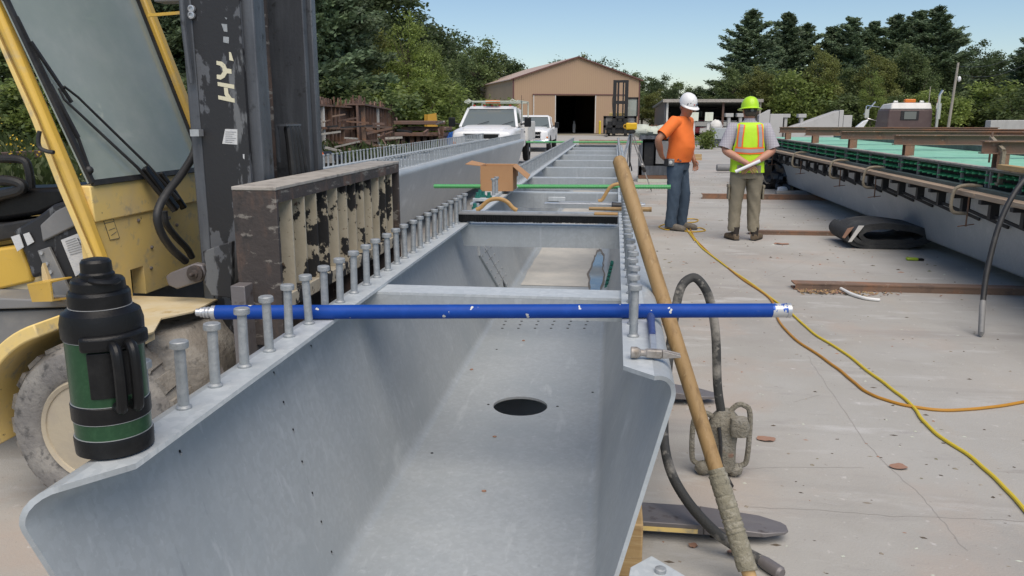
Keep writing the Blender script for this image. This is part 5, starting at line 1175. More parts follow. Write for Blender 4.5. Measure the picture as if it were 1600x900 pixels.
def semi_cab():
    o = place(1422, 37); t = thing('truck_cab', 'maroon truck cab with white roof and amber beacon seen from behind', 'truck', o); w = 1.0; zt = ztop(160.5, 37) - o.z; z1 = ztop(171, 37) - o.z
    def B(nm, mt, m, bv=0): m.v = [(a + o.x, b + o.y, c + o.z) for a, b, c in m.v]; m.build(nm, mt, t, bevel=bv)
    m = MB(); m.hexa([(-w, 0, .9), (w, 0, .9), (w, 1.9, .9), (-w, 1.9, .9), (-w * .93, .0, z1), (w * .97, 0, z1), (w * .97, 1.7, z1), (-w * .93, 1.7, z1)]); B('cab', MAROON, m, .05)
    m = MB(); m.hexa([(-w * .90, -.02, z1 + .003), (w * .95, -.02, z1 + .003), (w * .95, 1.7, z1 + .003), (-w * .90, 1.7, z1 + .003), (-w * .80, .12, zt), (w * .90, .12, zt), (w * .9, 1.5, zt - .05), (-w * .8, 1.5, zt - .05)]); B('roof_cap', OFFW, m, .06)
    m = MB(); m.box((-.42, -.025, z1 - .48), (.38, -.003, z1 - .06)); B('window_frame', BLKB, m, .02)
    m = MB(); m.box((-.27, -.04, z1 - .44), (.26, -.026, z1 - .10)); B('rear_window', CARGL, m)
    m = MB(); m.box((-.18, .3, zt), (.3, .55, zt + .17)); B('beacon', AMBER, m, .04)
    for x in (-.55, .6): m = MB(); m.box((x - .1, .4, zt), (x + .1, .5, zt + .09)); B('horn', CHROME, m, .02)
    m = MB(); m.tube([(-w, 1.3, 2.25), (-1.55, 1.2, 2.32), (-1.62, 1.2, 2.3), (-1.62, 1.2, 1.75), (-1.05, 1.25, 1.6)], .025, 6); m.box((-1.68, 1.1, 1.75), (-1.5, 1.2, 2.15)); m.bar((-1.7, 1.2, 1.9), (-1.2, 1.3, 2.5), .05, .05); B('mirror', CHROME, m)
    m = MB(); m.cyl((1.12, -.2, .8), (1.12, -.2, 2.75), .07, 10); m.cyl((1.12, -.2, 2.75), (1.24, -.2, 2.98), .06, 10); B('exhaust_stack', CHROME, m)
    m = MB(); m.cyl((1.13, -.22, 1.7), (1.13, -.22, 2.4), .11, 10); B('exhaust_shield', CHROME, m)
    m = MB(); m.box((-.45, -4.5, .6), (.45, 2.5, .85)); B('chassis', BLKB, m)
    for x in (-1.1, .75):
        for y in (-3.6, -2.4, 1.6): m = MB(); m.lathe((x, y, .5), [(.2, 0), (.5, .02), (.5, .33), (.2, .35)], 20, 'X'); B('wheel', TYREB, m)
    m = MB(); m.prism([(-2.25, .6, 1.25), (-1.85, .6, 1.25), (-1.62, .6, 1.68), (-1.85, .6, 1.60)], (0, .25, 0)); B('fender_fairing', WHITE, m, .03)
semi_cab()

# ================================================================== YARD: forms, precast, racks
def steel_form(label, a, b, h, n, seed, broken=0.0):
    a, b = V(a), V(b); t = thing('steel_form', label, 'steel form', a, 'rusty formwork at the yard edge'); d = (b - a).normalized(); q = V((-d.y, d.x, 0)); rr = random.Random(seed); L = (b - a).length; U = V((0, 0, 1))
    m = MB(); m.prism([a + U * h * .35, b + U * h * .35, b + U * h, a + U * h], q * .08); m.build('panel', RUSTF, t)
    m = MB(); m.prism([a + U * (h + .01) - q * .25, b + U * (h + .01) - q * .25, b + U * (h + .01) + q * .5, a + U * (h + .01) + q * .5], U * .06); m.build('top_plate', RUSTF, t)
    for i in range(n):
        c = a + d * (L * (i + .5) / n)
        if rr.random() < broken: continue
        m = MB(); m.bar(c - q * .12 + U * .05, c - q * .12 + U * h * (1 if rr.random() > broken else .7), .07, .16, q); m.build('rib', RUSTF if i % 5 else OFFW if i == 5 else RUSTY, t)
    m = MB()
    for i in range(n * 3):
        c = a + d * (L * rr.random()) + q * rr.uniform(-.1, .4) + U * (h + .07); m.bar(c, c + U * rr.uniform(.1, .32) + d * rr.uniform(-.1, .1), .05, .05)
    stuff(m.build('brackets', RUSTF, t))
    for z in (.35, .62): m = MB(); m.bar(a + U * h * z - q * .22, b + U * h * z - q * .22, .08, .08); m.build('wale', RUSTY, t)
steel_form('long rusty steel formwork with ribs, left of the dark frame stack', place(560, 30), place(614, 40), 2.05, 14, 1)
steel_form('collapsed rusty formwork nearest the forklift mast', place(462, 27), place(560, 31), 1.95, 16, 2, .3)
def frame_stack():
    o = place(655, 30); t = thing('frame_stack', 'dark rusty steel frames stacked high beside the blue tarp', 'steel frames', o)
    for i, (x0, x1, z, y) in enumerate(((-1.0, .75, 1.35, 0), (-.8, .95, 1.12, .3), (-.95, .9, .92, -.1))):
        m = MB(); m.box(o + V((x0, y, z)), o + V((x1, y + 1.2, z + .14))); m.build('beam', RUSTF, t, bevel=.02)
    for x in (-.95, -.75, -.4, -.15, .1, .35, .55, .72): m = MB(); m.box(o + V((x, .1 - .1 * (x % .2), 0)), o + V((x + .15, .9, .93))); m.build('leg', RUSTF, t)
    for x in (-.5, .1): m = MB(); m.box(o + V((x, .5, .1)), o + V((x + .3, .6, .5))); m.build('plate', DUSTTOP, t)
    for k in range(5): m = MB(); m.bar(o + V((.75 + k * .03, -.3, .15)), o + V((.85 + k * .03, -.2, 1.3)), .05, .05); m.build('upright', RUSTF, t)
    o = place(676, 33); m = MB(); m.prism([o + V((-.25, 0, 1.25)), o + V((.2, 0, 1.2)), o + V((.12, .1, 1.85)), o + V((-.22, .1, 1.8))], (0, .1, 0)); m.box(o + V((-.4, .2, 1.2)), o + V((-.25, .3, 1.8))); tag(m.build('ochre_panel', OCHRE), 'ochre yellow metal panel leaning on top of the dark frames', 'panel')
    o = place(602, 27); t2 = thing('slab_stack', 'pale grey-green slabs stacked in front of the rusty formwork', 'stack', o)
    for k in range(3): m = MB(); m.box(o + V((-.55 + k * .04, -.2, .28 + k * .13)), o + V((.5 - k * .03, .7, .37 + k * .13))); m.build('slab', STACKW, t2, bevel=.01)
    for x in (-.45, .3): m = MB(); m.box(o + V((x, -.15, 0)), o + V((x + .12, .6, .275))); m.build('bearer', RUSTF, t2)
    o = place(702, 31); m = MB(); m.ball(o + V((0, 0, .45)), (.42, .5, .62), 22, 14, .35, 3, 4); tag(m.build('blue_tarp', TARP), 'bundle wrapped in blue tarp beside the utility truck', 'tarp')
    o = place(497, 22); m = MB(); m.ball(o + V((0, 0, .42)), (.14, .2, .12), 12, 8, .4, 4, 1); m.tube([o + V((.05, 0, .4)), o + V((.1, -.1, .2)), o + V((.12, -.1, 0))], .03, 6); tag(m.build('orange_hose_bundle', VORG), 'bright orange bundle lying beyond the left girder', 'bundle')
    o = place(475, 22); m = MB(); m.ball(o + V((.5, .2, .25)), (.5, .4, .28), 16, 10, .5, 3, 2); tag(m.build('dark_heap', BAG), 'dark heap beside the orange bundle', 'heap')
frame_stack()
def clutter():
    rr = random.Random(8); m = MB()
    for i in range(90):
        px = rr.uniform(486, 690); zc = rr.uniform(25, 29.5) if px < 620 else rr.uniform(28, 29.5); o = place(px, zc); z = rr.uniform(.05, .55) if rr.random() < .6 else rr.uniform(.5, 1.6); a = rr.uniform(-.5, .5) + (pi / 2 if rr.random() < .4 else 0); L = rr.uniform(.3, 1.1); u = V((cos(a), sin(a), rr.uniform(-.25, .25))) * L / 2
        m.use((RUSTF, RUSTY, RUSTF, DUSTTOP, BLKB)[rr.randrange(5)]); m.bar(o + V((0, 0, z)) - u, o + V((0, 0, z)) + u, rr.uniform(.04, .12), rr.uniform(.04, .1))
    stuff(m.build('scrap_steel', None))
clutter()
for k, (pa, pb, zc, z, lb) in enumerate(((-20, 80, 19, .55, 'upper rusty beam lying in the weeds beyond the forklift cab'), (-20, 85, 19.5, .25, 'lower rusty beam lying in the weeds beyond the forklift cab'))):
    a, b = place(pa, zc), place(pb, zc + 2); m = MB(); U = V((0, 0, 1)); m.bar(a + U * z, b + U * z, .25, .16); m.box(a + V((.2, -.1, 0)), a + V((.4, .1, z - .085))); m.box(b + V((-.4, -.1, 0)), b + V((-.2, .1, z - .085))); tag(m.build('rusty_beam', RUSTF), lb, 'beam', 'beams in the weeds')
def precast():
    zc = 60
    def wedge(label, xa, xb, y1, y0, ya, depth, nm='precast_wall'):
        a, b = place(xa, zc), place(xb, zc); za, zb = ztop(ya, zc), ztop(y1, zc); t = MB(); t.prism([a, b, V((b.x, b.y, zb)), V((a.x, a.y, za))], (depth * .1, depth, 0)); return tag(t.build(nm, PRECAST, None, bevel=.03, smooth=0), label, 'concrete block', 'precast concrete pieces in the yard')
    wedge('precast concrete ramp block sloping up to the right', 1238, 1311, 173, 205, 199, 3.0); wedge('tall square precast block at the top of the ramp', 1311.5, 1318, 172, 205, 172, 2.8)
    wedge('lower square precast block right of the ramp', 1318.5, 1332, 180, 205, 180, 2.0)
    zc = 61; wedge('precast wall beside the vest man with a sloping top', 1186, 1203, 171, 205, 180, 2.0); wedge('low precast wall between the vest man and the T beams', 1203.5, 1224, 178, 205, 178, 2.0)
    def tee(label, x, wpx, yt, yb, zc, stem=.35):
        o = place(x, zc); s = zc / FPX; w = wpx * s; t = thing('precast_tee', label, 'concrete tee', o, 'precast tees standing in the yard'); zt = ztop(yt, zc) - o.z; m = MB(); m.box(o + V((-w / 2, 0, zt - .28)), o + V((w / 2, .8, zt))); m.build('flange', PRECAST, t, bevel=.02); m = MB(); m.box(o + V((-w * stem / 2, .1, 0)), o + V((w * stem / 2, .7, zt - .285))); m.build('stem', PRECAST, t)
    for x, lb in ((1140, 'precast T beam end left of the vest man\'s helmet'), (1158, 'precast T beam end hidden behind the vest man\'s neck'), (1229, 'precast T beam end nearer the vest man, right of him'), (1254, 'precast T beam end standing beside the ramp block')): tee(lb, x, 12, 177 if x < 1200 else 178, 205, 62)
    for x, lb in ((1085, 'left tilted concrete panel on a post beside the orange-shirted man'), (1108, 'right tilted concrete panel on a post beside the orange-shirted man')):
        o = place(x, 60); s = 60 / FPX; t = thing('panel_on_post', lb, 'concrete panel', o, 'pale panels on posts'); zt = ztop(176, 60) - o.z; w = 12.5 * s; m = MB(); m.prism([o + V((-w / 2, 0, zt - .62)), o + V((w / 2, 0, zt - .62)), o + V((w / 2 + .05, .35, zt)), o + V((-w / 2 + .05, .35, zt))], (0, .1, .03)); m.build('panel', STACKW, t, bevel=.01); m = MB(); m.box(o + V((-.1, .15, 0)), o + V((.1, .35, zt - .4))); m.build('post', OFFW, t)
    a, b = place(1072, 52), place(1118, 52); m = MB(); m.prism([a, b, b + V((0, 0, .45)), a + V((0, 0, .45))], (0, .6, 0)); tag(m.build('grey_barrier', GREY, None, bevel=.03), 'low blue-grey barrier in front of the shed', 'barrier')
    o = place(1126, 47); t = thing('trailer_box', 'grey galvanized box on a stand just left of the vest man', 'steel box', o); m = MB(); m.box(o + V((-.38, 0, .5)), o + V((.4, .8, 1.15))); m.build('box', GALV, t, bevel=.02); m = MB(); m.box(o + V((-.3, .1, .1)), o + V((.3, .7, .495))); m.build('stand', BLKR, t)
    for q in (-.3, .2): m = MB(); m.box(o + V((q, .2, 0)), o + V((q + .12, .4, .099))); m.build('foot', BLKB, t)
    m = MB(); o = place(1120, 50); m.ball(o + V((0, 0, 1.2)), (.4, .4, .4), 12, 8, .4, 3, 7); tag(m.build('white_sack', OFFW), 'pale lumpy sack beside the galvanized box', 'sack')
    for k, y in enumerate((243, 248)):
        a, b = G(1075, y, .08), G(1096, y, .08); m = MB(); m.bar(a, b, .12, .1); tag(m.build('timber', TIMB), ('farther' if k == 0 else 'nearer') + ' of two short timbers on the slab right of the orange-shirted man', 'timber', 'short timbers on the slab')
    a, b = place(1550, 62), place(1640, 70); m = MB(); m.prism([a, b, b + V((0, 0, 1.5)), a + V((0, 0, 1.5))], (0, 1, 0)); tag(m.build('grey_block_row', PRECAST, None, bevel=.04), 'long pale concrete block behind the deck at the right', 'concrete block')
    for x in range(6):
        o = place(1004 + x * 7, 62); m = MB(); m.box(o, o + V((.08, .08, 1.2)))
        tag(m.build('rack_post', RUSTF), '%s dark post of the rack row beside the far forklift' % ('leftmost', 'second', 'third', 'fourth', 'fifth', 'rightmost')[x], 'post', 'rack posts by the warehouse')
    a, b = place(1000, 62), place(1046, 62); m = MB()
    m.bar(a + V((0, -.1, 1.1)), b + V((0, -.1, 1.1)), .06, .06); m.bar(a + V((0, -.1, .6)), b + V((0, -.1, .6)), .06, .06); tag(m.build('rack_rail', RUSTF), 'long pair of rails along the rack posts', 'rail')
precast()
def generator():
    o = place(1030, 18.2); o.z = 0; t = thing('engine_unit', 'dark rusty engine unit with pale sacks on top behind the tripod', 'machine', o); X0, X1 = place(1001, 18.2).x, place(1053, 18.2).x; h = ztop(212, 18.2)
    m = MB(); y = o.y
    m.box((X0, y, .16), (X1, y + .06, h * .35)); m.box((X0, y + .7, .16), (X1, y + .76, h)); m.box((X0, y, h - .08), (X1, y + .8, h)); m.box((X0, y, .16), (X0 + .07, y + .76, h - .081)); m.box((X1 - .07, y, .16), (X1, y + .76, h - .081)); m.build('frame', BLKR, t)
    m = MB(); m.box((X0 + .1, y + .15, .3), (X0 + .35, y + .6, h - .15)); m.cyl((X0 + .5, y + .1, .45), (X0 + .5, y + .6, .45), .14, 14); m.build('engine', BLKB, t, bevel=.02)
    m = MB(); m.box((X0 + .38, y + .03, .42), (X1 - .09, y + .2, h - .12)); m.build('side_panel', GREY, t)
    m = MB(); m.box((X0 - .02, y - .05, 0), (X1, y + .9, .07)); m.build('skid_base', STACKW, t); m = MB(); m.box((X0, y, .075), (X1, y + .8, .155)); m.build('base_frame', RUSTF, t)
    for k, (q, r) in enumerate(((.05, .2), (.3, .16), (.55, .19))): m = MB(); m.ball((X0 + q, y + .35, h + r * .5), (r * 1.2, .3, r * .75), 16, 10, .3, 3, k); tag(m.build('sack', STACKW), ('pale sack', 'flat pale sack', 'grey-white sack')[k] + (' at the left end of the engine unit', ' in the middle of the engine unit\'s top', ' near the orange-shirted man\'s elbow on the engine unit')[k], 'sack', 'sacks on the engine unit')
generator()
def tripod():
    p = place(987, 13.6); p.z = 0; t = thing('survey_tripod', 'aluminium survey tripod standing beyond the girder', 'tripod', p); h = ztop(206, 13.6); T = V((p.x, p.y, h)); fr = G(1018, 299, .0); feet = [fr, V((p.x - .33, p.y - .25, 0)), V((p.x - .05, p.y + .6, 0))]
    for k, ft in enumerate(feet):
        m = MB(); d = (ft - T); s = V((-d.y, d.x, 0)).normalized() * .02; a = T + d.normalized() * .05 + s
        m.cyl(T + s, T + d * .58 + s, .011, 8); m.cyl(T - s, T + d * .58 - s, .011, 8); m.cyl(T + d * .5, T + d * .93, .012, 8); lg = m.build('leg', ALU, t)
        m = MB(); m.cyl(T + d * .925, T + d, .014, 8, .004); m.bar(T + d * .55, T + d * .62, .06, .05); m.build('leg_foot', BLKB, lg)
    m = MB(); m.lathe(T - V((0, 0, .03)), [(.05, 0), (.075, .02), (.075, .05), (.05, .06)], 18); m.build('tripod_head', BLKB, t)
    m = MB(); m.tube(smooth_path([T + V((-.01, -.05, -.05)), T + V((-.02, -.06, -.3)), T + V((-.01, -.06, -.55)), T + V((-.04, -.06, -.62)), T + V((-.05, -.06, -.72))], 5), .013, 6); m.tube([T + V((-.01, -.06, -.5)), T + V((.02, -.06, -.6)), T + V((.03, -.06, -.66))], .012, 6); m.build('carry_strap', RUB, t)
    c = T + V((0, 0, .031)); t2 = thing('laser_level', 'yellow rotary laser level on top of the tripod', 'laser level', c)
    m = MB(); m.box(c + V((-.095, -.07, .002)), c + V((.095, .07, .12))); m.build('housing', CORDY if False else mat('laser_yellow', (.70, .42, .01), .4), t2, bevel=.022, seg=3)
    m = MB(); m.lathe(c + V((0, 0, .121)), [(.06, 0), (.058, .012), (.05, .014), (.048, .05), (.055, .052), (.055, .062), (.02, .066)], 18); m.build('rotor_head', GREY, t2)
    m = MB(); m.tube(smooth_path([c + V((-.096, -.03, .09)), c + V((-.125, -.03, .08)), c + V((-.125, -.03, .04)), c + V((-.096, -.03, .03))], 4), .01, 8); m.build('carry_handle', OCHRE, t2)
tripod()
def utility_pole():
    o = place(1483, 70); t = thing('utility_pole', 'pale wooden utility pole with a lamp above the treeline', 'utility pole', o); zt = ztop(99, 70); T = place(1488, 70); T.z = zt
    m = MB(); m.tube([o, T], [.13, .09], 10); m.build('pole', POLEW, t); c = place(1491, 70); c.z = ztop(124, 70); m = MB(); m.ball(c + V((.07, 0, 0)), (.15, .14, .24), 10, 8); m.bar(c + V((-.2, 0, .2)), c + V((.07, 0, .17)), .04, .04); m.build('lamp', WHITE, t)
    for k, (ya, yb) in enumerate(((104, 55), (116, 82))):
        a = place(1487, 70); a.z = ztop(ya, 70); b = place(1640, 50); b.z = ztop(yb - 8, 50); pts = [a.lerp(b, i / 12) - V((0, 0, .9 * sin(pi * i / 12))) for i in range(13)]; m = MB(); m.tube(pts, .011, 4); tag(m.build('power_line', BLKR), ('upper' if k == 0 else 'lower') + ' thin wire running right from the utility pole', 'wire')
    o = place(1449, 72); m = MB(); m.tube([o, o + V((0, 0, 4.4))], [.05, .04], 8); tag(m.build('thin_post', POLEW), 'thin bare post in front of the dark trees left of the pole', 'post')
utility_pole()

# ================================================================== TREES
def quads(nm, cen, ax, ay):
    n = len(cen); v = np.empty((n, 4, 3), np.float32); v[:, 0] = cen - ax; v[:, 1] = cen + ay * .55; v[:, 2] = cen + ax; v[:, 3] = cen - ay * .55
    me = bpy.data.meshes.new(nm); me.vertices.add(4 * n); me.vertices.foreach_set('co', v.ravel()); me.loops.add(4 * n); me.loops.foreach_set('vertex_index', np.arange(4 * n, dtype=np.int32))
    me.polygons.add(n); me.polygons.foreach_set('loop_start', np.arange(0, 4 * n, 4, dtype=np.int32)); me.polygons.foreach_set('loop_total', np.full(n, 4, np.int32)); me.update(calc_edges=True); return me
def unit(r, n):
    d = r.normal(size=(n, 3)); return d / np.linalg.norm(d, axis=1)[:, None]
def leafset(r, cen, size, flat=.0):
    n = len(cen); a = unit(r, n); a[:, 2] *= (1 - flat); b = np.cross(a, unit(r, n) + np.array([0, 0, flat * 2])); b /= np.linalg.norm(b, axis=1)[:, None]; a /= np.linalg.norm(a, axis=1)[:, None]
    s = r.uniform(.7, 1.3, n)[:, None] * size; return a * s, b * s
PROTO = {}
def decid(key, seed, rx, rz, zc, nclump, nleaf, size, lm, sparse=0.0, H=12.0):
    r = np.random.RandomState(seed); d = unit(r, nclump); rad = r.uniform(.30, 1, nclump) ** .45
    c = d * rad[:, None] * np.array([rx, rx, rz]); lob = 1 + .28 * np.sin(d[:, 0] * 5 + seed) * np.cos(d[:, 2] * 4 + seed * 2); c *= lob[:, None]; c[:, 2] += zc
    low = c[:, 2] < zc; c[low, :2] *= (1 - .35 * ((zc - c[low, 2]) / rz))[:, None]
    cr = r.uniform(.55, 1.15, nclump) * rx * .30; ctr = []
    for i in range(nclump):
        q = r.normal(size=(nleaf, 3)) * .55; q[:, 2] *= .7; ctr.append(c[i] + q * cr[i])
    cen = np.concatenate(ctr); a, b = leafset(r, cen, size, .45); me = quads('crown', cen, a, b); me.materials.append(lm)
    m = MB(); m.tube([(0, 0, -.2), (.05, 0, H * .2), (-.05, .05, H * .45), (.05, 0, H * .75)], [.24, .19, .14, .05], 9)
    for i in range(0, nclump, 3):
        e = V(c[i]); z0 = max(H * .16, min(H * .6, e.z - 1.2)); s = V((0, 0, z0)); k = s.lerp(e, .5) + V((0, 0, -.3)); m.tube([s, k, e], [.07, .045, .015], 5, False)
    PROTO[key] = (me, m)
def conif(key, seed, H, L, nb, lm, ragged=.3, z0=1.5):
    r = np.random.RandomState(seed); ctr, ax = [], []; m = MB(); m.tube([(0, 0, -.2), (0, 0, H * .5), (0, 0, H)], [.24, .15, .02], 8)
    for i in range(nb):
        t = (i + r.rand()) / nb; z = z0 + (H - z0) * t ** .9; ln = (L * (1 - t) ** .75 + .35) * r.uniform(1 - ragged, 1 + ragged * .6); an = i * 2.4 + r.normal() * .4
        u = np.array([cos(an), sin(an), 0]); lift = .05 + .45 * t + r.normal() * .07; tip = np.array([0, 0, z]) + u * ln + np.array([0, 0, ln * lift])
        m.tube([(0, 0, z), tuple(np.array([0, 0, z]) + u * ln * .55 + np.array([0, 0, ln * lift * .35])), tuple(tip)], [.05 * (1.2 - t), .03, .008], 4, False)
        k = int(9 + ln * 6)
        for j in range(k):
            f = .18 + .86 * (j + r.rand()) / k; p = np.array([0, 0, z]) + u * ln * f + np.array([0, 0, ln * lift * f ** 1.4]); sd = np.array([-u[1], u[0], 0]); n = 17
            q = p + sd * (r.normal(size=(n, 1)) * .24 * ln * (1.15 - f)) + r.normal(size=(n, 3)) * np.array([.16, .16, .09]) * (1 + .10 * ln); ctr.append(q); d = u + sd * r.normal(size=(n, 1)) * .7 + r.normal(size=(n, 3)) * .3 + np.array([0, 0, .25]); ax.append(d / np.linalg.norm(d, axis=1)[:, None])
    cen = np.concatenate(ctr); a = np.concatenate(ax); b = np.cross(a, unit(r, len(a))); b /= np.linalg.norm(b, axis=1)[:, None]; s = r.uniform(.7, 1.3, len(a))[:, None]; me = quads('crown', cen, a * .22 * s, b * .075 * s * 1.8); me.materials.append(lm); PROTO[key] = (me, m)
decid('oak', 11, 3.3, 4.3, 7.3, 95, 110, .18, LF_DARK); decid('oak2', 12, 3.6, 4.0, 7.6, 95, 110, .18, LF_DARK); decid('mid', 13, 3.0, 4.4, 7.0, 90, 110, .17, LF_MID); decid('mid2', 17, 3.4, 4.6, 6.9, 95, 110, .17, LF_MID)
decid('light', 14, 2.7, 5.0, 6.6, 95, 140, .13, LF_LIGHT); decid('yel', 15, 3.0, 4.7, 6.8, 95, 140, .15, LF_YEL); decid('sparse', 16, 2.6, 3.6, 8.0, 26, 90, .15, LF_DARK); decid('bush', 18, 2.2, 1.7, 1.6, 60, 120, .11, LF_MID, H=3.5); decid('bushy', 19, 2.2, 1.9, 1.7, 60, 120, .11, LF_LIGHT, H=3.5)
conif('pine', 21, 15, 5.0, 100, LF_PINE); conif('pine2', 22, 15, 5.8, 90, LF_PINE, .5); conif('pinel', 23, 15, 5.2, 95, LF_PINEL, .4)
HT = {'oak': 11.6, 'oak2': 11.6, 'mid': 11.4, 'mid2': 11.5, 'light': 11.6, 'yel': 11.5, 'sparse': 11.6, 'bush': 3.3, 'bushy': 3.6, 'pine': 15, 'pine2': 15, 'pinel': 15}
BUILT = {}
def tree(key, px, zc, ytop, label, group, wide=1.0, rot=None):
    o = place(px, zc); h = ztop(ytop, zc) - o.z; s = h / HT[key]; nm = {'p': 'pine_tree', 'b': 'bush'}.get(key[0], 'tree')
    t = thing(nm, label, 'bush' if nm == 'bush' else 'tree', o, group); t.scale = (s * wide, s * wide, s); t.rotation_euler = (0, 0, rnd.uniform(0, 6.28) if rot is None else rot)
    if key not in BUILT:
        me, m = PROTO[key]; c = bpy.data.objects.new('crown', me); COL.objects.link(c); k = m.build('trunk', BARK, None); BUILT[key] = (c, k); c.parent = t; k.parent = t
    else:
        dup(BUILT[key][0], t); dup(BUILT[key][1], t)
LG, RG, BG = 'trees of the left treeline', 'trees of the right stand', 'trees behind the warehouse'
for a in ((490, 40, -190, 'pine', 'tall dark pine standing just right of the forklift mast', .8), (535, 42, -90, 'pinel', 'pale drooping pine left of the light green tree', .72), (440, 46, -200, 'pine2', 'dark pine hidden behind the forklift mast', .9), (275, 42, -150, 'pinel', 'pale pine between the cab window and the mast', .9), (335, 48, -160, 'pine', 'dark pine behind the black forklift mast', 1.2),
          (545, 56, -60, 'pine2', 'dark pine behind the tall pine by the mast', .75)): tree(a[3], a[0], a[1], a[2], a[4], LG, a[5])
for a in ((640, 46, 34, 'light', 'light green feathery tree at the centre of the left treeline', .8), (615, 50, 52, 'yel', 'yellow-green tree left of the light feathery tree', .8), (675, 50, 78, 'light', 'smaller light green tree in front of the dark oaks', .75), (585, 62, -25, 'oak', 'tall dark broad tree rising behind the pale pine', 1.1), (640, 70, 22, 'oak2', 'dark oak top behind the light green tree', 1.15), (684, 74, 48, 'oak', 'dark oak right of the light green tree', .9), (716, 116, 62, 'oak2', 'second dark oak right of the light green tree', 1.15), (748, 100, 72, 'mid2', 'mid green tree above the utility truck', 1.1), (782, 112, 88, 'oak', 'dark oak sloping down toward the warehouse', 1.1), (812, 116, 104, 'mid', 'lowest tree of the left line beside the warehouse eave', 1.2),
          (728, 112, 92, 'oak', 'lower dark tree left of the warehouse side wall', 1.1), (690, 62, 100, 'mid2', 'lower mid green tree behind the frame stack', .9), (765, 116, 112, 'mid', 'small mid green tree at the warehouse rear corner', 1.1), (660, 60, 70, 'mid', 'mid green tree behind the smaller light tree', 1.1),
          (30, 46, -120, 'oak', 'dark tree beyond the forklift\'s open cab side', 1.2), (95, 42, -60, 'mid', 'mid green tree seen through the forklift windshield', 1.2), (-45, 44, -100, 'oak2', 'dark tree at the far left edge', 1.2), (170, 50, -100, 'oak', 'dark tree behind the forklift windshield centre', 1.2), (225, 44, -80, 'mid2', 'mid green tree behind the windshield\'s right edge', 1.1), (390, 55, -140, 'oak2', 'dark broad tree behind the forklift mast', 1.2), (-110, 50, -100, 'mid2', 'mid green tree beyond the left picture edge', 1.2)): tree(a[3], a[0], a[1], a[2], a[4], LG, a[5])
for a in ((20, 36, 120, 'bush', 'low bush beyond the rusty beams, left of the yellow pillar'), (75, 34, 130, 'bushy', 'low light bush beside the yellow pillar'), (500, 38, 120, 'bush', 'dark bush behind the collapsed formwork'), (550, 40, 128, 'bush', 'bush behind the middle of the rusty formwork'), (600, 42, 130, 'bushy', 'light bush behind the right end of the rusty formwork'), (648, 42, 132, 'bushy', 'light bush behind the dark frame stack'), (690, 46, 140, 'bushy', 'light bush behind the blue tarp'), (708, 48, 152, 'bush', 'bush left of the utility truck cab'), (764, 62, 158, 'bushy', 'small bush against the warehouse side wall'), (-30, 33, 130, 'bush', 'low bush at the far left edge'), (440, 40, 120, 'bush', 'bush behind the mast'), (285, 36, 110, 'bush', 'bush between cab and mast')): tree(a[3], a[0], a[1], a[2], a[4], 'bushes along the left treeline', 1.2)
for a in ((880, 118, 98, 'mid', 'tree top peeping over the left roof slope', 1.1), (915, 112, 86, 'yel', 'pale tree top above the warehouse ridge', .9), (938, 116, 92, 'sparse', 'thin tree top right of the warehouse ridge', 1.2), (968, 120, 112, 'oak', 'dark tree top above the right roof slope', 1.1), (1003, 108, 118, 'mid2', 'mid green tree right of the warehouse', 1.2), (1040, 116, 116, 'sparse', 'open-branched tree against the sky right of the warehouse', 1.0), (1028, 100, 128, 'oak2', 'dark round tree above the orange-shirted man\'s left', 1.1), (1062, 110, 130, 'mid', 'low mid green tree behind the white helmet', 1.2), (1095, 106, 136, 'oak', 'low dark tree between the two helmets', 1.2), (1020, 88, 140, 'yel', 'yellow-green tree in front of the dark ones by the warehouse', 1.0), (1120, 100, 130, 'mid2', 'mid green tree at the left foot of the pine stand', 1.2), (985, 96, 132, 'mid', 'tree at the warehouse\'s right corner', 1.1)): tree(a[3], a[0], a[1], a[2], a[4], BG, a[5])
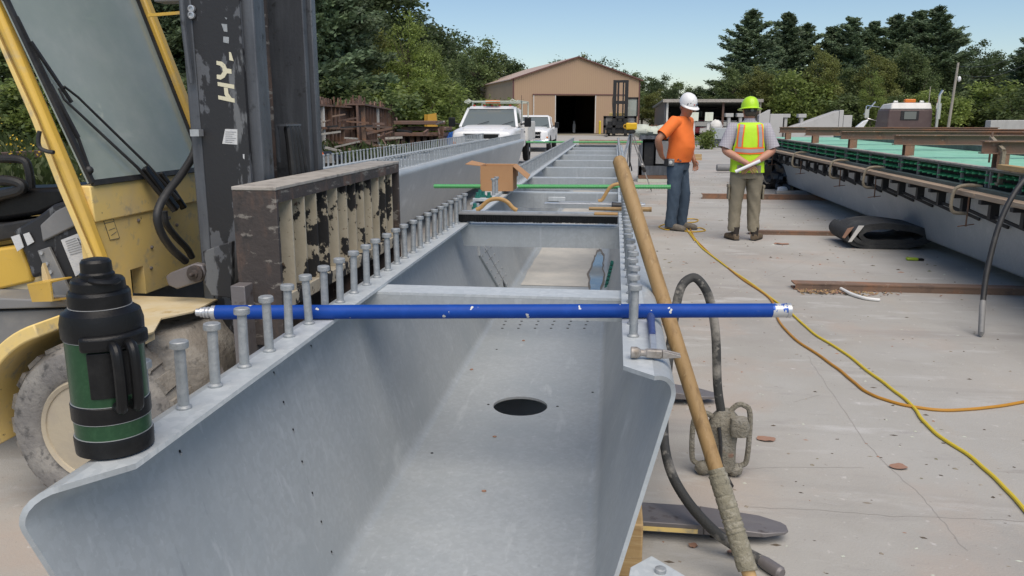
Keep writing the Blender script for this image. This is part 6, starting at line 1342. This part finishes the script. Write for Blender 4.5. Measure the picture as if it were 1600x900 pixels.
for a in ((1165, 100, 22, 'pine2', 'leftmost tall pine of the right stand, standing apart', .95), (1222, 106, 27, 'pine', 'second tall pine of the right stand with a pointed top', .9), (1250, 108, 42, 'pine2', 'pine just right of the pointed-top pine', .9), (1290, 108, 48, 'pine', 'lower pine in the dip of the right stand', .95), (1320, 104, 33, 'pine2', 'pine right of the dip in the right stand', .95), (1352, 106, 40, 'pine', 'pine above the yellow-green trees', .9), (1388, 105, 30, 'pine2', 'broad pine near the top of the right stand', 1.0), (1420, 106, 24, 'pine', 'tall pine beside the rightmost of the stand', 1.0), (1450, 102, 18, 'pine2', 'rightmost and tallest pine of the stand', 1.0), (1470, 110, 50, 'pine', 'pine at the right shoulder of the stand', .8), (1612, 92, 42, 'pine', 'dark pine cut by the right picture edge', 1.1), (1200, 112, 60, 'pine', 'pine filling between the first two tall ones', 1.0),
          (1143, 92, 108, 'mid', 'mid green tree below the leftmost pine', 1.0), (1180, 88, 104, 'yel', 'yellow-green tree behind the vest man\'s helmet', 1.0), (1215, 90, 112, 'mid2', 'mid green tree right of the vest man\'s helmet', 1.0), (1250, 86, 118, 'bushy', 'pale low tree above the precast walls', 1.0), (1283, 86, 74, 'yel', 'tall yellow-green tree in the middle of the right stand', .75), (1320, 90, 110, 'mid', 'mid green tree right of the tall yellow-green one', 1.0), (1368, 84, 80, 'yel', 'yellow-green tree above the maroon cab\'s left', .9), (1408, 86, 76, 'mid2', 'mid green tree above the maroon cab', .95), (1360, 76, 118, 'light', 'pale green tree left of the maroon cab', .85), (1440, 84, 110, 'mid', 'mid green tree right of the maroon cab', .9), (1465, 100, 82, 'oak', 'dark tree just left of the utility pole', .9),
          (1510, 112, 78, 'oak2', 'round dark tree right of the utility pole', 1.05), (1538, 116, 84, 'oak', 'round dark tree adjoining the one right of the pole', 1.0), (1562, 110, 118, 'mid', 'low mid green tree between the round tree and edge pine', .9), (1592, 94, 106, 'mid2', 'mid green tree at the right picture edge', 1.0), (1640, 90, 70, 'oak', 'dark tree beyond the right picture edge', 1.2)): tree(a[3], a[0], a[1], a[2], a[4], RG, a[5])
for a in ((1500, 84, 138, 'bush', 'dark scrub right of the utility pole base'), (1545, 82, 134, 'bushy', 'light scrub behind the long pale concrete block'), (1595, 78, 130, 'bush', 'scrub at the right edge below the pine'), (1465, 80, 146, 'bushy', 'light scrub left of the utility pole base'), (1395, 82, 145, 'bush', 'scrub left of the maroon cab'), (1340, 84, 146, 'bush', 'scrub behind the square precast block'), (1290, 86, 148, 'bush', 'scrub behind the concrete ramp'), (1245, 86, 148, 'bushy', 'light scrub against the shed side wall')): tree(a[3], a[0], a[1], a[2], a[4], 'scrub below the right stand', 1.3)
def shrub():
    o = place(1106, 45); r = np.random.RandomState(4); c = np.concatenate([r.normal(size=(60, 3)) * np.array([.17, .17, .14]) + np.array([r.normal() * .2, r.normal() * .2, .12 + .75 * i / 14]) for i in range(15)]); a, b = leafset(r, c, .085)
    t = thing('shrub', 'bright green leafy shrub growing from the slab between the two men', 'shrub', o); me = quads('leaves', c, a, b); me.materials.append(LF_LIGHT); ob = bpy.data.objects.new('leaves', me); COL.objects.link(ob); ob.parent = t; m = MB(); m.tube([o, o + V((.02, 0, .6))], [.025, .008], 5); m.build('stem', BARK, t)
shrub()
def weeds():
    r = np.random.RandomState(9); cen, ax = [], []
    for (xa, xb, z0, z1, n, h) in ((-60, 110, 14, 32, 9000, .55), (440, 700, 24, 40, 9000, .5), (-60, 460, 12, 40, 5000, .35), (560, 720, 18, 26, 1800, .25)):
        for i in range(n):
            zc = z0 + (z1 - z0) * r.rand(); p = place(xa + (xb - xa) * r.rand(), zc)
            if p.x > -4.9 - max(0, p.y - 18) * .08: continue
            q = mnoise.noise(V((p.x * .5, p.y * .5, 0))); 
            if q < -.25: continue
            hh = h * (.4 + 1.3 * max(0, q + .3)) * r.rand(); cen.append((p.x, p.y, p.z + hh)); ax.append((r.normal() * .07, r.normal() * .07, .10 + .06 * r.rand()))
    cen = np.array(cen); a = np.array(ax); b = np.cross(a, unit(r, len(a))); me = quads('weeds', cen, a, b * .6); me.materials.append(WEED); o = bpy.data.objects.new('weeds', me); COL.objects.link(o); stuff(o)
    c2 = np.concatenate([np.array(place(x + r.normal() * 6, zc)) + np.array([0, 0, h]) + r.normal(size=(14, 3)) * .13 for x, zc, h in ((10, 17, .95), (14, 17.3, .8), (22, 17, .7), (52, 18, .72), (58, 17.6, .8), (84, 16, .5), (86, 16, .35), (5, 18, .9), (-20, 17, .8))]); a, b = leafset(r, c2, .03); me = quads('goldenrod', c2, a, b); me.materials.append(FLOW); o = bpy.data.objects.new('goldenrod_flowers', me); COL.objects.link(o); stuff(o)
weeds()

# ================================================================== PEOPLE   (built facing -Y, right hand at -X)
def skin_mesh(nm, nodes, edges, mt, par, root='pelvis', sub=2):
    ks = list(nodes); me = bpy.data.meshes.new(nm); me.from_pydata([nodes[k][0] for k in ks], [(ks.index(a), ks.index(b)) for a, b in edges], []); me.materials.append(mt)
    o = bpy.data.objects.new(nm, me); COL.objects.link(o); o.parent = par; md = o.modifiers.new('skin', 'SKIN'); md.use_smooth_shade = True
    for i, k in enumerate(ks):
        sv = me.skin_vertices[0].data[i]; rr = nodes[k][1]; sv.radius = rr if isinstance(rr, tuple) else (rr, rr); sv.use_root = (k == root)
    s = o.modifiers.new('subsurf', 'SUBSURF'); s.levels = s.render_levels = sub; return o
def hand(nodes, edges, wrist, s, wr, d, across, curl, thumb=1):
    # d: pointing direction of the palm, across: index side, curl: direction the fingers bend
    w = V(wr); d, ac, cu = V(d).normalized(), V(across).normalized(), V(curl).normalized()
    P = lambda n, p, r: nodes.__setitem__(s + n, (tuple(p), r))
    P('palm', w + d * .055, (.030, .018)); edges.append((wrist, s + 'palm'))
    for i, (off, ln) in enumerate(((.030, .072), (.010, .080), (-.010, .074), (-.029, .058))):
        b = w + d * .088 + ac * off; m1 = b + d * ln * .45 + cu * ln * .12 + ac * off * .15; m2 = m1 + d * ln * .32 + cu * ln * .30; e = m2 + d * ln * .12 + cu * ln * .26
        for n_, p_, r_ in (('a', b, .0098), ('b', m1, .0092), ('c', m2, .0085), ('d', e, .0074)): P('f%d%s' % (i, n_), p_, r_)
        edges += [(s + 'palm', s + 'f%da' % i), (s + 'f%da' % i, s + 'f%db' % i), (s + 'f%db' % i, s + 'f%dc' % i), (s + 'f%dc' % i, s + 'f%dd' % i)]
    t0 = w + d * .03 + ac * .030 + cu * .006; t1 = t0 + d * .032 + ac * .022 + cu * .012; t2 = t1 + d * .028 + ac * .004 + cu * .012
    P('t0', t0, .0125); P('t1', t1, .0105); P('t2', t2, .0085); edges += [(s + 'palm', s + 't0'), (s + 't0', s + 't1'), (s + 't1', s + 't2')]
def head_bits(par, c, tilt, mt, hair):
    # nose, ears, eyes, mouth and hair around head centre c; tilt = (nod, turn)
    M = Matrix.Rotation(tilt[1], 3, 'Z') @ Matrix.Rotation(tilt[0], 3, 'X'); T = lambda p: V(c) + M @ V(p)
    def B(nm, mat_, fn): m = MB(); fn(m); m.v = [tuple(T(p)) for p in m.v]; m.build(nm, mat_, par, smooth=60)
    B('face', mt, lambda m: m.loft([((0, -.012, -.135), .030, .034), ((0, -.026, -.125), .046, .056), ((0, -.020, -.09), .064, .078), ((0, -.010, -.04), .073, .094), ((0, .0, .01), .077, .100), ((0, .002, .05), .077, .100), ((0, .004, .09), .066, .086), ((0, .006, .112), .035, .05)], 28))
    B('nose', mt, lambda m: m.loft([((0, -.100, .012), .008, .010), ((0, -.108, -.008), .010, .014), ((0, -.113, -.030), .015, .019), ((0, -.104, -.042), .013, .014)], 14))
    for s in (-1, 1):
        B('ear', mt, lambda m: m.ball((s * .078, .012, -.012), (.012, .022, .034), 12, 8)); B('eye', PAPER, lambda m: m.ball((s * .031, -.088, .008), (.013, .010, .008), 10, 8)); B('iris', HAIR, lambda m: m.ball((s * .031, -.0965, .007), (.005, .004, .006), 8, 6)); B('eyebrow', HAIR, lambda m: m.ball((s * .032, -.0945, .026), (.019, .008, .0045), 10, 6))
    B('mouth', mat('lips_' + par.name, (.30, .11, .09), .5), lambda m: m.ball((0, -.0955, -.070), (.024, .008, .0065), 12, 6))
    B('hair', HAIR, lambda m: m.loft([((0, .030, -.075), .055, .055), ((0, .026, -.05), .074, .076), ((0, .018, -.01), .081, .089), ((0, .016, .03), .0825, .092)], 24))
    return T
def shoes(par, foot, ang, mt, shaft=None):
    u = V((sin(ang), -cos(ang), 0)); q = V((cos(ang), sin(ang), 0)); f = V(foot); m = MB()
    m.loft([(f - u * .085 + V((0, 0, .045)), .034, .040, q, (0, 0, 1), .7), (f - u * .06 + V((0, 0, .05)), .043, .05, q, (0, 0, 1), .7), (f + u * .02 + V((0, 0, .05)), .045, .05, q, (0, 0, 1), .7), (f + u * .10 + V((0, 0, .042)), .050, .042, q, (0, 0, 1), .7), (f + u * .165 + V((0, 0, .036)), .047, .036, q, (0, 0, 1), .7), (f + u * .20 + V((0, 0, .028)), .030, .026, q, (0, 0, 1), .7)], 20); b = m.build('boot', mt, par, smooth=60)
    m = MB(); m.loft([(f - u * .088 + V((0, 0, .008)), .038, .008, q, (0, 0, 1), .4), (f + u * .1 + V((0, 0, .008)), .053, .008, q, (0, 0, 1), .4), (f + u * .205 + V((0, 0, .008)), .034, .008, q, (0, 0, 1), .4)], 18); m.build('sole', BLKB, b)
    m = MB(); m.loft([(f - u * .035 + V((0, 0, .06)), .045, .052, q, u), (f - u * .035 + V((0, 0, .11)), .046, .054, q, u), (f - u * .037 + V((0, 0, .17)), .048, .054, q, u)], 18); m.build('boot_shaft', shaft or mt, b)
def helmet(par, T, mt, full):
    m = MB(); rings = [((0, .0, .028), .106, .130), ((0, 0, .06), .107, .130), ((0, 0, .10), .098, .121), ((0, .002, .135), .080, .100), ((0, .004, .158), .055, .068), ((0, .004, .169), .026, .034), ((0, .004, .172), .006, .008)]
    m.loft(rings, 32); m.v = [tuple(T(p)) for p in m.v]; h = m.build('helmet', mt, par, smooth=50)
    m = MB()
    if full: m.loft([((0, -.004, .018), .100, .124), ((0, -.006, .010), .148, .172), ((0, -.006, .014), .149, .173), ((0, -.002, .034), .105, .129)], 36, False)
    else: m.loft([((0, -.02, .022), .096, .118), ((0, -.045, .010), .112, .145), ((0, -.045, .016), .113, .146), ((0, -.012, .034), .106, .126)], 32, False)
    m.v = [tuple(T(p)) for p in m.v]; m.build('brim', mt, h, smooth=50)
    m = MB(); m.tube([(0, -.118, .085), (0, -.07, .147), (0, 0, .168), (0, .07, .151), (0, .118, .085)], .010, 8); m.v = [tuple(T(p)) for p in m.v]; m.build('helmet_ridge', mt, h)
    return h
def man_orange():
    r_ = person = thing('person', 'man in orange T-shirt, jeans and white hard hat with hand on hip', 'person')
    nodes = {'pelvis': ((0, .02, .95), .10), 'belly': ((0, -.03, 1.08), .11), 'chest': ((0, -.01, 1.30), .12), 'neck': ((0, -.035, 1.475), .052), 'jaw': ((0, -.075, 1.545), .060), 'skull': ((0, -.085, 1.62), .078), 'crown': ((0, -.085, 1.69), .06)}
    edges = [('pelvis', 'belly'), ('belly', 'chest'), ('chest', 'neck'), ('neck', 'jaw'), ('jaw', 'skull'), ('skull', 'crown')]
    arm = {'R': ((-.185, .0, 1.42), (-.40, .13, 1.20), (-.215, .155, .99)), 'L': ((.185, -.02, 1.42), (.25, .01, 1.15), (.185, -.13, .93))}
    for s, (sh, el, wr) in arm.items():
        nodes[s + 'sh'] = (sh, .060); nodes[s + 'el'] = (el, .049); nodes[s + 'fm'] = (tuple(V(el).lerp(V(wr), .35)), .053); nodes[s + 'wr'] = (wr, .032); edges += [('chest', s + 'sh'), (s + 'sh', s + 'el'), (s + 'el', s + 'fm'), (s + 'fm', s + 'wr')]
    hand(nodes, edges, 'Rwr', 'Rh', arm['R'][2], (.85, .05, -.55), (.3, -.6, -.5), (.1, -.9, -.1)); hand(nodes, edges, 'Lwr', 'Lh', arm['L'][2], (-.1, -.35, -.93), (0, -.9, .35), (-1, 0, 0))
    for s, x, y in (('R', -.085, .03), ('L', .10, -.03)): nodes[s + 'hip'] = ((x, .02, .88), .075); nodes[s + 'kn'] = ((x * 1.1, y - .02, .50), .055); nodes[s + 'an'] = ((x * 1.15, y + .01, .11), .04); edges += [('pelvis', s + 'hip'), (s + 'hip', s + 'kn'), (s + 'kn', s + 'an')]
    skin_mesh('body', nodes, edges, SKINR, r_)
    T = head_bits(r_, (0, -.085, 1.625), (R(21), R(-28)), SKINR, HAIR); h = helmet(r_, T, HELW, False)
    for k, (x, z, w, c) in enumerate(((-.045, .075, .012, INK), (-.075, .06, .014, INK), (.0, .062, .011, REDL), (.035, .06, .014, INK), (.062, .062, .013, HAMB), (-.02, .105, .012, ALU))):
        yy = -.130 * sqrt(max(0.01, 1 - (x / .107) ** 2)) * (1 if z < .07 else .93 if z < .09 else .86); m = MB(); m.ball((x, yy, z), (w, .004, w * .8), 8, 6); m.v = [tuple(T(p)) for p in m.v]; m.build('helmet_sticker', c, h)
    m = MB(); rg = []
    for z, rx, ry, cy in ((.905, .178, .150, .0), (.95, .183, .156, -.005), (1.02, .186, .162, -.022), (1.10, .190, .166, -.036), (1.18, .192, .158, -.034), (1.27, .198, .142, -.022), (1.35, .202, .126, -.012), (1.41, .190, .110, -.010), (1.445, .155, .092, -.016), (1.47, .105, .075, -.024), (1.49, .073, .066, -.032), (1.497, .062, .058, -.034)): rg.append(((0, cy, z), rx, ry, None, None, .88))
    m.loft(rg, 36, False, .06, 5.0, 3, 5, .006)
    for s in ('R', 'L'):
        sh, el, wr = [V(q) for q in arm[s]]; k = -1 if s == 'R' else 1; a = V((k * .10, sh.y, 1.405)); e = sh.lerp(el, .74); m.loft([(a, .085, .085, (sh - a).cross(V((0, 1, 0))).normalized(), (0, 1, 0)), (sh + V((0, 0, .0)), .080, .084, None, None)] if False else [], 8) if False else m.tube([a, sh + V((k * .005, 0, .004)), sh.lerp(el, .35), sh.lerp(el, .6), e], [.088, .082, .078, .078, .080], 18, False)
    m.build('tshirt', ORAN, r_, smooth=70)
    m = MB()
    for s, x, y in (('R', -.088, .03), ('L', .10, -.03)):
        m.loft([((x * 1.15, y + .005, .045), .062, .072), ((x * 1.15, y + .005, .09), .066, .078), ((x * 1.14, y, .16), .064, .076), ((x * 1.12, y - .012, .30), .068, .078), ((x * 1.1, y - .02, .48), .076, .084), ((x * 1.0, .0 + y * .5, .66), .088, .094), ((x * .95, .01, .80), .098, .112), ((x * .8, .015, .88), .104, .128)], 26, False, .04, 9, x, 6, .010)
    m.loft([((0, .015, .80), .172, .125), ((0, .015, .86), .182, .138), ((0, .01, .93), .178, .142), ((0, .0, .985), .172, .142)], 30, False, .04, 6, 2); m.build('jeans', DENIM, r_, smooth=70)
    shoes(r_, (-.10, .02, 0), R(-6), GBOOT); shoes(r_, (.115, -.04, 0), R(6), GBOOT)
    m = MB(); m.box((-.215, -.02, .86), (-.176, .055, .95)); b = m.build('belt_pouch', GREY, r_, bevel=.008); m = MB(); m.lathe((-.216, .018, .905), [(.024, 0), (.024, -.006), (.018, -.008)], 16, 'X'); m.build('tape_face', OFFW, b)
    m = MB(); m.box((-.205, .06, .85), (-.165, .12, .95)); m.build('belt_holster', BLKB, r_, bevel=.008)
    m = MB()
    for k, (x, z) in enumerate(((-.168, .935), (-.178, .945), (-.160, .928), (-.172, .925))): m.ball((x + .0, -.055 - k * .016, z), (.012, .01, .010), 8, 6)
    m.build('shirt_smudge', INK, r_)
    p = G(1056, 358.5, 0); r_.location = p; r_.rotation_euler = (0, 0, R(62)); r_.scale = (1.0,) * 3
man_orange()
def man_vest():
    r_ = thing('person', 'man seen from behind in neon vest, plaid shirt and khaki trousers, hands behind his back', 'person')
    nodes = {'pelvis': ((0, .01, .95), .11), 'belly': ((0, 0, 1.10), .12), 'chest': ((0, .0, 1.32), .13), 'neck': ((0, -.01, 1.475), .058), 'jaw': ((0, -.03, 1.54), .062), 'skull': ((0, -.03, 1.615), .078), 'crown': ((0, -.03, 1.685), .06)}
    edges = [('pelvis', 'belly'), ('belly', 'chest'), ('chest', 'neck'), ('neck', 'jaw'), ('jaw', 'skull'), ('skull', 'crown')]
    arm = {'R': ((-.200, .01, 1.40), (-.30, .06, 1.135), (-.045, .225, .985)), 'L': ((.200, .01, 1.40), (.30, .06, 1.135), (.060, .225, .995))}
    for s, (sh, el, wr) in arm.items(): nodes[s + 'sh'] = (sh, .058); nodes[s + 'el'] = (el, .047); nodes[s + 'fm'] = (tuple(V(el).lerp(V(wr), .35) + V((0, .01, 0))), .053); nodes[s + 'wr'] = (wr, .033); edges += [('chest', s + 'sh'), (s + 'sh', s + 'el'), (s + 'el', s + 'fm'), (s + 'fm', s + 'wr')]
    hand(nodes, edges, 'Rwr', 'Rh', arm['R'][2], (.75, .05, -.55), (.5, .2, .7), (.1, -.6, -.6)); hand(nodes, edges, 'Lwr', 'Lh', arm['L'][2], (-.75, .22, -.6), (-.5, .2, .7), (-.3, -.6, -.6))
    for s, x in (('R', -.10), ('L', .10)): nodes[s + 'hip'] = ((x, .01, .88), .085); nodes[s + 'kn'] = ((x * 1.15, -.01, .50), .058); nodes[s + 'an'] = ((x * 1.2, .02, .11), .042); edges += [('pelvis', s + 'hip'), (s + 'hip', s + 'kn'), (s + 'kn', s + 'an')]
    skin_mesh('body', nodes, edges, SKIN, r_)
    T = head_bits(r_, (0, -.03, 1.62), (R(6), R(6)), SKIN, HAIR); h = helmet(r_, T, NEONH, True)
    m = MB(); m.loft([((0, .004, -.028), .083, .103), ((0, .004, .016), .085, .106)], 28, False); m.v = [tuple(T(p)) for p in m.v]; m.build('helmet_band', BLKB, h); m = MB(); m.lathe((0, .106, -.006), [(.020, 0), (.020, .012), (.016, .016)], 14, 'Y'); m.v = [tuple(T(p)) for p in m.v]; m.build('band_knob', GREY, h)
    TR = [(.93, .190, .158, .005), (1.0, .192, .160, .004), (1.08, .194, .160, .002), (1.18, .197, .156, 0), (1.28, .202, .148, 0), (1.36, .206, .136, .002), (1.42, .198, .118, .004), (1.455, .165, .098, .0), (1.48, .105, .078, -.006), (1.50, .074, .068, -.010)]
    m = MB(); m.loft([((0, cy, z), rx - .006, ry - .006, None, None, .85) for z, rx, ry, cy in TR], 36, False)
    for s in ('R', 'L'):
        sh, el, wr = [V(q) for q in arm[s]]; k = -1 if s == 'R' else 1; a = V((k * .10, 0, 1.385)); m.tube([a, sh, sh.lerp(el, .4), sh.lerp(el, .7), sh.lerp(el, .92)], [.088, .084, .080, .082, .086], 18, False)
    m.loft([((0, -.01, 1.485), .076, .070), ((0, -.012, 1.51), .070, .064), ((0, -.012, 1.525), .068, .062)], 22, False); m.build('plaid_shirt', PLAID, r_, smooth=70)
    # vest: follows the torso, arm openings left by narrowing over the shoulders
    def vring(z):
        for (z0, a0, b0, c0), (z1, a1, b1, c1) in zip(TR, TR[1:]):
            if z0 <= z <= z1: t = (z - z0) / (z1 - z0); return a0 + (a1 - a0) * t, b0 + (b1 - b0) * t, c0 + (c1 - c0) * t
        return TR[0][1:] if z < TR[0][0] else TR[-1][1:]
    def pt(z, x, off, sgn):                     # point on the back (+1) or front (-1) at height z, lateral x
        rx, ry, cy = vring(z); rx += off; ry += off; pw = .85; xx = max(-.999, min(.999, x / rx)); sa = (1 - abs(xx) ** (2 / pw)) ** (pw / 2); return (x, cy + sgn * ry * sa, z)
    def xlim(z): return .193 if z < 1.16 else .193 - .035 * sin(min(1, (z - 1.16) / .22) * pi / 2) if z < 1.40 else .158
    m = MB(); nz_, nx_ = 30, 26; zs = [.865 + (1.475 - .865) * i / nz_ for i in range(nz_ + 1)]
    for sg in (1, -1):
        vs = []
        for z in zs:
            xl = min(xlim(z), vring(z)[0] - .002) + (.012 * (1 - (z - .865) / .2) if z < 1.065 else 0)
            for j in range(nx_ + 1):
                x = xl * (-1 + 2 * j / nx_); p = pt(z, x if abs(x) < vring(z)[0] + .011 else x, .012 + (.02 * max(0, (1.0 - z) / .14) * (.5 + .5 * abs(x) / .19)), sg); n_ = mnoise.noise(V((x * 9, z * 7, sg * 3))) * .007; vs.append((p[0], p[1] + n_, p[2] + (.02 * mnoise.noise(V((x * 6, sg, 1))) if z < .9 else 0)))
        m.add(vs, [(i * (nx_ + 1) + j, i * (nx_ + 1) + j + 1, (i + 1) * (nx_ + 1) + j + 1, (i + 1) * (nx_ + 1) + j) for i in range(nz_) for j in range(nx_)])
    for sx in (-1, 1):                         # side panels below the arm holes
        vs = []; zz = [z for z in zs if z < 1.20]
        for z in zz:
            xl = min(xlim(z), vring(z)[0] - .002) + (.012 * (1 - (z - .865) / .2) if z < 1.065 else 0); a = pt(z, sx * xl, .012 + (.02 * max(0, (1.0 - z) / .14)), 1); b = pt(z, sx * xl, .012 + (.02 * max(0, (1.0 - z) / .14)), -1); vs += [a, (sx * (vring(z)[0] + .016), 0, z), b]
        m.add(vs, [(i * 3 + j, i * 3 + j + 1, (i + 1) * 3 + j + 1, (i + 1) * 3 + j) for i in range(len(zz) - 1) for j in range(2)])
    v = m.build('safety_vest', NEON, r_, smooth=70, merge=True)
    def strip(path, w, off, mt, nm, sg=1):      # ribbon along (x, z) points on the torso
        m = MB(); vs = []; k = 14
        P = [V((a, b, 0)) for a, b in path]; fine = [P[i].lerp(P[i + 1], j / k) for i in range(len(P) - 1) for j in range(k)] + [P[-1]]
        for i, p in enumerate(fine):
            d = (fine[min(i + 1, len(fine) - 1)] - fine[max(i - 1, 0)]).normalized(); q = V((-d.y, d.x, 0)) * w / 2
            for s_ in (-1, -.33, .33, 1): e = p + q * s_; n_ = mnoise.noise(V((e.x * 9, e.y * 7, sg * 3))) * .007; t_ = pt(e.y, e.x, off, sg); vs.append((t_[0], t_[1] + n_, t_[2]))
        m.add(vs, [(i * 4 + j, i * 4 + j + 1, i * 4 + 5 + j, i * 4 + 4 + j) for i in range(len(fine) - 1) for j in range(3)]); m.build(nm, mt, v, smooth=70)
    for sg in (1, -1):
        for sx in (-1, 1):
            path = [(sx * .128, 1.14), (sx * .122, 1.30), (sx * .112, 1.40), (sx * .104, 1.452)]; strip(path, .076, .0165, VORG, 'orange_tape', sg); strip(path, .042, .0195, VGRY, 'reflective_tape', sg)
        path = [(-.178, 1.14), (0, 1.13), (.178, 1.14)]; strip(path, .082, .021, VORG, 'orange_tape', sg); strip(path, .044, .024, VGRY, 'reflective_tape', sg)
    m = MB()
    for x in (-.10, .10):
        m.loft([((x * 1.22, .02, .115), .064, .074), ((x * 1.22, .015, .15), .074, .084), ((x * 1.2, .01, .22), .072, .082), ((x * 1.18, .0, .36), .076, .086), ((x * 1.12, .0, .50), .085, .094), ((x * 1.05, .01, .66), .097, .106), ((x * .98, .015, .80), .108, .125), ((x * .85, .015, .88), .112, .14)], 28, False, .05, 9, x * 50, 6, .012)
    m.loft([((0, .015, .79), .195, .14), ((0, .015, .87), .200, .158), ((0, .01, .95), .192, .156), ((0, .005, 1.0), .186, .152)], 30, False, .04, 6, 2); m.build('cargo_trousers', KHAKI, r_, smooth=70)
    for sx in (-1, 1): 
        m = MB(); m.box((sx * .20, -.06, .52), (sx * .222, .075, .70)); m.box((sx * .202, -.065, .665), (sx * .228, .08, .705)); m.build('cargo_pocket', KHAKI, r_, bevel=.008)
    for sx in (-.09, .09): m = MB(); m.prism([(sx - .055, .166, .86), (sx + .055, .166, .86), (sx + .055, .168, .955), (sx - .055, .168, .955)], (0, .006, 0)); m.build('back_pocket', KHAKI, r_, bevel=.003)
    shoes(r_, (-.155, .01, 0), R(-28), BOOT, BOOTB); shoes(r_, (.115, .02, 0), R(20), BOOT, BOOTB)
    t = thing('paper_roll', 'rolled white paper held behind the back of the man in the vest', 'paper roll')
    p = G(1160, 374.5, 0); r_.location = p; r_.rotation_euler = (0, 0, R(180)); r_.scale = (.965,) * 3; M = Matrix.Rotation(R(180), 3, 'Z') * .965
    W_ = lambda q: p + M @ V(q)
    a, b = W_((-.11, .283, 1.018)), W_((.175, .262, .882)); m = MB(); m.cyl(a, b, .019, 16); t.location = a; m.build('roll', PAPER, t); d = (b - a).normalized(); m = MB(); m.lathe(b + d * .0005, [(.016, 0), (.016, .001), (.002, .0012)], 14, d); m.build('roll_mouth', GREY, t)
man_vest()
